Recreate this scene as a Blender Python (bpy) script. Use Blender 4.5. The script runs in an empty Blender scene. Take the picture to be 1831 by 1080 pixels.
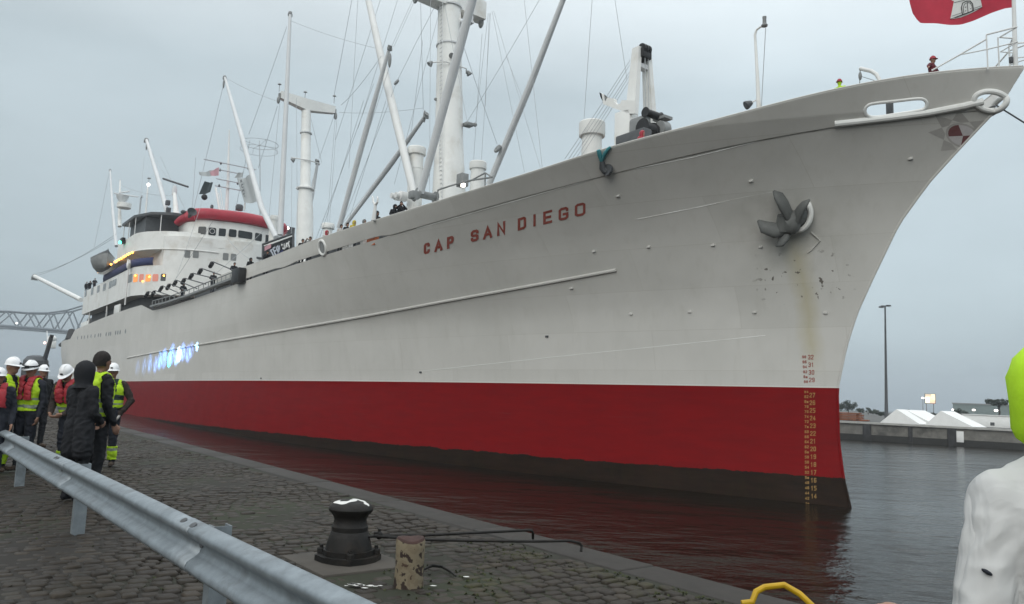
import bpy, bmesh, math, random
import numpy as np
from math import sin, cos, pi, radians, atan, sqrt
from mathutils import Vector, Matrix
random.seed(7)
scene = bpy.context.scene
COL = scene.collection

# ------------------------------------------------------------------ camera
F_PX, HORIZON, EYE = 1420.0, 703.0, 3.84          # focal length and mid-frame horizon in photo pixels, eye height above the water
ROLL = atan(.0418)                                   # the camera was held a little crooked
PITCH = atan((HORIZON - 540) * cos(ROLL) / F_PX)
cam_data = bpy.data.cameras.new('camera')
cam = bpy.data.objects.new('camera', cam_data); COL.objects.link(cam)
cam.location = (0, 0, EYE)
CF = Vector((0, cos(PITCH), sin(PITCH))); cu_ = Vector((0, -sin(PITCH), cos(PITCH))); cr_ = Vector((1, 0, 0))
CR = cr_ * cos(ROLL) + cu_ * sin(ROLL); CU = cu_ * cos(ROLL) - cr_ * sin(ROLL)
cam.rotation_euler = Matrix((CR, CU, -CF)).transposed().to_euler()
cam_data.sensor_width = 36
cam_data.lens = F_PX / 1831 * 36
cam_data.clip_start = 0.05
cam_data.clip_end = 8000
scene.camera = cam
scene.view_settings.view_transform = 'Standard'
scene.view_settings.look = 'None'
scene.view_settings.exposure = 0.6
scene.view_settings.gamma = 1.0
scene.render.resolution_x, scene.render.resolution_y = 1024, 604
try:
    scene.cycles.use_denoising = True
    scene.cycles.max_bounces = 6
    scene.cycles.volume_bounces = 0
    scene.cycles.sample_clamp_indirect = 4
except Exception:
    pass

# ------------------------------------------------------------------ sky
SUN_EL, SUN_AZ = radians(27), radians(205)          # azimuth measured from +Y (ahead) towards +X (right)
world = bpy.data.worlds.new('World'); scene.world = world
world.use_nodes = True
wn, wl = world.node_tree.nodes, world.node_tree.links
wn.clear()
def N(t, **kw):
    n = wn.new(t)
    for k, v in kw.items(): setattr(n, k, v)
    return n
out = N('ShaderNodeOutputWorld'); bg = N('ShaderNodeBackground')
sky = N('ShaderNodeTexSky', sky_type='NISHITA')
sky.sun_disc = False; sky.sun_elevation = SUN_EL; sky.sun_rotation = SUN_AZ
sky.air_density = 1.2; sky.dust_density = 3.0
tc = N('ShaderNodeTexCoord'); sep = N('ShaderNodeSeparateXYZ')
wl.new(tc.outputs['Generated'], sep.inputs[0])
ramp = N('ShaderNodeValToRGB')                      # overcast cloud deck: darker near the horizon, brightest overhead
el = ramp.color_ramp.elements
el[0].position = 0.0; el[0].color = (.205, .25, .285, 1)
el[1].position = 1.0; el[1].color = (1.30, 1.33, 1.34, 1)
for p, c in ((.04, (.245, .30, .335)), (.13, (.375, .445, .48)), (.24, (.39, .455, .485)), (.36, (.40, .465, .495)), (.60, (.86, .91, .93))):
    e = el.new(p); e.color = (*c, 1)
wl.new(sep.outputs['Z'], ramp.inputs[0])
# broad clouds
mp = N('ShaderNodeMapping'); mp.inputs['Scale'].default_value = (1.6, 1.6, 4.5)
nz = N('ShaderNodeTexNoise'); nz.inputs['Scale'].default_value = 1.7; nz.inputs['Detail'].default_value = 5; nz.inputs['Roughness'].default_value = .52
wl.new(tc.outputs['Generated'], mp.inputs[0]); wl.new(mp.outputs[0], nz.inputs[0])
cr = N('ShaderNodeMapRange'); cr.inputs['From Min'].default_value = .3; cr.inputs['From Max'].default_value = .7
cr.inputs['To Min'].default_value = .88; cr.inputs['To Max'].default_value = 1.06
wl.new(nz.outputs[0], cr.inputs[0])
# the cloud is a little thicker (darker) to the left of the view, low down
xr = N('ShaderNodeMapRange'); xr.inputs['From Min'].default_value = -.6; xr.inputs['From Max'].default_value = .5
xr.inputs['To Min'].default_value = .90; xr.inputs['To Max'].default_value = 1.10
wl.new(sep.outputs['X'], xr.inputs[0])
mul = N('ShaderNodeMath', operation='MULTIPLY'); wl.new(cr.outputs[0], mul.inputs[0]); wl.new(xr.outputs[0], mul.inputs[1])
vm = N('ShaderNodeVectorMath', operation='SCALE'); wl.new(ramp.outputs[0], vm.inputs[0]); wl.new(mul.outputs[0], vm.inputs['Scale'])
v10 = N('ShaderNodeVectorMath', operation='SCALE'); v10.inputs['Scale'].default_value = 10.0     # the Background strength below is 0.1
wl.new(vm.outputs[0], v10.inputs[0])
mix = N('ShaderNodeMix', data_type='RGBA'); mix.inputs[0].default_value = .93
wl.new(sky.outputs[0], mix.inputs[6]); wl.new(v10.outputs[0], mix.inputs[7])
wl.new(mix.outputs[2], bg.inputs[0]); bg.inputs[1].default_value = 0.1
wl.new(bg.outputs[0], out.inputs[0])

sun_d = bpy.data.lights.new('sun', 'SUN'); sun = bpy.data.objects.new('sun', sun_d); COL.objects.link(sun)
sun_d.energy = .75; sun_d.angle = radians(45); sun_d.color = (1, .97, .92)
sdir = Vector((sin(SUN_AZ) * cos(SUN_EL), cos(SUN_AZ) * cos(SUN_EL), sin(SUN_EL)))
sun.rotation_euler = sdir.to_track_quat('Z', 'Y').to_euler()

# ------------------------------------------------------------------ mapping between the photograph and the place
CAMP = Vector((0, 0, EYE))
def ray(px, py): return CF + CR * ((px - 915.5) / F_PX) - CU * ((py - 540) / F_PX)
def at_z(px, py, z):
    d = ray(px, py); return CAMP + d * ((z - EYE) / d.z)
def at_y(px, py, y):
    d = ray(px, py); return CAMP + d * (y / d.y)
QUAY = EYE - 1.60                                          # quay surface above the water
def quay_pt(px, py, h=0.0): return at_z(px, py, QUAY + h)
# ship frame: X aft from the stem at the waterline, Y to starboard (towards the quay), Z up from the water
HEAD = radians(37)
TRIM = radians(0.9)                                  # she floats deeper aft
SP0 = at_z(1522, 908, 0); SD0 = Vector((-sin(HEAD), cos(HEAD), 0)); SN = Vector((-cos(HEAD), -sin(HEAD), 0))
SD = SD0 * cos(TRIM) - Vector((0, 0, 1)) * sin(TRIM); SU = Vector((0, 0, 1)) * cos(TRIM) + SD0 * sin(TRIM)
SHIP_ROT = Matrix((SD, SN, SU)).transposed().to_euler()
def s_local(P): v = P - SP0; return Vector((v.dot(SD), v.dot(SN), v.dot(SU)))
def s_world(X, Y=None, Z=None):
    if Y is None: X, Y, Z = X
    return SP0 + SD * X + SN * Y + SU * Z
def onplane(px, py, Y=0.0):
    d = ray(px, py); t = ((SP0 - CAMP).dot(SN) + Y) / d.dot(SN); return s_local(CAMP + d * t)
def depth(X, Y, Z): return (s_world(X, Y, Z) - CAMP).dot(CF)
def project(P):
    v = P - CAMP; y = v.dot(CF)
    return 915.5 + F_PX * v.dot(CR) / y, 540 - F_PX * v.dot(CU) / y, y

def interp(x, tab):
    if x <= tab[0][0]: return tab[0][1]
    for (a, b), (c_, d_) in zip(tab, tab[1:]):
        if x <= c_: return b + (d_ - b) * (x - a) / (c_ - a)
    return tab[-1][1]
STEM = sorted((v.z, v.x) for v in (onplane(*q) for q in ((1522, 908), (1510, 858), (1501, 790), (1498.5, 695), (1514, 620), (1533, 560), (1560, 500), (1608, 400), (1660, 328), (1703, 280), (1745, 235), (1790, 188), (1829, 125))))
STEM = [(-4, .4), (-1, -.2)] + STEM + [(STEM[-1][0] + 1, STEM[-1][1] - .5)]
def stem_x(z): return interp(z, STEM)
LEN = [(-3, 58), (0, 60), (4.6, 58), (8, 53), (11, 46), (13.5, 39), (15.6, 36.5)]
POW = [(-3, 2.2), (0, 2.4), (4.6, 2.2), (8, 2.15), (11, 2.5), (13.5, 2.9), (15.6, 3.65)]
STERN = 152.0
def hull_b(X, z):
    x0 = stem_x(z); u = (X - x0) / interp(z, LEN)
    if u <= 0: return 0.0
    B = 10.6
    b = B if u >= 1 else B * (1 - (1 - u) ** interp(z, POW))
    xa = interp(z, [(-3, 95), (0, 100), (4.6, 108), (9, 116), (13, 120)])
    xe = interp(z, [(-3, 146), (0, 147), (4.6, 149), (9, 151.5), (13, STERN)])
    if X > xa:
        v = min((X - xa) / (xe - xa), 1)
        b *= max(1 - v ** 2.4, 0) ** .75
    return b
def hull_hit(px, py, off=0.0):
    """ship-frame point where the line of sight of a photo pixel meets the starboard shell"""
    d = ray(px, py); prev = None; t0 = 15.0; t = t0
    def g(t):
        L = s_local(CAMP + d * t); return L.y - hull_b(L.x, L.z) - off
    step = .5
    while t < 260:
        v = g(t)
        if prev is not None and prev > 0 and v <= 0:
            a, b = t - step, t
            for _ in range(30):
                m = (a + b) / 2
                if g(m) > 0: a = m
                else: b = m
            return s_local(CAMP + d * b)
        prev = v; t += step
    return None

# ------------------------------------------------------------------ mesh collector
class MB:
    def __init__(s): s.v = []; s.f = []; s.m = []
    def add(s, vs, fs, mi=0):
        o = len(s.v); s.v += [tuple(p) for p in vs]
        s.f += [tuple(i + o for i in f) for f in fs]; s.m += [mi] * len(fs); return s
    def box(s, lo, hi, mi=0, M=None, bev=0):
        (x0, y0, z0), (x1, y1, z1) = lo, hi
        if bev <= 0:
            vs = [(x0, y0, z0), (x1, y0, z0), (x1, y1, z0), (x0, y1, z0), (x0, y0, z1), (x1, y0, z1), (x1, y1, z1), (x0, y1, z1)]
            fs = [(0, 3, 2, 1), (4, 5, 6, 7), (0, 1, 5, 4), (1, 2, 6, 5), (2, 3, 7, 6), (3, 0, 4, 7)]
        else:
            bm = bmesh.new(); bmesh.ops.create_cube(bm, size=1)
            bmesh.ops.scale(bm, vec=(x1 - x0, y1 - y0, z1 - z0), verts=bm.verts)
            bmesh.ops.bevel(bm, geom=bm.edges[:], offset=bev, segments=2, affect='EDGES', profile=.5)
            bmesh.ops.translate(bm, vec=((x0 + x1) / 2, (y0 + y1) / 2, (z0 + z1) / 2), verts=bm.verts)
            bm.verts.index_update(); vs = [v.co[:] for v in bm.verts]; fs = [[v.index for v in f.verts] for f in bm.faces]; bm.free()
        if M is not None: vs = [M @ Vector(p) for p in vs]
        return s.add(vs, fs, mi)
    def tube(s, pts, r, n=8, mi=0, cap=True, flat=1.0, up=None):
        """round bar through pts; r a number or one per point; flat squashes it sideways"""
        pts = [Vector(p) for p in pts]; k = len(pts)
        rs = r if isinstance(r, (list, tuple)) else [r] * k
        vs = []; fs = []
        ref = Vector(up) if up else None; pa = None
        for i, p in enumerate(pts):
            t = (pts[min(i + 1, k - 1)] - pts[max(i - 1, 0)]).normalized()
            if pa is None:
                q = ref or (Vector((0, 0, 1)) if abs(t.z) < .9 else Vector((1, 0, 0)))
                a = (q - t * q.dot(t)).normalized()
            else:
                a = (pa - t * pa.dot(t)).normalized()
            pa = a; b = t.cross(a)
            for j in range(n):
                w = 2 * pi * j / n
                vs.append(p + a * (cos(w) * rs[i]) + b * (sin(w) * rs[i] * flat))
        for i in range(k - 1):
            for j in range(n):
                fs.append((i * n + j, i * n + (j + 1) % n, (i + 1) * n + (j + 1) % n, (i + 1) * n + j))
        if cap:
            fs.append(tuple(range(n - 1, -1, -1))); fs.append(tuple((k - 1) * n + j for j in range(n)))
        return s.add(vs, fs, mi)
    def lathe(s, prof, c=(0, 0, 0), n=16, mi=0, M=None):
        """profile of (r, z) turned round the vertical through c"""
        vs = []; fs = []; k = len(prof)
        for r, z in prof:
            for j in range(n):
                w = 2 * pi * j / n; vs.append(Vector((r * cos(w), r * sin(w), z)))
        for i in range(k - 1):
            for j in range(n):
                fs.append((i * n + j, i * n + (j + 1) % n, (i + 1) * n + (j + 1) % n, (i + 1) * n + j))
        if prof[0][0] > 1e-4: fs.append(tuple(range(n - 1, -1, -1)))
        if prof[-1][0] > 1e-4: fs.append(tuple((k - 1) * n + j for j in range(n)))
        if M is not None: vs = [M @ v for v in vs]
        vs = [v + Vector(c) for v in vs]
        return s.add(vs, fs, mi)
    def ball(s, c, r, n=10, m=6, mi=0, M=None):
        if not isinstance(r, (tuple, list)): r = (r, r, r)
        vs = []; fs = []
        for i in range(m + 1):
            a = pi * i / m
            for j in range(n):
                w = 2 * pi * j / n
                vs.append(Vector((r[0] * sin(a) * cos(w), r[1] * sin(a) * sin(w), -r[2] * cos(a))))
        for i in range(m):
            for j in range(n):
                q = (i * n + j, i * n + (j + 1) % n, (i + 1) * n + (j + 1) % n, (i + 1) * n + j)
                fs.append(q)
        if M is not None: vs = [M @ v for v in vs]
        vs = [v + Vector(c) for v in vs]
        return s.add(vs, fs, mi)
    def prism(s, poly, z0, z1, mi=0, mtop=None):
        n = len(poly); vs = [(x, y, z0) for x, y in poly] + [(x, y, z1) for x, y in poly]
        fs = [(i, (i + 1) % n, n + (i + 1) % n, n + i) for i in range(n)]
        s.add(vs, fs + [tuple(range(n - 1, -1, -1))], mi)
        return s.add(vs, [tuple(range(n, 2 * n))], mi if mtop is None else mtop)
    def sheet(s, grid, mi=0):
        k = len(grid); n = len(grid[0]); vs = [p for r in grid for p in r]
        fs = [(i * n + j, i * n + j + 1, (i + 1) * n + j + 1, (i + 1) * n + j) for i in range(k - 1) for j in range(n - 1)]
        return s.add(vs, fs, mi)
    def build(s, name, mats, parent=None, sharp=35, fix=True):
        me = bpy.data.meshes.new(name); me.from_pydata([tuple(p) for p in s.v], [], s.f)
        if not isinstance(mats, (list, tuple)): mats = [mats]
        for m_ in mats: me.materials.append(m_)
        me.polygons.foreach_set('material_index', s.m)
        if fix:
            bm = bmesh.new(); bm.from_mesh(me)
            bmesh.ops.remove_doubles(bm, verts=bm.verts, dist=1e-5)
            bmesh.ops.dissolve_degenerate(bm, edges=bm.edges, dist=1e-6)
            bmesh.ops.recalc_face_normals(bm, faces=bm.faces)
            bm.to_mesh(me); bm.free()
        me.update()
        if sharp:
            me.shade_smooth(); me.set_sharp_from_angle(angle=radians(sharp))
        o = bpy.data.objects.new(name, me); COL.objects.link(o)
        if parent: o.parent = parent
        return o

def tag(o, label=None, cat=None, group=None, kind=None):
    if label: o['label'] = label
    if cat: o['category'] = cat
    if group: o['group'] = group
    if kind: o['kind'] = kind
    return o
def empty(name, loc, rz=0.0, label=None, cat=None, group=None):
    o = bpy.data.objects.new(name, None); COL.objects.link(o)
    o.location = loc; o.rotation_euler = (0, 0, rz) if isinstance(rz, (int, float)) else rz; o.empty_display_size = .2
    return tag(o, label, cat, group)

# ------------------------------------------------------------------ materials
def new_mat(name):
    m_ = bpy.data.materials.new(name); m_.use_nodes = True
    nt = m_.node_tree; return m_, nt, nt.nodes['Principled BSDF']
def paint(name, col, rough=.5, var=.12, scale=3.0, metal=0.0, bump=0.0, dirt=None, dscale=1.2, coat=0.0):
    """plain coating with an uneven tone and, if dirt is given, patches of that colour"""
    m_, nt, p = new_mat(name); L = nt.links
    tc_ = nt.nodes.new('ShaderNodeTexCoord')
    n1 = nt.nodes.new('ShaderNodeTexNoise'); n1.inputs['Scale'].default_value = scale; n1.inputs['Detail'].default_value = 6; n1.inputs['Roughness'].default_value = .6
    L.new(tc_.outputs['Object'], n1.inputs['Vector'])
    r1 = nt.nodes.new('ShaderNodeValToRGB'); e_ = r1.color_ramp.elements
    e_[0].position = .3; e_[1].position = .7
    e_[0].color = (*[c * (1 - var) for c in col], 1); e_[1].color = (*[min(c * (1 + var * .6), 1) for c in col], 1)
    L.new(n1.outputs[0], r1.inputs[0]); last = r1.outputs[0]
    if dirt:
        n2 = nt.nodes.new('ShaderNodeTexNoise'); n2.inputs['Scale'].default_value = dscale; n2.inputs['Detail'].default_value = 8; n2.inputs['Roughness'].default_value = .65
        L.new(tc_.outputs['Object'], n2.inputs['Vector'])
        r2 = nt.nodes.new('ShaderNodeMapRange'); r2.inputs['From Min'].default_value = .52; r2.inputs['From Max'].default_value = .68; r2.inputs['To Max'].default_value = .8
        L.new(n2.outputs[0], r2.inputs[0])
        mx = nt.nodes.new('ShaderNodeMix'); mx.data_type = 'RGBA'; mx.inputs[7].default_value = (*dirt, 1)
        L.new(r2.outputs[0], mx.inputs[0]); L.new(last, mx.inputs[6]); last = mx.outputs[2]
    L.new(last, p.inputs['Base Color'])
    p.inputs['Roughness'].default_value = rough; p.inputs['Metallic'].default_value = metal
    p.inputs['Coat Weight'].default_value = coat; p.inputs['Specular IOR Level'].default_value = .3
    if bump:
        b_ = nt.nodes.new('ShaderNodeBump'); b_.inputs['Strength'].default_value = bump; b_.inputs['Distance'].default_value = .02
        L.new(n1.outputs[0], b_.inputs['Height']); L.new(b_.outputs[0], p.inputs['Normal'])
    return m_
def emit(name, col, s):
    m_, nt, p = new_mat(name)
    p.inputs['Base Color'].default_value = (*[min(c, 1) * .5 for c in col], 1)
    p.inputs['Emission Color'].default_value = (*col, 1); p.inputs['Emission Strength'].default_value = s
    return m_
M = {}
M['white'] = paint('ship_white_paint', (.72, .73, .71), .45, .08, .8, dirt=(.55, .53, .48), dscale=.5)
M['boom'] = paint('boom_grey_paint', (.58, .60, .61), .5, .08, .8)
M['post'] = paint('light_grey_paint', (.66, .67, .66), .5, .08, .6)
M['grey'] = paint('grey_paint', (.22, .23, .23), .5, .15, 3)
M['dgrey'] = paint('dark_grey_paint', (.075, .08, .085), .5, .2, 3)
M['black'] = paint('black_paint', (.02, .02, .021), .5, .2, 3)
M['red'] = paint('roof_red_paint', (.36, .03, .05), .45, .12, 2)
M['deckred'] = paint('deck_paint', (.16, .12, .10), .7, .2, 1)
M['wire'] = paint('steel_wire', (.36, .385, .40), .5, .1, 5)
M['glass'] = paint('window_glass', (.025, .03, .032), .08, .2, .4)
M['glassgrey'] = paint('curtained_window_glass', (.20, .21, .21), .15, .2, .6)
M['steel'] = paint('galvanised_steel', (.25, .285, .31), .5, .24, 9, metal=.5, dirt=(.17, .185, .195), dscale=5)
M['iron'] = paint('cast_iron_black', (.009, .008, .007), .6, .4, 12, bump=.5, dirt=(.022, .016, .011), dscale=6)
M['rust'] = paint('rusty_steel', (.14, .055, .03), .8, .5, 6, bump=.4)
M['blue'] = paint('blue_canvas', (.035, .045, .12), .8, .2, 2)
M['orange'] = emit('orange_lamp', (1.0, .42, .06), 5)
M['green_light'] = emit('green_lamp', (.1, 1.0, .55), 2.5)
M['white_light'] = emit('white_lamp', (1.0, .93, .85), 3)
M['pink_light'] = emit('pink_lamp', (1.0, .55, .45), 3)
M['redmark'] = paint('red_lettering', (.30, .075, .055), .6, .2, 4)
M['yellowmark'] = paint('yellow_lettering', (.33, .20, .06), .6, .2, 4)
M['anchor'] = paint('anchor_grey_paint', (.12, .125, .12), .55, .2, 2)
M['concrete'] = paint('concrete', (.07, .063, .054), .8, .25, 3, bump=.3, dirt=(.036, .032, .027), dscale=.9)
# ================================================================== SETTING: water, quay, far bank
def struct(o, kind='structure'): o['kind'] = kind; return o
QE = quay_pt(1080, 987); QD = (quay_pt(500, 836) - QE).normalized(); QE = QE - QD * 1.9; QE.z = 0; QN = Vector((-QD.y, QD.x, 0))   # quay edge point, along (away), inland
def q_pt(s, n, z=0.0): return QE + QD * s + QN * n + Vector((0, 0, QUAY + z))
QROT = math.atan2(QD.y, QD.x)

# water
m_, nt, p = new_mat('harbour_water'); L = nt.links
tcw = nt.nodes.new('ShaderNodeTexCoord')
def noise(sc, stretch, rot=0.0, det=3.0, rough=.5):
    mp_ = nt.nodes.new('ShaderNodeMapping'); mp_.inputs['Scale'].default_value = (sc * stretch, sc, sc); mp_.inputs['Rotation'].default_value = (0, 0, rot)
    n_ = nt.nodes.new('ShaderNodeTexNoise'); n_.inputs['Scale'].default_value = 1; n_.inputs['Detail'].default_value = det; n_.inputs['Roughness'].default_value = rough
    L.new(tcw.outputs['Object'], mp_.inputs[0]); L.new(mp_.outputs[0], n_.inputs['Vector']); return n_
n1 = noise(1.9, .55, .5, 4, .55); n2 = noise(.45, .6, .2, 2); n3 = noise(.06, .35, -.3, 3)
a1 = nt.nodes.new('ShaderNodeMath'); a1.operation = 'MULTIPLY_ADD'; a1.inputs[1].default_value = .35
L.new(n1.outputs[0], a1.inputs[0]); L.new(n2.outputs[0], a1.inputs[2])
# calm and ruffled patches
rr = nt.nodes.new('ShaderNodeMapRange'); rr.inputs['From Min'].default_value = .35; rr.inputs['From Max'].default_value = .65
rr.inputs['To Min'].default_value = .25; rr.inputs['To Max'].default_value = .75; L.new(n3.outputs[0], rr.inputs[0])
b_ = nt.nodes.new('ShaderNodeBump'); b_.inputs['Distance'].default_value = .46
L.new(rr.outputs[0], b_.inputs['Strength']); L.new(a1.outputs[0], b_.inputs['Height']); L.new(b_.outputs[0], p.inputs['Normal'])
p.inputs['Base Color'].default_value = (.009, .0065, .004, 1); p.inputs['Specular IOR Level'].default_value = .155; p.inputs['Roughness'].default_value = .15; p.inputs['IOR'].default_value = 1.33
M['water'] = m_
w = MB(); w.add([(-900, -60, 0), (900, -60, 0), (900, 1500, 0), (-900, 1500, 0)], [(0, 1, 2, 3)])
struct(w.build('water', M['water'], sharp=None))

# quay: ground base (earth and moss between the setts), wall, kerb
m_, nt, p = new_mat('joint_earth_and_moss'); L = nt.links
tcg = nt.nodes.new('ShaderNodeTexCoord')
nn = nt.nodes.new('ShaderNodeTexNoise'); nn.inputs['Scale'].default_value = .55; nn.inputs['Detail'].default_value = 7; L.new(tcg.outputs['Object'], nn.inputs['Vector'])
rp = nt.nodes.new('ShaderNodeValToRGB'); e_ = rp.color_ramp.elements
e_[0].position = .42; e_[0].color = (.012, .0095, .0065, 1); e_[1].position = .62; e_[1].color = (.014, .018, .005, 1)
L.new(nn.outputs[0], rp.inputs[0]); L.new(rp.outputs[0], p.inputs['Base Color']); p.inputs['Roughness'].default_value = .9
M['earth'] = m_
g = MB()
pts = [q_pt(-40, .47), q_pt(600, .47), q_pt(600, 260), q_pt(-40, 260)]
poly = [(v.x, v.y) for v in pts]
g.prism(poly, -3, QUAY - .012)
struct(g.build('ground', M['earth'], sharp=None))
wm = MB()
for s in np.arange(-30, 300, 6.0):
    a, b = q_pt(s + .01, .04), q_pt(s + 5.99, .04); c, d_ = q_pt(s + 5.99, .46), q_pt(s + .01, .46)
    wm.prism([(v.x, v.y) for v in (a, b, c, d_)], -3, QUAY - .32)
struct(wm.build('quay_wall', M['concrete'], sharp=None))
M['kerb'] = paint('kerb_concrete', (.026, .0225, .019), .6, .22, 5, bump=.25, dirt=(.015, .0125, .01), dscale=2.0)
km = MB()
for s in np.arange(-30, 200, 2.4):
    ln = 2.4 - .012
    Mx = Matrix.Translation(q_pt(s, 0)) @ Matrix.Rotation(QROT, 4, 'Z')
    km.box((0, 0, -.32), (ln, .50, random.uniform(-.004, .004)), 0, Mx, bev=.022)
struct(km.build('kerb', M['kerb'], sharp=50))

# setts: every stone a cushion of its own, all one paved surface
m_, nt, p = new_mat('wet_stone_setts'); L = nt.links
tcs = nt.nodes.new('ShaderNodeTexCoord'); at = nt.nodes.new('ShaderNodeAttribute'); at.attribute_name = 'tone'
rp = nt.nodes.new('ShaderNodeValToRGB'); e_ = rp.color_ramp.elements
e_[0].color = (.014, .0100, .0066, 1); e_[1].color = (.038, .0295, .0205, 1)
e2 = e_.new(.55); e2.color = (.0235, .0180, .0125, 1)
L.new(at.outputs['Fac'], rp.inputs[0])
nf = nt.nodes.new('ShaderNodeTexNoise'); nf.inputs['Scale'].default_value = 28; nf.inputs['Detail'].default_value = 5; L.new(tcs.outputs['Object'], nf.inputs['Vector'])
mr = nt.nodes.new('ShaderNodeMapRange'); mr.inputs['To Min'].default_value = .6; mr.inputs['To Max'].default_value = 1.4; L.new(nf.outputs[0], mr.inputs[0])
sc_ = nt.nodes.new('ShaderNodeVectorMath'); sc_.operation = 'SCALE'; L.new(rp.outputs[0], sc_.inputs[0]); L.new(mr.outputs[0], sc_.inputs['Scale'])
# moss creeping over some stones, mostly along the outer edge of the quay
nm = nt.nodes.new('ShaderNodeTexNoise'); nm.inputs['Scale'].default_value = 1.1; nm.inputs['Detail'].default_value = 8; nm.inputs['Roughness'].default_value = .7; L.new(tcs.outputs['Object'], nm.inputs['Vector'])
mm = nt.nodes.new('ShaderNodeMapRange'); mm.inputs['From Min'].default_value = .52; mm.inputs['From Max'].default_value = .66; mm.inputs['To Max'].default_value = .75
L.new(nm.outputs[0], mm.inputs[0])
at2 = nt.nodes.new('ShaderNodeAttribute'); at2.attribute_name = 'moss'
ml = nt.nodes.new('ShaderNodeMath'); ml.operation = 'MULTIPLY'; L.new(mm.outputs[0], ml.inputs[0]); L.new(at2.outputs['Fac'], ml.inputs[1])
mx = nt.nodes.new('ShaderNodeMix'); mx.data_type = 'RGBA'; mx.inputs[7].default_value = (.030, .029, .005, 1)
L.new(ml.outputs[0], mx.inputs[0]); L.new(sc_.outputs[0], mx.inputs[6]); L.new(mx.outputs[2], p.inputs['Base Color'])
rg = nt.nodes.new('ShaderNodeMapRange'); rg.inputs['To Min'].default_value = .42; rg.inputs['To Max'].default_value = .75; L.new(nf.outputs[0], rg.inputs[0]); L.new(rg.outputs[0], p.inputs['Roughness'])
bb = nt.nodes.new('ShaderNodeBump'); bb.inputs['Strength'].default_value = .5; bb.inputs['Distance'].default_value = .01; L.new(nf.outputs[0], bb.inputs['Height']); L.new(bb.outputs[0], p.inputs['Normal'])
p.inputs['Specular IOR Level'].default_value = .3
M['setts'] = m_
rng = np.random.default_rng(3)
V = []; Fc = []; TONE = []; MOSS = []
ring = 8
ang = (np.arange(ring) + .5) / ring * 2 * pi
def superell(a): return np.sign(np.cos(a)) * np.abs(np.cos(a)) ** .45, np.sign(np.sin(a)) * np.abs(np.sin(a)) ** .45
cx, cy = superell(ang)
s = -3.6; row = 0; nv = 0
pad_c = quay_pt(622, 1000)
while s < 36:
    ds = rng.uniform(.118, .152)
    n = .53 + rng.uniform(0, .2); 
    nmax = 13.0
    while n < nmax:
        dn = rng.uniform(.125, .205)
        s0, n0 = s + ds / 2, n + dn / 2
        wob = .05 * sin(n0 * 1.3 + row * .2) + .03 * sin(n0 * 3.1)
        c = q_pt(s0 + wob, n0)
        n += dn
        X, Y, D = project(c)
        if D < 1.6 or X < -160 or X > 1980 or Y > 1350: continue
        hs, hn = ds / 2 - .008, dn / 2 - .008
        jit = 1 + rng.uniform(-.09, .09, ring)
        th = rng.normal(0, .06)
        tilt = rng.normal(0, .035, 2); dz = rng.normal(0, .006)
        us, un = cx * hs * jit, cy * hn * jit
        us, un = us * cos(th) - un * sin(th), us * sin(th) + un * cos(th)
        und = .012 * sin(c.x * 1.7) * sin(c.y * 1.1)
        for k, z in ((1.0, -.03), (.97, -.009), (.86, .001), (.55, .004)):
            zz = z + dz + und + (us * tilt[0] + un * tilt[1]) * k
            px_ = c.x + QD.x * us * k + QN.x * un * k; py_ = c.y + QD.y * us * k + QN.y * un * k
            V.append(np.stack([px_, py_, QUAY - .004 + zz], 1))
        for r in range(3):
            for j in range(ring):
                Fc.append((nv + r * ring + j, nv + r * ring + (j + 1) % ring, nv + (r + 1) * ring + (j + 1) % ring, nv + (r + 1) * ring + j))
        Fc.append(tuple(nv + 3 * ring + j for j in range(ring)))
        nv += 4 * ring
        near_edge = max(0, 1 - abs(n0 - 1.1) / 2.0) * max(0, 1 - abs(s0 - 1.2) / 3.8)
        TONE += [float(np.clip(rng.normal(.45, .22), 0, 1))] * (4 * ring)
        MOSS += [float(.15 + 1.5 * near_edge)] * (4 * ring)
    s += ds; row += 1
V = np.concatenate(V)
# flatter winding: QD x QN may point down, fixed by recalculating below
me = bpy.data.meshes.new('cobblestones'); me.from_pydata(V.tolist(), [], Fc)
for nm_, dat in (('tone', TONE), ('moss', MOSS)):
    a_ = me.attributes.new(nm_, 'FLOAT', 'POINT'); a_.data.foreach_set('value', np.array(dat, dtype=np.float32))
me.materials.append(M['setts'])
bm = bmesh.new(); bm.from_mesh(me)
bmesh.ops.recalc_face_normals(bm, faces=bm.faces)
bm.to_mesh(me); bm.free(); me.shade_smooth()
o = bpy.data.objects.new('cobblestones', me); COL.objects.link(o); struct(o)

# moss tufts growing in the joints between bollard and edge: countless, one object
m_, nt, p = new_mat('moss_and_grass'); 
p.inputs['Base Color'].default_value = (.030, .037, .008, 1); p.inputs['Roughness'].default_value = .9
mb = MB()
for i in range(1500):
    s_, n_ = rng.normal(.6, 1.6), abs(rng.normal(0, 1.0)) + .54
    if rng.uniform() < .25: s_, n_ = rng.uniform(-3, 16), rng.uniform(.4, 7)
    # keep to clumps
    if sin(s_ * 3.1 + 1.3 * n_) + sin(n_ * 4.3 - s_) < -.1: continue
    c = q_pt(s_, n_, -.008)
    for k in range(3):
        a = rng.uniform(0, 2 * pi); h = rng.uniform(.006, .022); r = rng.uniform(.008, .022)
        d1 = Vector((cos(a), sin(a), 0)) * r; d2 = Vector((-sin(a), cos(a), 0)) * r * .8
        mb.add([c - d2, c + d2, c + d1 + Vector((0, 0, h))], [(0, 1, 2)])
tag(mb.build('moss', m_, sharp=None, fix=False), 'green moss growing between the setts near the quay edge', 'moss', kind='stuff')

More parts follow.
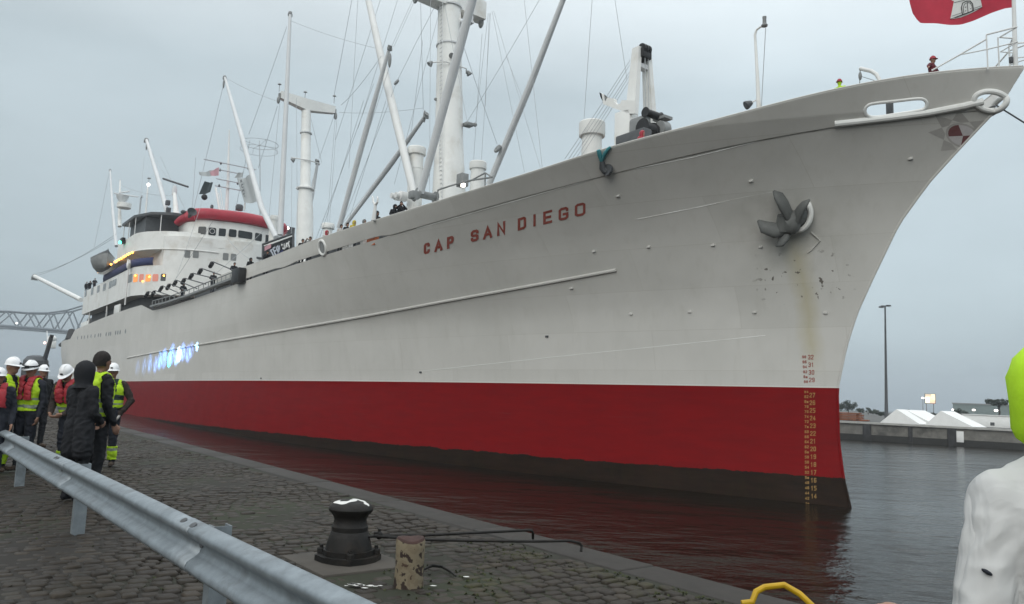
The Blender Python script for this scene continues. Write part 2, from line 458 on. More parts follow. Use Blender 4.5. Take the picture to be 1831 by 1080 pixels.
# ------------------------------------------------------------------ far bank
FA, FB = at_z(1500, 785, 0), at_z(1800, 803, 0)
FD = (FB - FA).normalized(); FN = Vector((FD.y, -FD.x, 0))
if FN.y < 0: FN = -FN
def f_pt(s, n, z=0.0): return FA + FD * s + FN * n + Vector((0, 0, z))
FT = 2.18
M['farwall'] = paint('stained_quay_concrete', (.17, .165, .15), .85, .35, .9, bump=.2, dirt=(.05, .05, .045), dscale=.35)
M['tidal'] = paint('wet_weed_band', (.022, .022, .02), .6, .3, 2)
M['farcap'] = paint('cap_concrete', (.36, .36, .34), .8, .2, 1.5)
M['fender'] = paint('dark_timber_fender', (.035, .035, .036), .8, .35, 2)
fg = MB()
pl = [f_pt(-120, .5), f_pt(140, .5), f_pt(140, 320), f_pt(-120, 320)]
fg.prism([(v.x, v.y) for v in pl], -2, FT - .02)
M['farground'] = paint('far_yard_asphalt', (.10, .10, .095), .9, .2, .3)
struct(fg.build('far_ground', M['farground'], sharp=None))
fr = empty('quay_wall_panel', f_pt(0, 0), math.atan2(FD.y, FD.x), 'low stained concrete quay wall across the water with dark buttresses and cap', 'wall')
sgn = 1 if FN.dot(Vector((-FD.y, FD.x, 0))) > 0 else -1
def fbox(mb_, s0, s1, n0, n1, z0, z1, bev=0):
    mb_.box((s0, min(n0 * sgn, n1 * sgn), z0), (s1, max(n0 * sgn, n1 * sgn), z1), 0, None, bev)
a = MB(); fbox(a, -110, 130, .06, .48, .72, FT - .22); a.build('wall_face', M['farwall'], fr, sharp=None)
a = MB(); fbox(a, -110, 130, .02, .47, -2, .718); a.build('tidal_band', M['tidal'], fr, sharp=None)
a = MB(); fbox(a, -110, 130, -.22, 1.0, FT - .218, FT); a.build('wall_cap', M['farcap'], fr, sharp=None)
for sx, wd in ((-24, 1.2), (-14.5, .9), (-6.5, .9), (3.1, .9), (7.7, .45), (11.9, .9), (20.6, 1.5), (20, .4), (26, .4), (32, .4)):
    a = MB(); fbox(a, sx - wd / 2, sx + wd / 2, -.16, .058, -.5, FT - .222, .02); a.build('buttress', M['fender'], fr)
# ================================================================== THE SHIP: hull, bulwark, decks, markings
ship = empty('cargo_ship', SP0, SHIP_ROT, 'huge white cargo ship with red boot topping, masts and raked bow alongside the quay', 'cargo ship')
# hull paint: bands by height, rust streak under the anchor, scuffs
m_, nt, p = new_mat('hull_paint_white_over_red'); L = nt.links
tch = nt.nodes.new('ShaderNodeTexCoord'); sp = nt.nodes.new('ShaderNodeSeparateXYZ'); L.new(tch.outputs['Object'], sp.inputs[0])
def nnoise(sc, det=6, ro=.6, mapsc=(1, 1, 1)):
    mp_ = nt.nodes.new('ShaderNodeMapping'); mp_.inputs['Scale'].default_value = mapsc; L.new(tch.outputs['Object'], mp_.inputs[0])
    n_ = nt.nodes.new('ShaderNodeTexNoise'); n_.inputs['Scale'].default_value = sc; n_.inputs['Detail'].default_value = det; n_.inputs['Roughness'].default_value = ro
    L.new(mp_.outputs[0], n_.inputs['Vector']); return n_.outputs[0]
def mrange(src, a, b, c_, d_, clamp=True):
    r_ = nt.nodes.new('ShaderNodeMapRange'); r_.clamp = clamp
    for k, v in zip(('From Min', 'From Max', 'To Min', 'To Max'), (a, b, c_, d_)): r_.inputs[k].default_value = v
    L.new(src, r_.inputs[0]); return r_.outputs[0]
def mth(op, a, b):
    n_ = nt.nodes.new('ShaderNodeMath'); n_.operation = op
    for i, v in enumerate((a, b)):
        if isinstance(v, (int, float)): n_.inputs[i].default_value = v
        else: L.new(v, n_.inputs[i])
    return n_.outputs[0]
def mixc(fac, a, b):
    n_ = nt.nodes.new('ShaderNodeMix'); n_.data_type = 'RGBA'
    if isinstance(fac, (int, float)): n_.inputs[0].default_value = fac
    else: L.new(fac, n_.inputs[0])
    for i, v in ((6, a), (7, b)):
        if isinstance(v, tuple): n_.inputs[i].default_value = (*v, 1)
        else: L.new(v, n_.inputs[i])
    return n_.outputs[2]
def smooth_box(src, lo, hi, soft):
    return mth('MULTIPLY', mrange(src, lo - soft, lo + soft, 0, 1), mrange(src, hi - soft, hi + soft, 1, 0))
Zc, Xc = sp.outputs['Z'], sp.outputs['X']
nA = nnoise(.35, 7); nB = nnoise(1.2, 6, .6, (.5, .5, 3.0)); nC = nnoise(.8, 8, .7, (3.0, 3.0, .25))
white = mixc(mrange(nA, .35, .7, 0, 1), (.575, .568, .54), (.525, .52, .492))
white = mixc(mth('MULTIPLY', mrange(nC, .52, .75, 0, .5), .6), white, (.41, .40, .355))          # faint run-off streaks
redc = mixc(mrange(nB, .35, .7, 0, 1), (.185, .003, .0045), (.15, .003, .0045))
brown = mixc(mrange(nB, .35, .65, 0, 1), (.022, .0115, .007), (.011, .0065, .004))
AP = hull_hit(1428, 470)                                           # where the anchor's rust runs down
dx = mth('SUBTRACT', Xc, AP.x)
wobble = mth('MULTIPLY', mth('SUBTRACT', nnoise(.9, 3), .5), .5)
streak = mth('MULTIPLY', smooth_box(mth('ADD', dx, wobble), -.28, .28, .26), smooth_box(Zc, 5.6, AP.z + .9, .7))
white = mixc(mth('MULTIPLY', streak, .5), white, (.40, .35, .18))
chips = mth('MULTIPLY', mrange(nnoise(4.2, 3, .5), .655, .67, 0, 1), mth('MULTIPLY', smooth_box(dx, -1.5, 1.5, .4), smooth_box(Zc, AP.z - 1.5, AP.z + .3, .35)))
white = mixc(chips, white, (.14, .125, .11))
smud = mth('MULTIPLY', mth('MULTIPLY', smooth_box(dx, -1.3, 1.5, .9), smooth_box(Zc, AP.z - .1, AP.z + 2.4, .8)), mrange(nnoise(1.1, 5), .4, .65, 0, .45))
white = mixc(smud, white, (.30, .30, .26))
# plating: strakes butted like bricks, each plate a shade of its own, a fine line between
cxy = nt.nodes.new('ShaderNodeCombineXYZ'); L.new(Xc, cxy.inputs[0]); L.new(Zc, cxy.inputs[1])
bk = nt.nodes.new('ShaderNodeTexBrick'); L.new(cxy.outputs[0], bk.inputs['Vector']); bk.offset = .5
for k_, v_ in (('Scale', 1.0), ('Brick Width', 7.6), ('Row Height', 1.75), ('Mortar Size', .012), ('Mortar Smooth', .4), ('Bias', 0.0)): bk.inputs[k_].default_value = v_
bk.inputs['Color1'].default_value = (1, 1, 1, 1); bk.inputs['Color2'].default_value = (.93, .93, .925, 1); bk.inputs['Mortar'].default_value = (.86, .85, .83, 1)
mlt = nt.nodes.new('ShaderNodeMix'); mlt.data_type = 'RGBA'; mlt.blend_type = 'MULTIPLY'; mlt.inputs[0].default_value = 1.0
L.new(white, mlt.inputs[6]); L.new(bk.outputs['Color'], mlt.inputs[7]); white = mlt.outputs[2]
# scrapes and old fender rub on the boot topping
rub = mth('MULTIPLY', mrange(nnoise(1.0, 8, .7, (.25, .25, 5.0)), .60, .74, 0, .55), mrange(nnoise(.22, 3), .45, .6, 0, 1))
redc = mixc(rub, redc, (.13, .055, .05))
brown = mixc(mrange(nnoise(2.2, 6, .7, (1, 1, .3)), .5, .7, 0, .7), brown, (.020, .0145, .006))
base = mixc(mth('GREATER_THAN', mth('ADD', Zc, mth('MULTIPLY', nnoise(1.6, 6, .7, (.6, .6, 1.0)), .40)), 1.28), brown, redc)
base = mixc(mth('GREATER_THAN', Zc, 4.585), base, (.60, .60, .57))
base = mixc(mth('GREATER_THAN', Zc, 4.64), base, white)
L.new(base, p.inputs['Base Color']); p.inputs['Roughness'].default_value = .42; p.inputs['Specular IOR Level'].default_value = .09
# slightly hungry plating between frames
wv = nt.nodes.new('ShaderNodeTexNoise'); wv.inputs['Scale'].default_value = .55; wv.inputs['Detail'].default_value = 2; L.new(tch.outputs['Object'], wv.inputs['Vector'])
bmp = nt.nodes.new('ShaderNodeBump'); bmp.inputs['Strength'].default_value = .55; bmp.inputs['Distance'].default_value = .06; L.new(wv.outputs[0], bmp.inputs['Height']); L.new(bmp.outputs[0], p.inputs['Normal'])
M['hull'] = m_

# level lines read off the shell
def line_tab(pix):
    t = []
    for q in pix:
        h = hull_hit(*q)
        if h: t.append((h.x, h.z))
    return sorted(t)
KN = line_tab([(1720, 196), (1600, 210), (1490, 222), (1409, 239), (1240, 280), (1100, 309), (1000, 336), (851, 378), (740, 410), (689, 424.5), (581, 457), (500, 482), (431, 505), (342, 536), (266, 559)])
KN = [(stem_x(14.1) - 1, KN[0][1] + .05)] + KN + [(160, KN[-1][1])]
TOP = line_tab([(1800, 117.5), (1700, 127), (1570, 143), (1430, 175), (1365, 193), (1240, 226), (1200, 236), (1090, 263), (980, 300), (850, 340), (750, 371), (650, 401), (540, 438), (468, 467), (420, 484), (403, 489)])
TOP = [(-7.5, TOP[0][1])] + TOP + [(47, TOP[-1][1] - .1)]
def smooth_tab(tab, lo, hi, step=2.0, win=5.0):
    xs = np.arange(lo, hi, step); r_ = []
    for x in xs:
        w_ = [interp(x + d, tab) for d in np.linspace(-win, win, 11)]
        r_.append((float(x), float(sum(w_) / len(w_))))
    return r_
KN = smooth_tab(KN, -8, 160); TOP = smooth_tab(TOP, -8, 50, 1.0, 2.0)
FRD = 64.0                                                           # bulwark ends abreast the gangway
def z_kn(X): return interp(X, KN)
def z_top(X): return interp(X, TOP)
AFT_TOP = line_tab([(258, 544), (220, 555), (190, 566), (175, 572), (135, 589)])
def z_deck_edge(X):
    """top edge of the shell"""
    if X < 62: return z_kn(X)
    if X > 114: return interp(X, [(114, 12.15), (114.6, 10.9), (155, 11.2)])
    return interp(X, [(62, z_kn(62)), (67, z_kn(67)), (70, 12.5)] + AFT_TOP + [(114, 12.15)])
def shell_pt(d, z, side, off=0.0):
    X = stem_x(z) + d
    return (X, side * (hull_b(X, z) + off), z)
ds_ = [0, .02, .08, .2, .4, .7, 1.1, 1.6, 2.2, 3, 4, 5, 6.2, 7.5, 9, 10.5, 12, 14, 16, 18.5, 21, 24, 27, 30, 34, 38, 42, 46, 50, 54, 58, 62, 66, 70, 76, 82, 88, 94, 100, 106, 111, 114, 116, 118.6, 119.4, 121, 124, 127, 131, 135, 138, 141, 144, 146.5, 148.5, 150, 151, 152, 153, 154, 156, 159]
NL = 26
h = MB()
for side in (1, -1):
    grid = []
    for d in ds_:
        row = []
        for k in range(NL + 1):
            # absolute heights low down, following the sheer near the top
            f = k / NL; X = d - 5 * f
            zt = z_deck_edge(stem_x(interp(d - 5, KN)) + d)
            z = -3 + (zt + 3) * f
            row.append(shell_pt(d, z, side))
        grid.append(row)
    h.sheet(grid)
hull_o = h.build('hull', M['hull'], ship, sharp=40)
# stem bar closing the two sides
zz = np.linspace(-2, z_kn(-6), 40)
st = MB(); st.tube([(stem_x(z) + .03, 0, z) for z in zz], .06, 8, flat=.8); st.build('stem_bar', M['hull'], ship)

# decks
fd = MB()
def deck_sheet(x0, x1, zf, mb_, n=40):
    grid = []
    for i in range(n + 1):
        X = x0 + (x1 - x0) * i / n; z = zf(X); b = max(hull_b(X, z) - .04, .0)
        grid.append([(X, b * t, z) for t in (-1, -.6, 0, .6, 1)])
    mb_.sheet(grid)
deck_sheet(-5.1, 66, lambda X: z_kn(X) - .12, fd, 60)
deck_sheet(66, 114, lambda X: 11.1, fd); deck_sheet(114.3, 151.5, lambda X: 9.9, fd)
fd.build('deck', M['deckred'], ship, sharp=None)
for x0_, x1_ in ((19.5, 33), (35, 47), (47.6, 58)):
    a = MB(); rows = [[], []]
    vs = []
    for X in np.linspace(x0_, x1_, 12):
        z = z_kn(X) - .11; yb = hull_b(X, z) - 1.4
        rows[0].append((X, yb, z)); rows[1].append((X, yb, z + 1.05))
    top_ = [[(p_[0], s_ * p_[1], p_[2]) for p_ in rows[1]] for s_ in (1, -1)]
    a.sheet(rows); a.sheet([[(p_[0], -p_[1], p_[2]) for p_ in r_] for r_ in rows]); a.sheet(top_)
    a.sheet([[rows[0][0], rows[1][0]], [(rows[0][0][0], -rows[0][0][1], rows[0][0][2]), (rows[1][0][0], -rows[1][0][1], rows[1][0][2])]])
    a.build('hatch_coaming', M['dgrey'], ship, sharp=30)

# bulwark with its long fairlead opening and bow eye; aft of the forecastle a slit runs under it
op_a, op_b = hull_hit(1546, 192), hull_hit(1656, 192)
zo0, zo1 = hull_hit(1600, 206).z, hull_hit(1600, 181).z
eye_c = hull_hit(1772, 181)
OPN = []
for q in ((1546, 197), (1549, 190), (1558, 185), (1600, 181), (1640, 176), (1652, 177), (1658, 184), (1655, 194), (1645, 198), (1600, 205), (1560, 211), (1549, 206)):
    hh = hull_hit(*q); OPN.append((hh.x, hh.z))
def inpoly(x, z, poly):
    c = False; n = len(poly)
    for i in range(n):
        (x1, z1), (x2, z2) = poly[i], poly[(i + 1) % n]
        if (z1 > z) != (z2 > z) and x < (x2 - x1) * (z - z1) / (z2 - z1) + x1: c = not c
    return c
EYE_R = .34
EYE_P = [(eye_c.x + .40 * cos(2 * pi * k / 16), eye_c.z + .30 * sin(2 * pi * k / 16)) for k in range(16)]
def gap(X):                                                          # height of the freeing slit
    return interp(X, [(20.5, 0.0), (21.5, .13), (31, .16), (33, .03), (34.5, .14), (45, .16), (64, .14)])
bw = MB()
xs = list(np.arange(-7.6, 4, .07)) + list(np.arange(4, 20, .5)) + list(np.arange(20, 47.01, .6))
NB = 30
for side in (1, -1):
    prev = None
    grid = []
    for X in xs:
        col = []
        for k in range(NB + 1):
            f = k / NB; zb, zt = z_kn(X) + gap(X), z_top(X)
            if X > 42: zt = zb + (zt - zb) * 1.0
            z = zb + (zt - zb) * f
            Xs = max(X, stem_x(z) + .0)
            col.append((Xs, side * hull_b(Xs, z), z))
        grid.append(col)
    vs = [q for c in grid for q in c]; fs = []
    n_ = NB + 1
    for i in range(len(xs) - 1):
        for k in range(NB):
            q = (i * n_ + k, i * n_ + k + 1, (i + 1) * n_ + k + 1, (i + 1) * n_ + k)
            mx_ = sum(vs[j][0] for j in q) / 4; mz_ = sum(vs[j][2] for j in q) / 4
            if inpoly(mx_, mz_, OPN) or inpoly(mx_, mz_, EYE_P): continue
            fs.append(q)
    bw.add(vs, fs)
bul = bw.build('bulwark', M['hull'], ship, sharp=40)
sol = bul.modifiers.new('plate', 'SOLIDIFY'); sol.thickness = .03; sol.offset = 0
# capping rail
cr_ = MB()
for side in (1, -1):
    cr_.tube([(max(X, stem_x(z_top(X)) + .05), side * hull_b(max(X, stem_x(z_top(X)) + .05), z_top(X)), z_top(X) + .02) for X in np.concatenate([np.arange(-7.2, 2, .3), np.arange(2, 47, 1.0)])], .03, 6)
cr_.build('cap_rail', M['hull'], bul)
def rim_pts(poly, off): 
    r_ = [(x, hull_b(x, z) + off, z) for x, z in poly]; return r_ + [r_[0], r_[1]]
def chaikin(poly, n=2):
    for _ in range(n):
        q = []
        for i in range(len(poly)):
            a, b = poly[i], poly[(i + 1) % len(poly)]
            q += [(a[0] * .75 + b[0] * .25, a[1] * .75 + b[1] * .25), (a[0] * .25 + b[0] * .75, a[1] * .25 + b[1] * .75)]
        poly = q
    return poly
for side in (1, -1):
    r_ = MB(); r_.tube([(x, y * side, z) for x, y, z in rim_pts(chaikin(OPN), .0)], .06, 8); r_.build('fairlead_rim', M['white'], bul)
    r_ = MB(); r_.tube([(x, y * side, z) for x, y, z in rim_pts(chaikin(EYE_P), .02)], .10, 10); r_.build('hawse_rim', M['white'], bul)
# white bitts seen through the opening
for q, sc in (((1578, 203), 1.0), ((1606, 199), .9), ((1636, 193), .9)):
    hh = hull_hit(*q); b = MB(); zb = z_kn(hh.x) - .12
    b.lathe([(.16, zb), (.16, zb + .05), (.11, zb + .1), (.10, hh.z - .1), (.2, hh.z + .05), (.21, hh.z + .11), (.12, hh.z + .13), (0, hh.z + .13)], (hh.x, hh.y - 1.05, 0), 14)
    b.build('mooring_bitt', M['white'], ship)
b = MB(); hh = hull_hit(1571, 195); b.box((hh.x - .1, hh.y - .9, z_kn(hh.x) - .1), (hh.x + .1, hh.y - .7, hh.z + .6), bev=.02); b.build('fairlead_post', M['dgrey'], ship)

def on_shell(pix, off=0.0):
    r_ = []
    for q in pix:
        h_ = hull_hit(*q); r_.append((h_.x, h_.y + off, h_.z))
    return r_
def dense(pix, n=10):
    r_ = []
    for a, b in zip(pix, pix[1:]):
        for k in range(n): r_.append((a[0] + (b[0] - a[0]) * k / n, a[1] + (b[1] - a[1]) * k / n))
    return r_ + [pix[-1]]
b = MB(); b.tube(on_shell(dense([(1493, 222), (1540, 217), (1600, 210), (1660, 202), (1720, 191), (1758, 182)], 6), .02), .13, 10, up=(0, 0, 1)); b.build('rubbing_strip', M['white'], ship)
b = MB(); b.tube(on_shell(dense([(1102, 483), (950, 511), (800, 538), (650, 566), (500, 592), (400, 609), (300, 626), (228, 640)], 8), .0), .085, 8); b.build('rub_rail', M['hull'], ship)
b = MB(); b.tube(on_shell(dense([(752, 664), (900, 648), (1050, 632), (1200, 617), (1368, 600)], 6), -.012), .02, 6); b.build('weld_seam', M['white'], ship)
b = MB(); b.tube(on_shell(dense([(1488, 224), (1409, 239), (1240, 281), (1100, 309), (1000, 337), (851, 379), (745, 409)], 6), -.008), .018, 6); b.build('weld_seam', M['white'], ship)
b = MB(); b.tube(on_shell(dense([(1390, 341), (1330, 352), (1250, 370), (1140, 392)], 6), -.014), .022, 6); b.build('weld_seam', M['white'], ship)
for q in ((1343, 323), (1275, 438), (1105, 350), (1360, 441), (1160, 441), (1233, 557), (1128, 561), (1022, 515), (978, 601), (1349, 558), (1476, 559), (752, 665), (1062, 449), (467, 676), (1628, 283)):
    hh = hull_hit(*q); b = MB(); b.box((hh.x - .09, hh.y - .03, hh.z - .06), (hh.x + .09, hh.y + .05, hh.z + .03), bev=.015)
    b.build('pad_eye', M['hull' if q[0] not in (752, 467, 978) else 'dgrey'], ship)
# round port in the forecastle bulwark
hh = hull_hit(577, 443); b = MB()
b.tube([(hh.x + .42 * cos(a), hull_b(hh.x + .42 * cos(a), hh.z + .42 * sin(a)) + .02, hh.z + .42 * sin(a)) for a in np.linspace(0, 2 * pi, 21)], .085, 8); b.build('port_ring', M['white'], ship)
b = MB(); b.add([(hh.x + .40 * cos(a), hull_b(hh.x + .40 * cos(a), hh.z + .40 * sin(a)) + .03, hh.z + .40 * sin(a)) for a in np.linspace(0, 2 * pi, 19)[:-1]], [tuple(range(18))]); b.build('port_cover', M['grey'], ship, sharp=None)
M['orangepaint'] = paint('orange_paint', (.45, .13, .05), .6, .15, 3)
for px_, py_, w_, mt_ in ((662, 432.2, 24, 'orangepaint'), (646, 436.8, 9, 'white'), (621, 443.5, 7, 'white'), (612, 446.5, 5, 'white')):      # gear stowed behind the slit
    hh = hull_hit(px_, py_, -.12); kx = w_ / 2 / F_PX * depth(hh.x, hh.y, hh.z) / .78
    b = MB(); b.box((hh.x - kx, hull_b(hh.x, hh.z) - .4, hh.z - .22), (hh.x + kx, hull_b(hh.x, hh.z) - .14, hh.z + .3)); b.build('stowed_locker', M[mt_], ship)

# ------------------------------------------------------------------ lettering built of strokes on the shell
GL = {
 'C': [[(4, 5.6), (4, 6.2), (3.2, 7), (.8, 7), (0, 6.2), (0, .8), (.8, 0), (3.2, 0), (4, .8), (4, 1.4)]],
 'A': [[(0, 0), (2, 7), (4, 0)], [(.75, 2.2), (3.25, 2.2)]],
 'P': [[(0, 0), (0, 7), (3.2, 7), (4, 6.2), (4, 4.1), (3.2, 3.3), (0, 3.3)]],
 'S': [[(4, 5.7), (4, 6.2), (3.2, 7), (.8, 7), (0, 6.2), (0, 4.4), (.8, 3.6), (3.2, 3.4), (4, 2.6), (4, .8), (3.2, 0), (.8, 0), (0, .8), (0, 1.3)]],
 'N': [[(0, 0), (0, 7), (4, 0), (4, 7)]],
 'D': [[(0, 0), (0, 7), (3.2, 7), (4, 6.2), (4, .8), (3.2, 0), (0, 0)]],
 'I': [[(2, 0), (2, 7)]],
 'E': [[(4, 7), (0, 7), (0, 0), (4, 0)], [(0, 3.5), (3.4, 3.5)]],
 'G': [[(4, 5.6), (4, 6.2), (3.2, 7), (.8, 7), (0, 6.2), (0, .8), (.8, 0), (3.2, 0), (4, .8), (4, 3.2), (2.2, 3.2)]],
 'O': [[(.8, 0), (3.2, 0), (4, .8), (4, 6.2), (3.2, 7), (.8, 7), (0, 6.2), (0, .8), (.8, 0)]],
 '0': [[(.8, 0), (3.2, 0), (4, .8), (4, 6.2), (3.2, 7), (.8, 7), (0, 6.2), (0, .8), (.8, 0)]],
 '1': [[(.6, 5.6), (2, 7), (2, 0)]],
 '2': [[(0, 5.6), (0, 6.2), (.8, 7), (3.2, 7), (4, 6.2), (4, 4.4), (0, .8), (0, 0), (4, 0)]],
 '3': [[(0, 6.2), (.8, 7), (3.2, 7), (4, 6.2), (4, 4.3), (3.2, 3.6), (1.4, 3.6)], [(3.2, 3.6), (4, 2.8), (4, .8), (3.2, 0), (.8, 0), (0, .8)]],
 '4': [[(3, 0), (3, 7), (0, 2.4), (0, 1.8), (4, 1.8)]],
 '5': [[(4, 7), (0, 7), (0, 4), (3.2, 4), (4, 3.2), (4, .8), (3.2, 0), (0, 0)]],
 '6': [[(4, 6.2), (3.2, 7), (.8, 7), (0, 6.2), (0, .8), (.8, 0), (3.2, 0), (4, .8), (4, 3), (3.2, 3.8), (0, 3.8)]],
 '7': [[(0, 7), (4, 7), (1.2, 0)]],
 '8': [[(.8, 0), (3.2, 0), (4, .8), (4, 2.8), (3.2, 3.6), (4, 4.4), (4, 6.2), (3.2, 7), (.8, 7), (0, 6.2), (0, 4.4), (.8, 3.6), (0, 2.8), (0, .8), (.8, 0)], [(.8, 3.6), (3.2, 3.6)]],
 '9': [[(0, .8), (.8, 0), (3.2, 0), (4, .8), (4, 6.2), (3.2, 7), (.8, 7), (0, 6.2), (0, 4), (.8, 3.2), (4, 3.2)]],
 'M': [[(0, 0), (0, 4.4), (2, 4.4), (2, 0)], [(2, 4.4), (4, 4.4), (4, 0)]],
}
def stroke_faces(line, wd):
    """mitred band along a polyline in the plane -> list of quads (a, b, c, d) of 2-D points"""
    P = [Vector(q) for q in line]; closed = (P[0] - P[-1]).length < 1e-6
    n = len(P); Lf, Rt = [], []
    if not closed:                                                  # square ends, as painted
        e0, e1 = (P[0] - P[1]).normalized() * wd * .5, (P[-1] - P[-2]).normalized() * wd * .5
        P[0] = P[0] + e0; P[-1] = P[-1] + e1
    for i in range(n):
        a = P[i - 1] if i > 0 else (P[-2] if closed else None)
        b = P[i + 1] if i < n - 1 else (P[1] if closed else None)
        da = (P[i] - a).normalized() if a is not None else (b - P[i]).normalized()
        db = (b - P[i]).normalized() if b is not None else da
        na, nb_ = Vector((-da.y, da.x)), Vector((-db.y, db.x))
        m2 = na + nb_
        m2 = na if m2.length < .2 else m2.normalized()
        k = wd / 2 / max(m2.dot(na), .45)
        q = P[i]
        if a is None and not closed: q = q - db * 0
        Lf.append(q + m2 * k); Rt.append(q - m2 * k)
    return [(Lf[i], Rt[i], Rt[i + 1], Lf[i + 1]) for i in range(n - 1)]
class GlyphList(list):
    def __init__(s): super().__init__(); s.layer = []
def glyph_quads(ch, x, z, wd_, ht, stroke):
    """quads in (x, z): glyph cell wd_ x ht with its lower left corner at x, z"""
    r_ = GlyphList()
    for li, ln in enumerate(GL[ch]):
        pl_ = [(a / 4 * (wd_ - stroke) + stroke / 2, b / 7 * (ht - stroke) + stroke / 2) for a, b in ln]
        for q in stroke_faces(pl_, stroke): r_.append([(x + v.x, z + v.y) for v in q]); r_.layer.append(li)
    return r_
def shell_quads(mb_, quads, off, mi=0):
    """lay 2-D quads given as (X, Z) on the starboard shell, cut finely enough to follow it"""
    for q in quads:
        a, b, c_, d_ = [Vector(v) for v in q]
        n = max(1, int(max((a - d_).length, (b - c_).length) / .35)); grid = []
        for i in range(n + 1):
            u = i / n; l_, r2 = a.lerp(d_, u), b.lerp(c_, u)
            grid.append([(v.x, hull_b(v.x, v.y) + off, v.y) for v in (l_, r2)])
        mb_.sheet(grid, mi)
# (character, photo pixel of lower left, of lower right, of upper left corner)
for ch, bl, br, tl in (('C', (758, 455.5), (769, 452.5), (758, 436)), ('A', (777, 451.5), (791.5, 447), (777, 431)), ('P', (799.5, 445.5), (811.5, 442), (799.5, 424.5)),
                       ('S', (842, 433.5), (856, 430), (842, 413)), ('A', (864, 429), (880.5, 424.5), (864, 407)), ('N', (889, 422.5), (904, 418.5), (889, 399)),
                       ('D', (926, 413), (941, 408.5), (926, 391)), ('I', (950, 406), (962, 403.5), (950, 384.5)), ('E', (971.5, 402), (987.5, 398), (971.5, 379)),
                       ('G', (999, 395.5), (1016.5, 391.5), (999, 373)), ('O', (1028, 388.5), (1047, 384.5), (1028, 365.5))):
    A_, B_, T_ = hull_hit(*bl), hull_hit(*br), hull_hit(*tl)
    wp, hp = br[0] - bl[0], bl[1] - tl[1]                          # cell in photo pixels
    nm_ = MB(); gq = glyph_quads(ch, 0, 0, 1.0 * wp, 1.0 * hp, 4.5 if ch != 'I' else 4.2)
    for q, li in zip(gq, gq.layer):
        shell_quads(nm_, [[(A_.x + (B_.x - A_.x) * u / wp + (T_.x - A_.x) * v / hp, A_.z + (B_.z - A_.z) * u / wp + (T_.z - A_.z) * v / hp) for u, v in q]], .012 + .004 * li)
    nm_.build('letter', M['redmark'], ship, sharp=None, fix=False)
def draft_z(m_ft): return m_ft - 4.04
def z_of_row(px, z):
    lo, hi = 500.0, 960.0
    for _ in range(40):
        m = (lo + hi) / 2
        if hull_hit(px, m).z > z: lo = m
        else: hi = m
    return m
def digits(txt, px, z, wp, hp, st_):
    dm = MB(); py = z_of_row(px, z)
    A_, B_, T_ = hull_hit(px, py), hull_hit(px + 4, py), hull_hit(px, py - 4)
    x = 0.0
    for ch in txt:
        gq = glyph_quads(ch, x, 0, wp, hp, st_)
        for q, li in zip(gq, gq.layer):
            shell_quads(dm, [[(A_.x + (B_.x - A_.x) * u / 4 + (T_.x - A_.x) * v / 4, A_.z + (B_.z - A_.z) * u / 4 + (T_.z - A_.z) * v / 4) for u, v in q]], .01 + .004 * li, 1 if z < 4.5 else 0)
        x += wp * 1.25
    dm.build('draft_mark', [M['redmark'], M['yellowmark']], ship, sharp=None, fix=False)
for ft in range(14, 33): digits(str(ft), interp(ft, [(14, 1450.5), (28, 1447.5), (32, 1445)]), draft_z(ft * .3048), 4.4, 8.2, 1.25)
for k in range(20, 50):
    val = k * 2
    t_ = ('%d' % (val // 10) + 'M') if val % 10 == 0 else str(val)
    digits(t_, interp(val, [(40, 1440), (85, 1438.5), (98, 1434.5)]), draft_z(val / 10), 3.2, 5.0, 1.0)
# compass-star emblem near the stem head, a quartered disc in the middle
em = MB(); EC = hull_hit(1722, 243)
M['star'] = paint('emblem_grey', (.40, .385, .365), .6, .1, 4); M['emblemred'] = paint('emblem_dark_red', (.16, .065, .065), .6, .1, 4); M['emblemgrey'] = paint('emblem_pale_grey', (.52, .50, .50), .6, .1, 4)
def emq(pts_, off, mi): shell_quads(em, [[(max(x, stem_x(z) + .02), z) for x, z in pts_]], off, mi)
ER = .78
for k in range(8):
    a0 = k * pi / 4 + .2; P_ = lambda r, a: (EC.x + r * cos(a) * 1.1, EC.z + r * sin(a))
    emq([P_(ER * .62, a0 - pi / 8), P_(ER * .5, a0), P_(ER, a0), P_(ER, a0)], .008, 0)
    emq([P_(ER * .62, a0 + pi / 8), P_(ER * .5, a0), P_(ER, a0), P_(ER, a0)], .008, 0)
for k in range(24):
    a0, a1 = k * pi / 12, (k + 1) * pi / 12
    mi = 1 if (k // 6) % 2 == 0 else 2
    P_ = lambda r, a: (EC.x + r * cos(a) * 1.1, EC.z + r * sin(a))
    emq([P_(.01, a0), P_(ER * .42, a0), P_(ER * .42, a1), P_(.01, a1)], .012, mi)
    emq([P_(ER * .42, a0), P_(ER * .49, a0), P_(ER * .49, a1), P_(ER * .42, a1)], .012, 0)
em.build('bow_emblem', [M['star'], M['emblemred'], M['emblemgrey']], ship, sharp=None, fix=False)
# hawse pipe mouth behind the anchor
hp = hull_hit(1430, 385); b = MB()
b.tube([(hp.x + .52 * cos(a), hp.y + .14 * sin(a) * 0 + .05, hp.z + .62 * sin(a)) for a in np.linspace(0, 2 * pi, 25)], .11, 8); b.build('hawse_pipe_lip', M['white'], ship)
b = MB(); b.lathe([(0, 0), (.5, 0)], (hp.x, hp.y + .03, hp.z), 18, M=Matrix.Rotation(-pi / 2, 4, 'X')); b.build('hawse_pipe_mouth', M['grey'], ship)
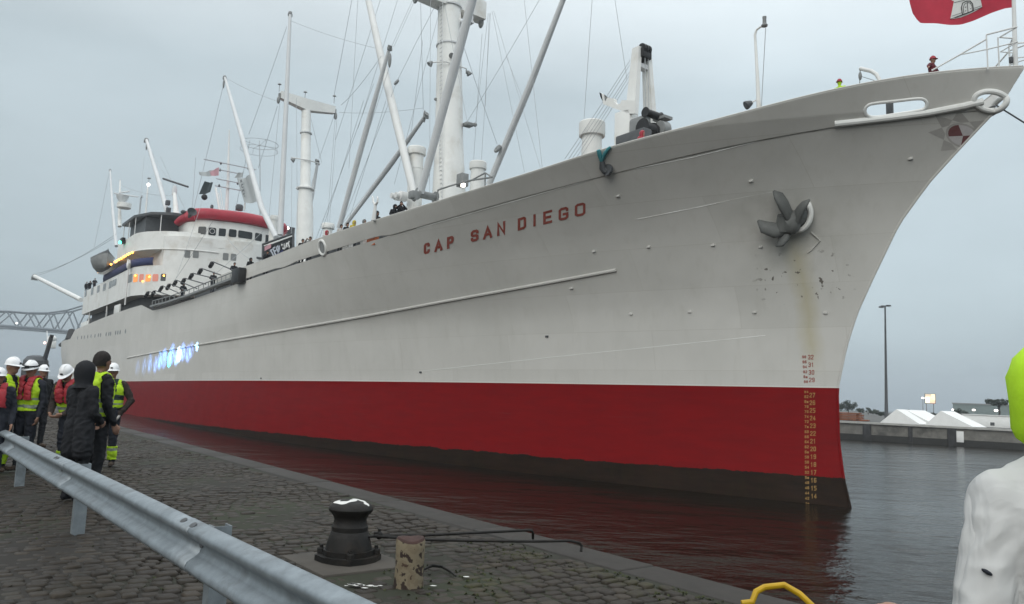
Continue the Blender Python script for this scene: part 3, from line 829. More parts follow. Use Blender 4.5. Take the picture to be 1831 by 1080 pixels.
# ================================================================== THE SHIP: superstructure
def outline(hw, xf, xc, rc, xa, bulge=.8, n=10):
    """plan of a house: half width hw, straight sides from xa forward to xc, round corners, gently bowed front at xf (ship X grows aft)"""
    half = [(xa, hw), (xc, hw)]
    yc = hw - rc
    for k in range(1, n + 1):
        a = pi / 2 * k / n
        half.append((xc - (xc - (xf + bulge)) * sin(a), yc + rc * cos(a)))
    for k in range(1, 5):
        y = yc * (1 - k / 4); half.append((xf + bulge * (y / yc) ** 2, y))
    left = [(x, -y) for x, y in reversed(half[:-1])]
    return half + left
def inset(poly, d):
    """shrink a plan towards its middle line by d on the sides and front"""
    return [(x + d * .8 if x < 100 else x, max(abs(y) - d, 0) * (1 if y >= 0 else -1)) for x, y in poly]
def wall_hit(px, py, poly, off=0.0):
    """where the line of sight of a photo pixel meets the house wall of this plan: point, outward normal"""
    d = ray(px, py); o_ = s_local(CAMP); dl = Vector((d.dot(SD), d.dot(SN), d.dot(SU))); best = None
    for (x1, y1), (x2, y2) in zip(poly, poly[1:]):
        ex, ey = x2 - x1, y2 - y1; den = dl.x * ey - dl.y * ex
        if abs(den) < 1e-9: continue
        t = ((x1 - o_.x) * ey - (y1 - o_.y) * ex) / den
        u = ((x1 - o_.x) * dl.y - (y1 - o_.y) * dl.x) / den
        if t > 0 and 0 <= u <= 1 and (best is None or t < best[0]):
            nrm = Vector((-ey, ex, 0)).normalized()
            if nrm.dot(dl) > 0: nrm = -nrm
            best = (t, nrm)
    if best is None: return None
    return o_ + dl * best[0] + best[1] * off, best[1]
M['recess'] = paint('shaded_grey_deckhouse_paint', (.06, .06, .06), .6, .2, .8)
M['sill'] = paint('window_frame_paint', (.55, .56, .55), .5, .1, 2)
M['winlit'] = emit('lit_window_orange', (1.0, .36, .10), .5)
M['winlit2'] = emit('lit_window_pinkish', (.85, .32, .24), .24)
P1 = outline(10.2, 73.0, 81.5, 7.5, 111.0)           # promenade block
H0 = 11.15; H1, H2, H3, H4 = (onplane(268, y_, 9.0).z for y_ in (525.5, 475, 447, 416))
sup = MB()
sup.prism(P1, H1, H2)
sup_o = sup.build('superstructure', M['white'], ship, sharp=30)
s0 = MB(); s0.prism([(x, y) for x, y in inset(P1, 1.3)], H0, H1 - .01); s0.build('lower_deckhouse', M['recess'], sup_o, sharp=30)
# front wall rises over the next two decks; at the sides the deck is open
P2 = [q for q in P1]
front = [q for q in P1 if q[0] < 76.4]
fr_poly = front + [(87.5, front[-1][1]), (87.5, front[0][1])]
a = MB(); HF = wall_hit(440, 433, P1)[0].z; a.prism(fr_poly, H2 + .004, HF); a.build('bridge_front', M['white'], sup_o, sharp=30)
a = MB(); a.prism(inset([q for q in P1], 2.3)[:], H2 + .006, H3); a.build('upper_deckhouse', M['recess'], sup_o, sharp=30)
wing_top = outline(10.15, 73.9, 81.5, 7.4, 90.0)
a = MB(); a.prism([q for q in wing_top], H3 + .002, H4 + .0); a.build('wing_bulwark', M['white'], sup_o, sharp=30)
a = MB(); a.prism(outline(9.9, 75, 81.5, 7.0, 104), H3 + .001, H3 + .12); a.build('boat_deck', M['white'], sup_o, sharp=30)
# rail moulding round the open deck
a = MB(); pth = [(x - .02, y + .03, H3 - .02) for x, y in P1[:12] if x < 96 or True]; pth[0] = (91, 10.23, H3 - .02); a.tube(pth, .09, 6); a.build('deck_edge_moulding', M['white'], sup_o)
# blue canvas round the open promenade
cv = MB(); pc = [(x, y) for x, y in P1[:12]]; pc[0] = (97, 10.2)
grid = [[(x - .06 * 0, y + .05, H2 + .02), (x, y + .10, H2 + .45), (x, y + .05, H2 + .92)] for x, y in pc if x > 76.2]
cv.sheet(grid); cvo = cv.build('canvas_dodger', M['blue'], sup_o, sharp=60)
sm = cvo.modifiers.new('cloth', 'SOLIDIFY'); sm.thickness = .03
# string of orange lamps under the deck head
pl_ = [(181, 465), (190, 461), (204, 455), (211, 453.5), (214, 452), (218, 450.5), (222, 449), (226, 448), (229, 448.5), (233, 447.5), (236, 448), (241, 446)]
grp = []
for q in pl_:
    r_ = wall_hit(q[0], q[1] + 1.5, P1[:14] if q[0] > 176 else P1, .25)
    if r_ is None: continue
    pt = r_[0]; a = MB(); a.ball((pt.x, pt.y, min(pt.z, H3 - .2)), .13, 8, 5); a.build('string_lamp', M['orange'], sup_o)
    grp.append((pt.x, pt.y, min(pt.z, H3 - .2) + .1))
if len(grp) > 2:
    a = MB(); a.tube(grp, .015, 5); a.build('lamp_string_cable', M['black'], sup_o)
    la = bpy.data.lights.new('string_lamp_light', 'POINT'); lo = bpy.data.objects.new('string_lamp_light', la); COL.objects.link(lo)
    mid = grp[len(grp) // 3]; lo.location = (mid[0], mid[1] - .4, mid[2] - .1); lo.parent = ship; la.energy = 10; la.color = (1, .40, .08); la.shadow_soft_size = .4

def window(px, py, wpx, hpx, poly, mat, parent, frame=True, rot=0.0, arch=.2):
    r_ = wall_hit(px, py, poly, .0)
    if r_ is None: return
    pt, nr = r_
    tz = Vector((0, 0, 1)); tx = tz.cross(nr).normalized()
    D = depth(pt.x, pt.y, pt.z)
    vdir = (CAMP - s_world(pt)).normalized(); nw = SD * nr.x + SN * nr.y
    fs_ = max(abs(vdir.x * nw.x + vdir.y * nw.y) / sqrt(vdir.x ** 2 + vdir.y ** 2), .12)
    w_, h_ = wpx / F_PX * D / fs_ / 2, hpx / F_PX * D / 2
    w_ = min(w_, 1.6)
    def rr(w, h, r):
        out_ = []
        for sx, sz, a0 in ((1, 1, 0), (-1, 1, pi / 2), (-1, -1, pi), (1, -1, 3 * pi / 2)):
            for k in range(4):
                a = a0 + pi / 2 * k / 3
                out_.append((sx * (w - r) + r * cos(a), sz * (h - r) + r * sin(a)))
        return out_
    r0 = min(w_, h_) * .35
    inner = rr(w_, h_, r0)
    a = MB(); a.add([pt + tx * u + tz * v + nr * .02 for u, v in inner], [tuple(range(len(inner)))])
    wo = a.build('window', mat, parent, sharp=None)
    return wo
# round the lower block
for q in ((153.5, 524, 3.2, 13), (165, 521, 3.6, 13), (176, 517, 3.8, 12.5), (187, 513.5, 4.4, 13), (197.5, 509, 4.5, 13), (204.5, 505.5, 6.5, 12)):
    window(*q, P1, M['glassgrey'], sup_o)
for q, mt in (((232, 498, 8, 15), 'glassgrey'), ((242.5, 497.5, 7, 14), 'winlit'), ((253, 497, 7, 14), 'winlit2'), ((265, 497, 8.5, 13), 'winlit'), ((278, 496.5, 9.5, 13), 'winlit2'), ((292, 496, 8.5, 13), 'glass')):
    window(*q, P1, M[mt], sup_o)
for k, q in enumerate(((243, 493), (293.5, 493), (268, 495), (256, 503))):
    r_ = wall_hit(*q, P1, .06); a = MB(); a.ball(r_[0], .10, 8, 5); a.build('cabin_lamp', M['orange'], sup_o)
for q in ((335, 454, 9.5, 14), (350, 455, 9.5, 13), (403.5, 459, 9.5, 13), (417.5, 460, 9.5, 12.5)):
    window(*q, P1, M['glassgrey' if q[0] < 400 else 'glassgrey'], sup_o)
r_ = wall_hit(461, 461, P1, .02)
if r_: a = MB(); a.box((r_[0].x - .05, r_[0].y - .5, r_[0].z - .12), (r_[0].x + .08, r_[0].y + .5, r_[0].z + .12), bev=.03); a.build('vent_slot', M['dgrey'], sup_o)
# seams on the white front
for q in (((300, 436), (470, 450)), ):
    pts_ = [wall_hit(x, 436 + (x - 300) * 14 / 170, P1, -.005)[0] for x in range(310, 470, 16)]
    a = MB(); a.tube(pts_, .02, 5); a.build('weld_seam', M['post'], sup_o)

# wheelhouse with round-cornered front and red roof
PW = outline(5.5, 73.6, 77.2, 2.8, 86, .6)
whm = MB(); ZR0, ZR1 = wall_hit(420, 398.5, PW)[0].z, wall_hit(420, 378.5, PW)[0].z; whm.prism(PW, H4 - 1.6, ZR0 + .02); wh = whm.build('wheelhouse', M['white'], ship, sharp=30)
WB = [q for q in PW]
for q in ((361.5, 412, 13, 14), (379.5, 414, 12.5, 14), (397, 415.5, 13, 14), (416, 417, 13, 14), (438.5, 420, 24, 13), (462, 424, 12, 14), (477, 427, 9.5, 14)):
    window(*q, PW, M['glass'], wh)
# clear-view disc in the second window
r_ = wall_hit(379.5, 413.5, PW, .05)
if r_:
    a = MB(); nr = r_[1]; tx = Vector((0, 0, 1)).cross(nr)
    a.tube([r_[0] + tx * (.27 * cos(t)) + Vector((0, 0, .27 * sin(t))) for t in np.linspace(0, 2 * pi, 17)], .03, 6); a.build('clear_view_ring', M['post'], wh)
def grow(poly, d): return [(x - d if x < 90 else x + d * .3, y + d * (1 if y > 0 else -1 if y < 0 else 0)) for x, y in poly]
rf = MB()
HR_ = ZR1 - ZR0
prof = [(.05, ZR0), (.36, ZR0 + .06), (.50, ZR0 + .3 * HR_), (.50, ZR0 + .6 * HR_), (.36, ZR0 + .85 * HR_), (.10, ZR1), (-.6, ZR1 + .1), (-2.0, ZR1 + .12)]
rings = [[(x, y, z + .012 * (78 - x)) for x, y in grow(PW, d)] for d, z in prof]
for r1, r2 in zip(rings, rings[1:]):
    n_ = len(r1)
    rf.add(r1 + r2, [(i, i + 1, n_ + i + 1, n_ + i) for i in range(n_ - 1)])
rf.add(rings[-1], [tuple(range(len(rings[-1])))]); rf.add(rings[0], [tuple(range(len(rings[0])))])
roof = rf.build('roof', M['red'], wh, sharp=40)
# starboard lobe of the roof, drooping aft to the wing, with its dark horn
pts_ = [onplane(347, 386, 6.6), onplane(335, 388, 7.2), onplane(322, 394, 7.6), onplane(313, 399, 8.0)]
a = MB(); a.tube(pts_, [.62, .55, .42, .22], 10, flat=.8); a.build('roof_lobe', M['red'], wh)
c_ = onplane(341, 383, 7.6); a = MB(); a.lathe([(.12, -.6), (.2, -.3), (.25, .1), (.5, .5), (.48, .52), (.2, .2)], c_, 12, M=Matrix.Rotation(-1.2, 4, 'Y')); a.build('ship_horn', M['dgrey'], wh)
c_ = onplane(328, 379, 7.6); a = MB(); a.ball(c_, (.38, .3, .22), 10, 6); a.build('searchlight', M['dgrey'], wh)
c_ = onplane(428, 371, 0); a = MB(); a.lathe([(.42, -.35), (.46, .1), (.35, .32), (0, .38)], c_, 12); a.build('compass_cover', M['dgrey'], wh)
c_ = onplane(379, 369, 2); a = MB(); a.lathe([(.14, -.4), (.2, 0), (.12, .2), (0, .22)], c_, 10); a.build('roof_lamp', M['dgrey'], wh)
# starboard wing awning: dark slab on thin posts
aw = MB()
aq = [onplane(211, 413, 10.0), onplane(245, 397, 9.6), onplane(316, 402, 6.2), onplane(318, 414, 4.5), onplane(262, 418, 6.0)]
zc = 22.9
ZA = onplane(262, 398, 8.0).z
poly = [(89, 10.1), (82.6, 10.1), (79.2, 9.0), (77.6, 7.0), (77.4, 5.0), (89, 5.0)]
aw.prism(poly, ZA - .3, ZA); aw_o = aw.build('wing_awning', M['dgrey'], ship, sharp=30)
for x, y in ((88.6, 9.9), (85.5, 9.95), (82.4, 9.9), (78.6, 8.0), (78, 5.4)):
    a = MB(); a.tube([(x, y, H4 - .05), (x, y, ZA - .29)], .05, 6); a.build('awning_post', M['post'], aw_o)
a = MB(); a.box((80.5, 5.6, H4 + .002), (88.5, 9.2, ZA - .35)); a.build('wing_shelter', M['dgrey'], aw_o)
# green sidelight in its dark box
r_ = wall_hit(222.5, 434, P1, .3); pt = r_[0]
a = MB(); a.box((pt.x - .5, pt.y - .3, pt.z - .1), (pt.x + .6, pt.y + .1, pt.z + .55), bev=.04); so = a.build('sidelight_box', M['black'], ship)
a = MB(); a.ball((pt.x - .15, pt.y + .2, pt.z - .05), .2, 10, 6); a.build('sidelight', M['green_light'], so)
# white forked fairlead hanging on the promenade side (davit arm)
r_ = wall_hit(236, 475, P1, .35); pt = r_[0]
a = MB(); z_ = pt.z
a.tube([(pt.x, pt.y, H1 - 1.0), (pt.x, pt.y, z_ - .2)], .09, 8); a.tube([(pt.x, pt.y, z_ - .3), (pt.x + .5, pt.y, z_ + .2), (pt.x + .6, pt.y, z_ + .8)], [.2, .16, .06], 8); a.tube([(pt.x, pt.y, z_ - .3), (pt.x - .4, pt.y, z_ + .2), (pt.x - .35, pt.y, z_ + .6)], [.2, .16, .06], 8)
a.build('davit_arm', M['post'], ship)
# bulwark segments and white screens in the shaded lower recess
for (xa, xb, ya, za, zb) in ((85.0, 88.0, 10.3, 12.4, 13.7), (107, 113, 9.9, 11.1, 13.2)):
    a = MB(); a.box((xa, ya - .2, za), (xb, ya, zb), bev=.05); a.build('side_screen', M['white'], ship)
for xx in (94, 106):
    a = MB(); a.tube([(xx, 10.0, 11.1), (xx, 10.0, H1 + .01)], .09, 8); a.build('deck_pillar', M['white'], ship)
# aft deckhouse
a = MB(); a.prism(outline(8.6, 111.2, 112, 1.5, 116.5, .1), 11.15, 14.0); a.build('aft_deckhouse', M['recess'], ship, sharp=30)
# side scuttles well aft
sc = MB()
for q in ((139, 604), (146, 603.3), (151, 602.8), (157, 602), (163, 601.2), (170, 600.5), (176, 599.5), (180, 599), (190, 597.5), (195, 597), (198, 596.7), (207, 595), (211, 594.5), (215, 594), (224.5, 592.5)):
    hh = hull_hit(*q)
    if hh is None: continue
    a = MB(); a.add([(hh.x + .32 * cos(t), hull_b(hh.x, hh.z) + .015, hh.z + .26 * sin(t)) for t in np.linspace(0, 2 * pi, 13)[:-1]], [tuple(range(12))]); a.build('scuttle', M['glassgrey'], ship, sharp=None)

# accommodation ladder stowed along the side and its dark platform
a = MB(); LP = []
for q in ((272, 548), (300, 541), (340, 528), (380, 513), (415, 500), (428, 494)):
    hh = hull_hit(q[0], q[1], .25); LP.append(hh)
a.tube([(v.x, hull_b(v.x, v.z) + .25, v.z) for v in LP], .16, 6, flat=1.6)
a.tube([(v.x, hull_b(v.x, v.z) + .25, v.z + .55) for v in LP], .05, 6)
for i in range(24):
    t = i / 23 * (len(LP) - 1); k = min(int(t), len(LP) - 2); v = LP[k].lerp(LP[k + 1], t - k)
    a.tube([(v.x, hull_b(v.x, v.z) + .25, v.z), (v.x + .1, hull_b(v.x, v.z) + .25, v.z + .55)], .035, 5)
gw = a.build('gangway', M['grey'], ship)
v = hull_hit(425, 494, .35); a = MB(); a.box((v.x - .9, v.y - .3, v.z - .5), (v.x + .7, v.y + .25, v.z + .55), bev=.05); a.build('gangway_platform', M['black'], gw)
# outrigger lamps leaning over the bulwark, one row of nine
for hx, hy, ex, ey in ((266, 521, 296, 531), (277, 519.5, 312, 531), (291, 511, 320, 524), (304, 507.5, 335, 520), (316, 501, 352, 516), (331, 497.5, 368, 508), (345, 488.5, 388, 499), (361, 480, 410, 497), (381, 468, 417, 483)):
    Ye = hull_b(onplane(ex, ey, 10.4).x, 13) - .4
    e_ = onplane(ex, ey, Ye); hd = onplane(hx, hy, Ye - .4)
    a = MB(); a.tube([e_, hd], .05, 6); la_o = a.build('outrigger_arm', M['dgrey'], ship)
    lo_ = onplane(hx - 5.5, hy + 9, Ye - .4)
    a = MB(); dv = (lo_ - hd); a.tube([hd, hd + dv * .25, hd + dv * .3, lo_], [.05, .07, .19, .17], 8); a.build('outrigger_lamp', M['black'], la_o)
# ================================================================== THE SHIP: masts, derricks, vents, windlass, rigging
def px_m(P): return F_PX / depth(P.x, P.y, P.z)               # photo pixels per metre at a ship-frame point
def pole(name, pix, r_px, mat, parent, n=12, name2=None):
    """tapered round pole: pix = [(px, py, Y), ...], radii in photo pixels"""
    P_ = [onplane(*q) for q in pix]
    a = MB(); a.tube(P_, [r / px_m(v) for r, v in zip(r_px, P_)], n)
    return a.build(name, mat, parent, sharp=50), P_
# ---- foremast (the thick white one)
mx_ = onplane(806, 340).x
def on_mast(py, px=806): return onplane(px, py)
b0 = onplane(806, 372); t0_ = onplane(804, -28)
MA, MBt = onplane(803, 340), onplane(803.5, 10)
RK = (MBt.x - MA.x) / (MBt.z - MA.z)
def MX(z): return MA.x + RK * (z - MA.z)
mast_x = MA.x
def shear(k, z0): 
    m4 = Matrix.Identity(4); m4[0][2] = k; m4[0][3] = -k * z0; return m4
a = MB()
a.lathe([(1.32, 12.0), (1.28, 16.5), (1.20, 18.0), (1.02, 22), (.98, 25.5), (.88, 30), (.82, 35)], (mast_x, 0, 0), 24, M=shear(RK, MA.z))
mast = a.build('mast', M['white'], ship)
zc = onplane(805, 14).z; mast_x = MX(zc)
a = MB()                                                       # crosstree: two box arms
for s in (1, -1):
    vs = []
    for y, z0, z1, hx in ((0.5 * s, zc - .1, zc + 2.1, .65), (3.0 * s, zc - .05, zc + 1.3, .5)):
        vs += [(mast_x - hx, y, z0), (mast_x + hx, y, z0), (mast_x + hx, y, z1), (mast_x - hx, y, z1)]
    a.add(vs, [(0, 1, 5, 4), (1, 2, 6, 5), (2, 3, 7, 6), (3, 0, 4, 7), (4, 5, 6, 7), (0, 1, 2, 3)])
a.build('crosstree', M['white'], mast, sharp=30)
for y in (2.9, -2.9):
    a = MB(); a.ball((mast_x, y, zc - .2), (.3, .16, .42), 10, 6); a.box((mast_x - .12, y - .1, zc - .2), (mast_x + .12, y + .1, zc + .2)); a.build('derrick_block', M['grey'], mast)
def ring(z, r, parent, x=None, mat='boom'):
    a = MB(); a.lathe([(r, z - .07), (r + .1, z - .06), (r + .1, z + .06), (r, z + .07)], (MX(z) if x is None else x, 0, 0), 20); a.build('mast_band', M[mat], parent)
for py in (13, 82): ring(onplane(805, py).z, .88, mast)
def floodlight(pt, d, parent, r=.22, mat='grey'):
    d = Vector(d).normalized(); q = Vector((0, 0, 1)).rotation_difference(d).to_matrix().to_4x4()
    a = MB(); a.lathe([(.06, -.3), (.12, -.22), (r, 0), (r, .05), (.02, .06)], pt, 12, M=q); a.build('floodlight', M[mat], parent)
zb = onplane(805, 120).z; mast_x = MX(zb)
a = MB(); a.tube([(mast_x, 1.4, zb), (mast_x - .9, .9, zb - .1), (mast_x - .9, -.9, zb - .1), (mast_x, -1.5, zb)], .05, 6); a.build('light_bracket', M['post'], mast)
for pt, d in (((mast_x + .2, 1.55, zb - .12), (.2, .6, -.8)), ((mast_x - 1.1, 0.5, zb + .4), (-.5, .6, -.6)), ((mast_x - .2, -1.65, zb - .1), (-.2, -.5, -.8))): floodlight(pt, d, mast)
for py, yy, in ((41, -.7),):                                   # little hooded platform with a lamp
    v = onplane(826, 40, -.9); a = MB(); a.box((v.x - .9, v.y - .5, v.z - .25), (v.x + .4, v.y + .3, v.z - .1)); a.box((v.x - .9, v.y - .4, v.z - .1), (v.x - .6, v.y + .2, v.z + .3)); a.build('mast_platform', M['boom'], mast)
    a = MB(); a.ball((v.x - .3, v.y - .2, v.z + .25), .14, 8, 5); a.build('masthead_light', M['white_light'], mast)
a = MB()
for k in range(62): xx = MX(14.5 + k * .32) - .55; a.box((xx - .18, 1.03, 14.5 + k * .32), (xx + .18, 1.07, 14.53 + k * .32))
for dx in (-.73, -.37): a.tube([(MX(14.5) + dx, 1.05, 14.5), (MX(35) + dx, 1.05, 35)], .02, 4)
a.build('ladder', M['boom'], mast)
v = onplane(835, 222, -.9); a = MB(); a.box((v.x - .3, v.y - .4, v.z - .15), (v.x + .3, v.y + .2, v.z + .1), bev=.03); a.ball((v.x - .3, v.y - .5, v.z), .16, 8, 5); a.build('mast_lamp_box', M['grey'], mast)
v = onplane(781, 178, .9); a = MB(); a.ball((v.x, v.y + .1, v.z), .12, 8, 5); a.box((v.x - .1, v.y - .3, v.z - .06), (v.x + .1, v.y, v.z + .06)); a.build('mast_lamp', M['grey'], mast)
# mast house and working platform at its foot
mast_x = MA.x
zf = z_kn(mast_x) - .1
a = MB(); a.box((mast_x - 4.6, -3.2, zf), (mast_x + 4.4, 3.2, zf + 2.5), bev=.1); a.build('mast_house', M['white'], ship)
pr = []
for q in ((783, 340, 2.6), (803, 333, 2.6), (838, 323, 2.6), (880, 317, 2.6), (868, 309, 2.6)): pr.append(onplane(*q))
a = MB(); a.tube(pr[:4], .06, 6); a.tube([pr[3], pr[4]], .05, 6); a.tube([onplane(838, 325, 2.6), pr[4]], .05, 6); a.tube([pr[0], pr[0] + Vector((0, 0, -1.2))], .05, 6); a.tube([pr[4], pr[4] + Vector((0, 0, -1.4))], .05, 6)
a.build('platform_rail', M['grey'], ship)
for q, mt in (((828, 331, 2.4), 'white_light'),):
    v = onplane(*q); a = MB(); a.box((v.x - .1, v.y - .1, v.z - .11), (v.x + .1, v.y + .1, v.z + .11)); a.build('deck_light', M[mt], ship)
v = onplane(826, 322, 2.2); a = MB(); a.box((v.x - .35, v.y - .3, v.z - .45), (v.x + .3, v.y + .25, v.z + .4), bev=.05); a.build('winch_motor', M['grey'], ship)
v = onplane(764, 350, 3.0); a = MB()
for r_, y0, y1 in ((.26, -.7, .6), (.4, -.8, -.68), (.4, .58, .7)): a.lathe([(r_, y0), (r_, y1)], v, 12, M=Matrix.Rotation(pi / 2, 4, 'X'))
a.box((v.x - .3, v.y + .7, v.z - .4), (v.x + .3, v.y + 1.3, v.z + .1), bev=.05); a.build('cargo_winch', M['grey'], ship)
for q, s_ in (((720, 351, 3.6), 1.0), ((712, 352, 3.4), .8)):      # pale winch drums by the vent
    v = onplane(*q); a = MB(); a.lathe([(.34 * s_, -.25), (.34 * s_, .25), (.2, .3), (.2, .55), (.0, .55)], v, 14, M=Matrix.Rotation(-pi / 2, 4, 'X') ); a.build('winch_drum', M['post'], ship)

# ---- second mast, T shaped
b2 = onplane(545, 420); t2_ = onplane(547.5, 205); m2x = b2.x
zt2 = onplane(547, 199).z; RK2 = (t2_.x - b2.x) / (t2_.z - b2.z)
def MX2(z): return b2.x + RK2 * (z - b2.z)
a = MB(); a.lathe([(.82, 12.5), (.80, zt2 - 11), (.66, zt2 - 8.8), (.62, zt2 - 8.2), (.50, zt2 - 7.9), (.46, zt2)], (m2x, 0, 0), 20, M=shear(RK2, b2.z)); mast2 = a.build('mast', M['white'], ship)
a = MB()
m2x = MX2(zt2)
ta, tb_ = onplane(500, 172, 2.75), onplane(603, 195, -3.0)
for y_e, z_e in ((2.75, ta.z), (-3.0, tb_.z)):
    s = 1 if y_e > 0 else -1
    vs = []
    for y, z0, z1, hx in ((0, zt2 - .02, zt2 + 1.15, .42), (y_e, z_e - .32, z_e + .42, .28)):
        vs += [(m2x - hx, y, z0), (m2x + hx, y, z0), (m2x + hx, y, z1), (m2x - hx, y, z1)]
    a.add(vs, [(0, 1, 5, 4), (1, 2, 6, 5), (2, 3, 7, 6), (3, 0, 4, 7), (4, 5, 6, 7), (0, 1, 2, 3)])
a.build('crosstree', M['white'], mast2, sharp=30)
ring(zt2 - 2.4, .5, mast2, MX2(zt2 - 2.4)); ring(zt2 - 8.3, .78, mast2, MX2(zt2 - 8.3), 'post')
for y, z in ((2.8, ta.z), (-3.05, tb_.z)):
    a = MB(); a.ball((m2x, y * 1.04, z - .5), (.26, .16, .4), 10, 6); a.box((m2x - .1, y * 1.02 - .08, z - .3), (m2x + .1, y * 1.02 + .08, z + .2)); a.build('derrick_block', M['grey'], mast2)
for q in ((500, 151, 2.6), (546, 165, 0), (598, 172, -2.8)):
    v = onplane(*q); a = MB(); a.tube([v, (v.x, v.y, v.z - .75)], .03, 5); a.lathe([(.2, 0), (.05, .14), (0, .16)], v, 8); a.build('aerial_lamp', M['grey'], mast2)
for q, d in (((523, 287, 1.4), (.2, .6, -.6)), ((567, 289, -1.4), (-.2, -.4, -.8))): floodlight(onplane(*q), d, mast2, .24)
zz_ = onplane(547, 287).z; m2x = MX2(zz_)
a = MB(); a.tube([(m2x, 1.5, zz_), (m2x - .7, 0, zz_ - .1), (m2x, -1.5, zz_)], .06, 6); a.build('light_bracket', M['post'], mast2)
m2x = b2.x; a = MB(); zf2 = z_kn(m2x) - .1; a.box((m2x - 5, -3.2, zf2), (m2x + 4, 3.2, zf2 + 2.6), bev=.1); a.build('mast_house', M['white'], ship)

# ---- derrick booms
def boom(pix, r_px, mat='boom', heel=True, block=True):
    o_, P_ = pole('derrick_boom', pix, r_px, M[mat], ship)
    if block:
        v = P_[0]; r = r_px[0] / px_m(v)
        a = MB(); a.lathe([(r * 1.35, -.12), (r * 1.35, .12)], v, 10, M=Vector((0, 0, 1)).rotation_difference((P_[1] - P_[0]).normalized()).to_matrix().to_4x4())
        a.box((v.x - r * .5, v.y - r * 1.6, v.z - r * 2.2), (v.x + r * .5, v.y + r * 1.6, v.z - r * .2), bev=.03)
        a.build('boom_head', M['grey'], o_)
    return P_
boom([(519, 24, 4.6), (513, 160, 4.8), (501, 420, 5.0)], [2.6, 4.0, 5.2])
boom([(652, -30, 3.2), (690, 140, 3.4), (729, 300, 3.4), (741, 352, 3.4)], [5.0, 7.4, 7.2, 6.2], 'post')
boom([(852, -28, 3.6), (812, 122, 3.6), (752, 345, 3.6)], [7.6, 8.6, 6.4])
boom([(1012, -14, -1.6), (948, 152, -1.6), (874, 330, -1.6)], [4.8, 6.2, 5.8])
boom([(697, 84, 4.5), (655, 232, 4.5), (606, 408, 4.5)], [3.0, 5.2, 4.6])
boom([(762, 205, -2.6), (700, 292, -2.6), (618, 402, -2.6)], [3.2, 5.0, 3.2])
boom([(402, 138, 3.4), (430, 235, 3.4), (468, 372, 3.4), (494, 425, 3.4)], [2.2, 4.0, 5.2, 5.0])
boom([(262, 250, 5.6), (286, 330, 5.6), (330, 498, 5.6)], [2.6, 4.0, 4.6])
boom([(568, 290, -1.8), (558, 350, -1.6), (543, 425, -1.2)], [2.4, 3.6, 3.0])
boom([(197, 304, -2.0), (202, 380, -2.0), (208, 440, -2.0)], [1.2, 2.6, 3.0])
boom([(62, 494, 2.0), (145, 536, 2.0)], [3.2, 4.2], 'white')
# boom-head gear hanging near the tops
for q in ((697, 108, 4.6), (759, 208, -2.6), (400, 150, 3.5), (262, 262, 5.6)):
    v = onplane(*q); a = MB(); a.ball(v, (.14, .12, .55), 8, 6); a.build('hoist_block', M['grey'], ship)
for q, r in (((890, 266, -1.2), .3), ((709, 147, 0.5), .25), ((742, 355, 4), .2), ((445, 300, 3), .2)):
    v = onplane(*q); a = MB(); a.lathe([(r, -.08), (r * 1.1, 0), (r, .08)], v, 12, M=Matrix.Rotation(pi / 2 + .5, 4, 'X')); a.ball(v, (.1, .14, .1), 8, 4); a.build('snatch_block', M['grey'], ship)

# ---- ventilators with mushroom or band heads
def vent(px, top, hd, base, w_head, w_body, Y, band=None):
    v = onplane(px, top, Y); k = 1 / px_m(v); zt = v.z; x, y = v.x, v.y
    zh = onplane(px, hd, Y).z; zb_ = onplane(px, base, Y).z - 1.0
    rh, rb = w_head * k / 2, w_body * k / 2
    prof = [(rb * 1.12, zb_), (rb * 1.06, zb_ + .6)]
    if band: 
        zz = onplane(px, band, Y).z; prof += [(rb * 1.12, zz - .02), (rb * 1.18, zz), (rb * 1.02, zz + .03)]
    prof += [(rb, zh)]
    a = MB(); a.lathe(prof + [(rb, zh + .1)], (x, y, 0), 20); vo = a.build('ventilator', M['white'], ship)
    a = MB(); a.lathe([(rb * 1.01, zh + .02), (rh * .98, zh), (rh, zh + .04), (rh, zt - .06), (rh * .93, zt), (0, zt + .04)], (x, y, 0), 24); a.build('ventilator_head', M['white'], vo)
vent(745.5, 264, 277, 352, 33, 25, 2.4, 302)
vent(855, 290, 303, 330, 31, 25, -1.5)
vent(1059, 219, 244, 266, 47, 35, .8)
vent(587, 400, 409, 425, 23, 16, 2.2)
vent(491, 386, 394, 425, 16, 14, 1.0, 412)

# ---- windlass A-frame on the forecastle
wx = onplane(1146, 225).x; zf = z_kn(wx) - .12
zt = onplane(1149, 90, 0).z
a = MB()
for s in (1, -1):
    vs = []
    for y, z, hx, hy in ((1.05 * s, zf, .55, .17), (1.0 * s, zf + 2.6, .42, .17), (.36 * s, zt + .05, .24, .13)):
        vs += [(wx - hx, y - hy, z), (wx + hx, y - hy, z), (wx + hx, y + hy, z), (wx - hx, y + hy, z)]
    fs = [(0, 1, 2, 3), (8, 9, 10, 11)]
    for r_ in range(2):
        for j in range(4): fs.append((r_ * 4 + j, r_ * 4 + (j + 1) % 4, r_ * 4 + 4 + (j + 1) % 4, r_ * 4 + 4 + j))
    a.add(vs, fs)
af = a.build('derrick_post', M['white'], ship, sharp=30)
zc_ = onplane(1150, 119, 0).z
a = MB(); a.box((wx - .2, -.5, zc_ - .12), (wx + .2, .5, zc_ + .12)); a.build('post_crossbar', M['boom'], af)
a = MB(); z0 = onplane(1150, 107, 0).z; z1 = onplane(1150, 89, 0).z
a.box((wx - .42, -.34, z0), (wx + .3, .34, z1), bev=.05)
for y in (-.2, 0, .2): a.lathe([(.3, -.06), (.3, .06)], (wx - .2, y, z1 - .05), 14, M=Matrix.Rotation(pi / 2, 4, 'X'))
a.build('sheave_box', M['black'], af)
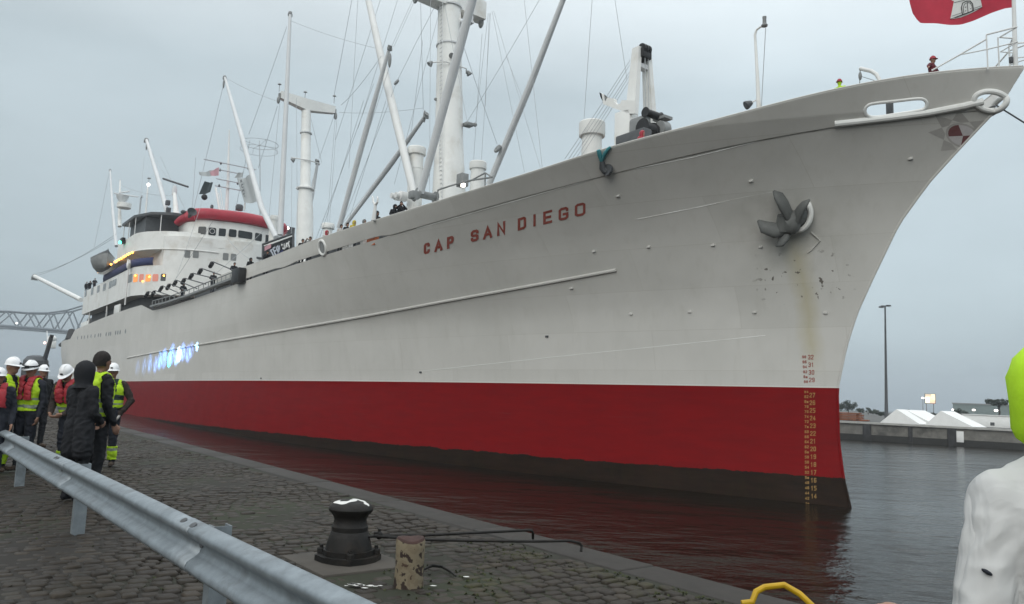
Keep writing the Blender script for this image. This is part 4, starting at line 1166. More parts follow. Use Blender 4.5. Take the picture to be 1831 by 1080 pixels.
for y in (-.12, .12):
    a = MB(); a.tube([(wx - .35, y, z0), (wx - .6, y, zf + 1.6)], .02, 5); a.build('hoist_wire', M['wire'], af)
# boom rest: bracket with two hooked cradles, towards starboard aft
rb0, rb1 = onplane(1133, 190, 1.2), onplane(1078, 176, 1.2)
a = MB()
pts_ = [onplane(px, py, 1.2) for px, py in ((1139, 180), (1114, 180), (1111, 186), (1106, 188), (1101, 183), (1100, 177), (1088, 175), (1085, 182), (1080, 182), (1076, 174), (1074, 166), (1078, 168), (1081, 187), (1126, 204), (1139, 204))]
n_ = len(pts_); vs = [(p_.x, p_.y - .1, p_.z) for p_ in pts_] + [(p_.x, p_.y + .1, p_.z) for p_ in pts_]
a.add(vs, [tuple(range(n_ - 1, -1, -1)), tuple(range(n_, 2 * n_))] + [(i, (i + 1) % n_, n_ + (i + 1) % n_, n_ + i) for i in range(n_)])
a.build('boom_rest', M['white'], af, sharp=30)
v = onplane(1120, 240, 1.0); a = MB(); a.box((v.x - .5, v.y - .3, zf), (v.x + .6, v.y + .3, onplane(1120, 180, 1.0).z - .6), bev=.05); a.build('rest_pedestal', M['white'], af)
# winches
v = onplane(1141, 222, 1.3); wn_ = MB()
wn_.box((v.x - .7, v.y - .25, v.z - 1.0), (v.x + .5, v.y + .2, v.z + .35), bev=.15); wo = wn_.build('windlass', M['grey'], ship)
RX = Matrix.Rotation(pi / 2, 4, 'X')
v1 = onplane(1167, 205, 1.0); a = MB(); a.lathe([(.26, -.55), (.2, -.5), (.2, .5), (.26, .55)], v1, 14, M=RX); a.build('winch_drum', M['black'], wo)
v2 = onplane(1166, 233, 1.0); a = MB(); a.lathe([(.45, -.72), (.34, -.66), (.34, .0), (.4, .02), (.34, .05), (.34, .66), (.45, .72)], v2, 16, M=RX); a.build('winch_drum', M['black'], wo)
v3 = onplane(1184, 232, .5); a = MB(); a.lathe([(.1, -.3), (.42, -.25), (.45, .2), (.3, .35), (0, .36)], v3, 14, M=RX); a.build('winch_motor', M['grey'], wo)
v4 = onplane(1182, 215, .4); a = MB(); a.box((v4.x - .5, v4.y - .3, v4.z - .04), (v4.x + .3, v4.y + .3, v4.z + .1), M=None); a.tube([v4, v4 + Vector((0, 0, -1))], .05, 6); a.build('winch_platform', M['grey'], wo)
a = MB(); vv = onplane(1125, 240, 1.9); a.box((vv.x - 1.2, vv.y - .4, vv.z - 1.2), (vv.x + .8, vv.y + .2, vv.z + .05), bev=.1); a.build('winch_bed', M['dgrey'], wo)
# curved lamp pole with floodlight, small davit
c_ = [onplane(*q) for q in ((1357, 196, .6), (1354, 130, .6), (1351, 78, .6), (1350, 62, .6), (1353, 53, .6), (1360, 48, .6), (1366, 46, .6))]
a = MB(); a.tube(c_, [.10, .075, .06, .055, .05, .045, .045], 8); lp_o = a.build('lamp_pole', M['white'], ship)
v = onplane(1367, 45, .6); a = MB(); a.lathe([(.13, -.06), (.15, .0), (.09, .06), (.08, .28), (.09, .32), (.09, .4), (0, .42)], v, 12); a.build('anchor_light', M['grey'], lp_o)
a = MB(); a.tube([onplane(1369, 50, .6), onplane(1361, 196, .6)], .018, 5); a.build('halyard', M['wire'], lp_o)
v = onplane(1335, 188, .9); floodlight(v, (.5, .7, -.5), lp_o, .2, 'dgrey'); a = MB(); a.tube([onplane(1356, 177, .6), v], .03, 5); a.build('light_arm', M['post'], lp_o)
a = MB(); a.tube([onplane(*q) for q in ((1574, 150, 1.2), (1572, 142, 1.2), (1567, 133, 1.2), (1558, 127, 1.2), (1538, 122.5, 1.2))], .075, 8); dv_o = a.build('davit', M['post'], ship)
v = onplane(1538, 136, 1.2); a = MB(); a.ball(v, (.07, .07, .17), 8, 6); a.tube([onplane(1538, 123, 1.2), onplane(1537, 152, 1.2)], .018, 5); a.tube([v, onplane(1570, 146, 1.2)], .012, 5); a.build('davit_tackle', M['grey'], dv_o)
# bow pulpit rail and flagstaff
def rail_side(pix, Ys):
    return [onplane(px, py, Y) for (px, py), Y in zip(pix, Ys)]
Pr = [(1666, 126), (1712, 99), (1764, 70)]
zr = onplane(1764, 70, .6).z
a = MB()
dk = z_top(-5)
near = [onplane(1666, 126, 1.5), onplane(1716, 98, 1.2), onplane(1764, 70, .95)]
a.tube(near, .03, 6)
tip = stem_x(dk) + .12
arc = [(near[2].x, .95, zr), (near[2].x - .9, .8, zr), (tip + .4, .42, zr), (tip + .15, 0, zr), (tip + .4, -.42, zr), (near[2].x - .9, -.8, zr), (near[2].x, -.95, zr)]
a.tube(arc, .03, 6)
zm = (zr + z_top(near[2].x)) / 2 + .05
a.tube([(near[1].x, near[1].y, zm), (near[2].x, .95, zm), (near[2].x - .9, .8, zm), (tip + .4, .42, zm), (tip + .15, 0, zm), (tip + .4, -.42, zm), (near[2].x - .9, -.8, zm), (near[2].x, -.95, zm)], .022, 6)
for x, y in ((near[2].x, .95), (tip + .45, .45), (tip + .15, 0), (tip + .45, -.45), (near[2].x, -.95)):
    a.tube([(x, y, z_top(x) - .1), (x, y, zr)], .026, 6)
far_ = [(near[2].x, -.95, zr), (near[1].x, -1.2, near[1].z), (near[0].x, -1.5, near[0].z)]; a.tube(far_, .03, 6)
a.build('bow_rail', M['post'], ship)
fs0, fs1 = onplane(1816, 122, 0), onplane(1810, -90, 0)
a = MB(); a.tube([fs0, fs1], [.085, .05], 10); a.build('flagstaff', M['post'], ship)
v = onplane(1808, 107, .1); a = MB(); a.box((v.x - .06, v.y - .06, v.z - .12), (v.x + .06, v.y + .06, v.z + .1), bev=.02); a.build('staff_cleat', M['dgrey'], ship)

# ---- bridge-top masts, yards, aerials, radar
o_, P_ = pole('signal_mast', [(405, 382, 0), (408, 320, 0), (410, 232, 0)], [3.2, 2.6, .8], M['post'], ship)
sx = P_[0].x
for (p0, p1) in (((373, 293.5), (444, 303.5)), ((392, 307), (424, 312)), ((391, 322.5), (425, 328)), ((388, 335), (424, 342))):
    A_ = onplane(*p0, 0); 
    half = (p1[0] - p0[0]) / 2; z = (onplane(*p0, 0).z + onplane(*p1, 0).z) / 2
    w_ = half / px_m(P_[0]) * 1.32
    a = MB(); a.tube([(sx, w_, z), (sx, -w_, z)], .06, 6); a.build('signal_yard', M['wire'], o_)
for q in ((393.5, 304, 1.0), (392, 332, 1.2), (395, 292, .9), (425, 328, -1.2)):
    v = onplane(*q); a = MB(); a.ball(v, (.13, .13, .2), 8, 5); a.build('signal_lamp', M['dgrey'], o_)
a = MB(); a.tube([onplane(386, 336, .5), onplane(393, 378, .4)], .13, 6); a.tube([onplane(394, 338, .5), onplane(400, 378, .4)], .05, 5); a.tube([onplane(391, 345, .5), onplane(397, 378, .4)], .05, 5); a.build('mast_strut', M['post'], ship)
pole('whip_aerial', [(465, 385, 1), (465, 300, 1), (464, 252, 1)], [.8, .8, .5], M['wire'], ship)
v = onplane(464, 259, 1); a = MB(); a.tube([(v.x + 2.0 * cos(t), v.y + 2.0 * sin(t), v.z + .1) for t in np.linspace(0, 2 * pi, 25)], .025, 5)
a.tube([(v.x + 2.0 * cos(t), v.y + 2.0 * sin(t), v.z - .65) for t in np.linspace(0, 2 * pi, 25)], .02, 5)
for t in np.linspace(0, 2 * pi, 5)[:-1]: a.tube([(v.x, v.y, v.z - .1), (v.x + 2 * cos(t), v.y + 2 * sin(t), v.z + .1)], .02, 4); a.tube([(v.x + 2 * cos(t), v.y + 2 * sin(t), v.z + .1), (v.x + 2 * cos(t), v.y + 2 * sin(t), v.z - .65)], .02, 4)
a.build('loop_aerial', M['wire'], ship)
# radar post near the starboard wing
o_, P_ = pole('radar_post', [(316, 402, 5), (314, 370, 5), (312, 345, 5)], [6.5, 4.5, 3.0], M['white'], ship)
v = onplane(313, 327, 5); a = MB(); a.tube([onplane(292, 319.5, 5.4), onplane(336, 334, 3.0)], .13, 6, flat=1.6); a.build('radar_scanner', M['dgrey'], o_)
a = MB(); a.lathe([(.3, -.9), (.32, -.2), (.14, .3)], onplane(312.5, 336, 5), 12); a.build('radar_turret', M['boom'], o_)
for q in ((300, 362, 5.6), (301, 375, 5.6)):
    v = onplane(*q); a = MB(); a.box((v.x - .3, v.y - .25, v.z - .35), (v.x + .3, v.y + .25, v.z + .25), bev=.05); a.build('loudhailer', M['dgrey'], o_)
# aft radar mast beside the wing
o_, P_ = pole('radar_mast', [(214, 405, 4), (214, 372, 4), (215, 322, 4)], [3.4, 2.6, 1.2], M['white'], ship)
v = onplane(218, 372, 4); a = MB(); a.lathe([(1.0, 0), (1.1, .08), (1.1, .85), (.9, .9)], (v.x, v.y - .3, v.z), 14); a.build('mast_top', M['white'], o_)
a = MB(); a.tube([onplane(204, 345.5, 4.6), onplane(247, 352, 3.0)], .10, 6); v = onplane(219, 352, 4); a.lathe([(.3, -1.0), (.8, -.4), (1.0, .2), (.5, .3)], v, 12); a.tube([onplane(213, 345, 4.3), onplane(232, 342, 3.0)], .15, 6); a.build('radar_scanner', M['boom'], o_)
o_, P_ = pole('light_pole', [(259.5, 396, 3), (262, 365, 3), (264.5, 332, 3)], [1.8, 1.6, 1.2], M['post'], ship)
v = onplane(265.5, 330, 3); a = MB(); a.ball(v, .24, 10, 6); a.build('masthead_light', M['white_light'], o_)
a = MB(); a.box((v.x - .2, v.y - .2, v.z + .9), (v.x + .2, v.y + .2, v.z + 1.05)); a.tube([(v.x, v.y, v.z), (v.x, v.y, v.z + .9)], .03, 5); a.build('lamp_cap', M['grey'], o_)
o_, P_ = pole('davit_post', [(248, 396, 6), (252, 355, 6), (254, 350.5, 6)], [1.5, 1.3, 1.8], M['wire'], ship)
# lit lamps to starboard of the roof end
for q in ((504, 409, -6), (513, 408, -6)):
    v = onplane(*q); a = MB(); a.ball(v, (.3, .3, .2), 8, 5); a.build('deck_lamp', M['white_light'], ship)
v = onplane(509, 411, -6.4); a = MB(); a.box((v.x - .3, v.y - 1.2, v.z - .5), (v.x + .3, v.y + 1.2, v.z + .42)); a.build('lamp_frame', M['dgrey'], ship)

# ---- standing and running rigging: every wire a part of its own
WIRES = [
 ((520, 37, 4.6), (672, 86, 3.2)), ((513, 47, 4.6), (445, 240, 4)), ((402, 138, 3.4), (496, 181, 2.8)), ((400, 150, 3.5), (345, 380, 4.5)),
 ((264, 258, 5.6), (300, 320, 5.0)), ((630, -5, 1), (597, 172, -2.9)), ((640, -5, 0), (624, 300, 0)), ((610, 188, -3), (682, 100, 4.4)), ((607, 201, -3), (757, 193, -2.6)),
 ((600, 203, -3), (583, 432, -2)), ((598, 205, -3), (565, 300, -1.8)), ((603, 205, -3), (589, 400, -2)), ((700, 84, 4.5), (740, -5, 3)), ((704, 84, 4.5), (744, -5, 3)),
 ((779, 8, 2.9), (742, 80, 3)), ((742, 80, 3), (709, 147, 3.5)), ((709, 147, 3.5), (612, 400, 4)), ((752, -4, 1), (757, 197, -2.4)), ((756, 72, 1), (733, 255, 1)), ((770, -4, 2.9), (768, 345, 3.4)),
 ((877, 24, -2.9), (866, 205, -2.4)), ((866, 205, -2.4), (858, 330, -2)), ((873, 24, -2.9), (850, 225, -2.2)), ((875, 24, -2.9), (868, 190, -2.6)), ((880, 20, -2.9), (938, 308, -3)), ((883, 20, -2.9), (968, 305, -3)),
 ((828, 80, 3.4), (889, 258, -.8)), ((966, -3, -1.6), (834, 220, -.9)), ((937, -4, 1), (970, 303, 2)), ((1059, -4, 1), (1044, 219, .8)), ((1099, -4, 1), (1121, 142, .5)), ((1005, 10, -1.5), (890, 296, -1.5)),
 ((1127, 107, .6), (1010, 284, 2)), ((1126, 116, .6), (1017, 284, 2)), ((1126, 128, .6), (1023, 284, 2)), ((1125, 136, .6), (1029, 284, 2)), ((1124, 146, .6), (1036, 284, 2)),
 ((62, 494, 2), (208, 418, -2)), ((66, 489, 2), (206, 424, -2)), ((195, 310, -2), (168, 445, 0)), ((258, 280, 4), (248, 396, 6)), ((287, 280, 5.4), (331, 374, 3)), ((380, 396, 6), (310, 505, 7)), ((362, 360, 5), (314, 500, 8)),
 ((403, 421, 6), (446, 463, 8)), ((471, 413, 4), (385, 490, 8)), ((350, 282, 3), (343, 385, 3)), ((447, 250, 3), (420, 380, 2)), ((500, 185, 2.8), (478, 420, 3)), ((496, 190, 2.8), (462, 300, 2)),
 ((556, 212, 0), (575, 290, -1.5)), ((522, 290, 1.4), (521, 420, 2)), ((530, 175, 2), (532, 410, 3)), ((620, 405, 4), (690, 180, 4.2)), ((565, 300, -1.8), (530, 430, -1)), ((660, 232, 4.5), (700, 108, 4.5)),
 ((712, -4, 2), (640, 230, 3)), ((668, 150, 4.5), (560, 440, 3)), ((650, 180, 4.5), (570, 430, 3)), ((787, 15, 2), (705, 330, 3)), ((905, 100, -2), (940, 190, -2)), ((795, 8, 1.5), (836, 220, 1.2)),
 ((216, 331, 4), (312, 350, 5)), ((1003, 20, -1.5), (906, 250, -1.2)), ((862, 60, -2.6), (846, 300, -2.2)), ((680, 0, 3), (600, 250, 3)), ((612, 400, 4), (760, 205, -2.6)),
]
for A_, B_ in WIRES:
    P0_, P1_ = onplane(*A_), onplane(*B_)
    Lw = (P1_ - P0_).length; sag = .012 * Lw * min(1, abs((P1_ - P0_).xy.length / max(Lw, .1)))
    pts_ = [P0_.lerp(P1_, t) + Vector((0, 0, -4 * sag * t * (1 - t))) for t in np.linspace(0, 1, 7)]
    a = MB(); a.tube(pts_, [max(.014, .34 / px_m(v)) for v in pts_], 5, cap=False); a.build('stay_wire', M['wire'], ship)

# ---- stern gear seen over the quarter
v = onplane(93, 606, 3); a = MB(); a.ball(v, (1.1, 1.0, .9), 12, 8); a.box((v.x - .9, v.y - .9, v.z - 2.2), (v.x + .9, v.y + .9, v.z - .5), bev=.2); st_o = a.build('stern_winch', M['white'], ship)
v = onplane(80, 613, 4); a = MB(); a.ball(v, .28, 8, 5); a.build('stern_light', M['pink_light'], ship)
a = MB(); a.tube([onplane(*q, 6) for q in ((108, 617), (116, 615), (124, 611), (129, 603), (128, 592))], [.35, .7, .85, 1.0, .6], 10); a.build('stern_roller', M['black'], ship)
a = MB(); a.tube([onplane(86, 632, 5), onplane(84, 592, 5)], .09, 6); a.build('stern_pole', M['post'], ship)
# ================================================================== PEOPLE
def cone_ball(mb_, p0, p1, r0, r1, n=12, sq=None):
    p0, p1 = Vector(p0), Vector(p1)
    mb_.tube([p0, p1], [r0, r1], n); mb_.ball(p0, r0 * .995, n, 8); mb_.ball(p1, r1 * .995, n, 8)
def hand_parts(wrist, dirv, palm_n, side, sc=1.0, curl=.5, fr=.0105):
    """palm, four unequal fingers bent at two knuckles, thumb from the side of the palm"""
    d = Vector(dirv).normalized(); n_ = Vector(palm_n); n_ = (n_ - d * n_.dot(d)).normalized(); s = d.cross(n_) * side
    W = Vector(wrist); out_ = []
    palm_end = W + d * .095 * sc
    for k in range(4):
        o_ = s * ((k - 1.5) * .021 * sc)
        base = palm_end + o_ - d * abs(k - 1.2) * .006; L_ = (.075, .085, .08, .062)[k] * sc
        out_.append((W + d * .012 + o_ * .6, base, .017 * sc, .0135 * sc))
        c1 = curl * .8; d1 = (d * cos(c1) + n_ * sin(c1)); k1 = base + d1 * L_ * .48
        c2 = curl * 1.9; d2 = (d * cos(c2) + n_ * sin(c2)); k2 = k1 + d2 * L_ * .52
        out_.append((base, k1, fr * sc, fr * .92 * sc)); out_.append((k1, k2, fr * .92 * sc, fr * .75 * sc))
    tb = W + d * .03 * sc - s * .028 * sc; t1 = tb + (d * .7 - s * .6 + n_ * .25).normalized() * .038 * sc; t2 = t1 + (d * .95 - s * .15 + n_ * .3).normalized() * .032 * sc
    out_.append((tb, t1, .014 * sc, .0125 * sc)); out_.append((t1, t2, .0118 * sc, .0095 * sc))
    return out_
BASE = dict(shoulder=(.185, .012, 1.435), elbow=(.245, .03, 1.15), wrist=(.25, -.07, .91), hip=(.092, 0, .93), knee=(.10, -.02, .50), ankle=(.10, .02, .09))
def person_mesh(pose=None, lean=0.0, voxel=.013, bulk=1.0, head_turn=0.0, head_tilt=0.0, coat=False, hands=True):
    """one continuous body; returns mesh and the bones used to colour it"""
    pose = pose or {}
    def J(name, side):
        key = name + ('_l' if side > 0 else '_r')
        v = pose.get(key)
        if v is None: b = pose.get(name, BASE.get(name)); v = (b[0] * side, b[1], b[2])
        return Vector(v)
    PV = Vector((0, 0, .96)); R = Matrix.Rotation(lean, 4, 'X')
    def up(v): return PV + (R @ (Vector(v) - PV))
    B = []                                                        # region, p0, p1, r0, r1
    def b(reg, p0, p1, r0, r1): B.append((reg, Vector(p0), Vector(p1), r0 * (bulk if reg in ('torso', 'uparm', 'farm', 'thigh', 'shin', 'pelvis') else 1), r1 * (bulk if reg in ('torso', 'uparm', 'farm', 'thigh', 'shin', 'pelvis') else 1)))
    for s in (1, -1):
        b('torso', up((s * .075, .01, 1.02)), up((s * .07, .0, 1.16)), .105, .108)
        b('torso', up((s * .07, .0, 1.16)), up((s * .085, .0, 1.34)), .108, .118)
        shp = pose.get('shoulder', BASE['shoulder']); b('torso', up((s * .06, .0, 1.44)), up((s * (shp[0] - .02), .012, shp[2] - .015)), .075, .072)
        sh, el, wr = up(J('shoulder', s)), J('elbow', s), J('wrist', s)
        if ('elbow' + ('_l' if s > 0 else '_r')) not in pose and 'elbow' not in pose: el = up(el); wr = up(wr) if not pose.get('hang') else wr
        b('uparm', sh, el, .068, .055); b('farm', el, wr, .055, .042)
        hd = J('hand', s) if ('hand' in pose or 'hand_l' in pose and s > 0 or 'hand_r' in pose and s < 0) else (wr - el).normalized()
        if hands:
            for p0, p1, r0, r1 in hand_parts(wr + hd * .02, hd, Vector((-s, -.4, 0)) if abs(hd.x) < .7 else Vector((0, -.3, -1)), s, 1.0, .45): b('hand', p0, p1, r0, r1)
        hp, kn, ak = J('hip', s), J('knee', s), J('ankle', s)
        b('pelvis', (s * .07, .0, .96), hp, .112, .105)
        b('thigh', hp, kn, .098, .070); b('shin', kn, ak + Vector((0, 0, .03)), .068, .056)
        toe = ak + Vector((s * .02, -.17, -.045)); b('foot', ak + Vector((0, .035, -.035)), toe, .047, .036)
        if coat: b('torso', (s * .09, .01, .98), (s * .10, .01, .64), .118, .122)
    b('torso', up((0, .0, 1.46)), up((0, -.005, 1.50)), .075, .06)
    b('neck', up((0, .0, 1.49)), up((0, -.012, 1.58)), .056, .054)
    HC = up((0, -.015, 1.665)); HR = R @ Matrix.Rotation(head_turn, 4, 'Z') @ Matrix.Rotation(head_tilt, 4, 'X')
    m_ = MB()
    for reg, p0, p1, r0, r1 in B: cone_ball(m_, p0, p1, r0, r1, 12 if r0 > .03 else 8)
    m_.ball(HC, (.076, .096, .112), 16, 12, M=HR)
    m_.ball(HC + HR @ Vector((0, -.035, -.065)), (.055, .058, .058), 12, 8, M=HR)      # jaw
    m_.ball(HC + HR @ Vector((0, -.098, -.012)), (.013, .022, .026), 8, 6, M=HR)       # nose
    for s in (1, -1):
        m_.ball(HC + HR @ Vector((s * .078, .008, -.008)), (.013, .024, .034), 8, 6, M=HR)   # ears
    B.append(('head', HC - HR @ Vector((0, 0, .05)), HC + HR @ Vector((0, 0, .03)), .09, .09))
    me = bpy.data.meshes.new('tmp'); me.from_pydata(m_.v, [], m_.f)
    bm = bmesh.new(); bm.from_mesh(me); bmesh.ops.remove_doubles(bm, verts=bm.verts, dist=1e-5); bmesh.ops.dissolve_degenerate(bm, edges=bm.edges, dist=1e-6); bmesh.ops.recalc_face_normals(bm, faces=bm.faces); bm.to_mesh(me); bm.free()
    o = bpy.data.objects.new('tmp', me); COL.objects.link(o)
    r_ = o.modifiers.new('r', 'REMESH'); r_.mode = 'VOXEL'; r_.voxel_size = voxel
    s_ = o.modifiers.new('s', 'SMOOTH'); s_.factor = .5; s_.iterations = 4 if voxel > .009 else 5
    dg = bpy.context.evaluated_depsgraph_get(); dg.update()
    res = bpy.data.meshes.new_from_object(o.evaluated_get(dg))
    bpy.data.objects.remove(o); bpy.data.meshes.remove(me)
    return res, B, HC, HR
def face_regions(me, B):
    n = len(me.polygons); C = np.empty(n * 3); me.polygons.foreach_get('center', C); C = C.reshape(-1, 3)
    best = np.full(n, 9.0); idx = np.zeros(n, int); names = []
    for i, (reg, p0, p1, r0, r1) in enumerate(B):
        if reg not in names: names.append(reg)
        p0, p1 = np.array(p0), np.array(p1); e = p1 - p0; L2 = max(e @ e, 1e-9)
        t = np.clip((C - p0) @ e / L2, 0, 1); d = np.linalg.norm(C - (p0 + t[:, None] * e), axis=1) - (r0 + (r1 - r0) * t)
        w_ = d < best; best[w_] = d[w_]; idx[w_] = names.index(reg)
    return C, np.array(names)[idx]
def shell(me, mask, off, name, mats, midx, parent, thick=.008):
    """clothing cut from the body surface and set off it"""
    V_ = np.empty(len(me.vertices) * 3); me.vertices.foreach_get('co', V_); V_ = V_.reshape(-1, 3)
    Nn = np.empty(len(me.vertices) * 3); me.vertices.foreach_get('normal', Nn); Nn = Nn.reshape(-1, 3)
    V_ = V_ + Nn * off; used = {}; vs = []; fs = []; mi = []
    for i in np.nonzero(mask)[0]:
        f = []
        for v in me.polygons[i].vertices:
            if v not in used: used[v] = len(vs); vs.append(tuple(V_[v]))
            f.append(used[v])
        fs.append(tuple(f)); mi.append(int(midx[i]) if midx is not None else 0)
    if not fs: return None
    m2 = bpy.data.meshes.new(name); m2.from_pydata(vs, [], fs)
    for m_ in (mats if isinstance(mats, list) else [mats]): m2.materials.append(m_)
    m2.polygons.foreach_set('material_index', mi); m2.shade_smooth()
    o = bpy.data.objects.new(name, m2); COL.objects.link(o); o.parent = parent
    s_ = o.modifiers.new('cloth', 'SOLIDIFY'); s_.thickness = thick; s_.offset = 0
    return o
def fabric(name, col, rough=.85, var=.25, scale=14, bump=.5): return paint(name, col, rough, var, scale, bump=bump)
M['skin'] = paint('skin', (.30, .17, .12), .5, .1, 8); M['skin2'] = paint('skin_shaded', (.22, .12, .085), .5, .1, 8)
M['navy'] = fabric('navy_work_cloth', (.018, .021, .030)); M['blackcloth'] = fabric('black_cloth', (.012, .013, .016)); M['brown'] = fabric('dark_brown_cloth', (.030, .022, .020))
M['green_dark'] = fabric('dark_green_cloth', (.018, .032, .03)); M['hiviz'] = fabric('fluorescent_yellow_cloth', (.40, .62, .02), .7, .12, 10)
M['refl'] = fabric('grey_reflective_tape', (.22, .26, .22), .4, .1, 10); M['lifered'] = fabric('red_life_jacket', (.30, .025, .035), .6, .2, 9)
M['helmet'] = paint('white_helmet_plastic', (.78, .79, .80), .3, .05, 6); M['shoe'] = fabric('brown_work_shoe', (.055, .04, .03)); M['glove'] = fabric('pale_work_glove', (.45, .43, .41))
M['hair'] = fabric('dark_hair', (.014, .011, .010), .7, .4, 40); M['redhat'] = paint('red_helmet', (.30, .02, .035), .4, .1, 6); M['whitejacket'] = fabric('white_jacket_cloth', (.47, .475, .47), .8, .10, 2.2, .5)
m_, nt, p = new_mat('creased_white_jacket'); L = nt.links                  # thin coated cloth with creases
tcj = nt.nodes.new('ShaderNodeTexCoord'); mpj = nt.nodes.new('ShaderNodeMapping'); mpj.inputs['Scale'].default_value = (1.0, 1.0, .55); mpj.inputs['Rotation'].default_value = (.3, .5, 0); L.new(tcj.outputs['Object'], mpj.inputs[0])
nj = nt.nodes.new('ShaderNodeTexNoise'); nj.inputs['Scale'].default_value = 4.5; nj.inputs['Detail'].default_value = 3; nj.inputs['Roughness'].default_value = .45; nj.inputs['Distortion'].default_value = 1.6; L.new(mpj.outputs[0], nj.inputs['Vector'])
aj = nt.nodes.new('ShaderNodeMath'); aj.operation = 'SUBTRACT'; aj.inputs[1].default_value = .5; L.new(nj.outputs[0], aj.inputs[0])
bj = nt.nodes.new('ShaderNodeMath'); bj.operation = 'ABSOLUTE'; L.new(aj.outputs[0], bj.inputs[0])
kj = nt.nodes.new('ShaderNodeMapRange'); kj.inputs['From Max'].default_value = .16; L.new(bj.outputs[0], kj.inputs[0])
uj = nt.nodes.new('ShaderNodeBump'); uj.inputs['Strength'].default_value = .24; uj.inputs['Distance'].default_value = .03; L.new(kj.outputs[0], uj.inputs['Height']); L.new(uj.outputs[0], p.inputs['Normal'])
p.inputs['Base Color'].default_value = (.46, .465, .46, 1); p.inputs['Roughness'].default_value = .65; p.inputs['Specular IOR Level'].default_value = .3
M['whitejacket'] = m_
M['maroon'] = fabric('maroon_cloth', (.10, .012, .018)); M['greyhat'] = fabric('grey_knit_cap', (.16, .165, .16)); M['yellowhat'] = fabric('yellow_hood', (.45, .36, .06))
M['hoodneon'] = fabric('fluorescent_hood', (.44, .74, .02), .75, .12, 6, .5)
def colour_body(me, B, col):
    regs = ['torso', 'uparm', 'farm', 'hand', 'pelvis', 'thigh', 'shin', 'foot', 'neck', 'head']
    C, R_ = face_regions(me, B); used = []
    me.materials.clear(); mi = np.zeros(len(R_), int)
    for r_ in regs:
        m_ = col[r_] if r_ in col else col['jacket'] if r_ in ('torso', 'uparm', 'farm') else col['trousers'] if r_ in ('pelvis', 'thigh', 'shin') else M['skin'] if r_ != 'foot' else M['shoe']
        if m_ not in used: used.append(m_); me.materials.append(m_)
        mi[R_ == r_] = used.index(m_)
    me.polygons.foreach_set('material_index', mi); me.shade_smooth(); me.update()
    return C, R_
def add_helmet(parent, HC, HR, mat, goggles=False, badge=True):
    a = MB(); rows = []
    for z, r in ((.0, 1.0), (.035, .97), (.07, .86), (.10, .62), (.118, .32), (.123, .02)):
        rows.append([HC + HR @ Vector((.098 * r * cos(t), .118 * r * sin(t) + .004, .032 + z)) for t in np.linspace(0, 2 * pi, 21)])
    a.sheet(rows)
    br_ = []
    for k, (rr, z) in enumerate(((.99, .034), (1.12, .026), (1.13, .020), (.97, .026))):
        br_.append([HC + HR @ Vector((.098 * rr * cos(t), .118 * rr * sin(t) + (-.045 * max(0, -sin(t)) if k in (1, 2) else 0), z - (.012 * max(0, -sin(t)) if k in (1, 2) else 0))) for t in np.linspace(0, 2 * pi, 21)])
    a.sheet(br_)
    for s in (-.03, 0, .03): a.tube([HC + HR @ Vector((s, .10 * cos(t), .034 + .121 * sin(t))) for t in np.linspace(.25, pi - .25, 9)], .005, 5)
    h = a.build('helmet', mat, parent, sharp=50)
    if badge:
        a = MB(); a.box((-.02, -.122, .048), (.02, -.108, .075), 0, Matrix.Translation(HC) @ HR, bev=.004); a.build('badge', M['blackcloth'], h)
    if goggles:
        a = MB(); a.tube([HC + HR @ Vector((.101 * cos(t), .121 * sin(t) + .004, .055 + .006 * abs(sin(t)))) for t in np.linspace(0, 2 * pi, 25)], .012, 6); a.box((-.055, -.142, .038), (.055, -.112, .082), 0, Matrix.Translation(HC) @ HR, bev=.014); a.build('goggles', M['blackcloth'], h)
    return h
def add_hair(parent, HC, HR, mat, full=1.0):
    a = MB(); rows = []
    for z, r in ((-.06, .98), (-.02, 1.06), (.04, 1.08), (.08, .95), (.11, .7), (.128, .36), (.134, .02)):
        rows.append([HC + HR @ Vector((.082 * r * cos(t) * (1 + .05 * sin(7 * t + z * 60)), .10 * r * sin(t) * (1 + .05 * cos(5 * t)) + (.012 if z > 0 else .02) + (.055 * max(0, -sin(t)) if z < .02 else 0), z * full + .004 * sin(9 * t))) for t in np.linspace(0, 2 * pi, 29)])
    a.sheet(rows); return a.build('hair', mat, parent, sharp=80)
def add_hood(parent, HC, HR, mat, s=1.0, short=False):
    a = MB(); rows = []
    for z, r in (((-.125, .35), (-.125, .72), (-.105, .92)) if short else ((-.20, 1.22), (-.17, 1.02), (-.13, .92))) + ((-.08, 1.0), (-.02, 1.08), (.05, 1.08), (.10, .92), (.14, .62), (.162, .30), (.168, .02)):
        w_ = lambda t: 1 + .022 * sin(3 * t + z * 34) + .014 * sin(7 * t - z * 60)
        rows.append([HC + HR @ Vector((.112 * s * r * w_(t) * cos(t), .132 * s * r * w_(t) * sin(t) + .018 + (.035 * max(0, -sin(t)) ** 2 if z < .09 else 0), z * s)) for t in np.linspace(0, 2 * pi, 41)])
    a.sheet(rows); return a.build('hood', mat, parent, sharp=80)
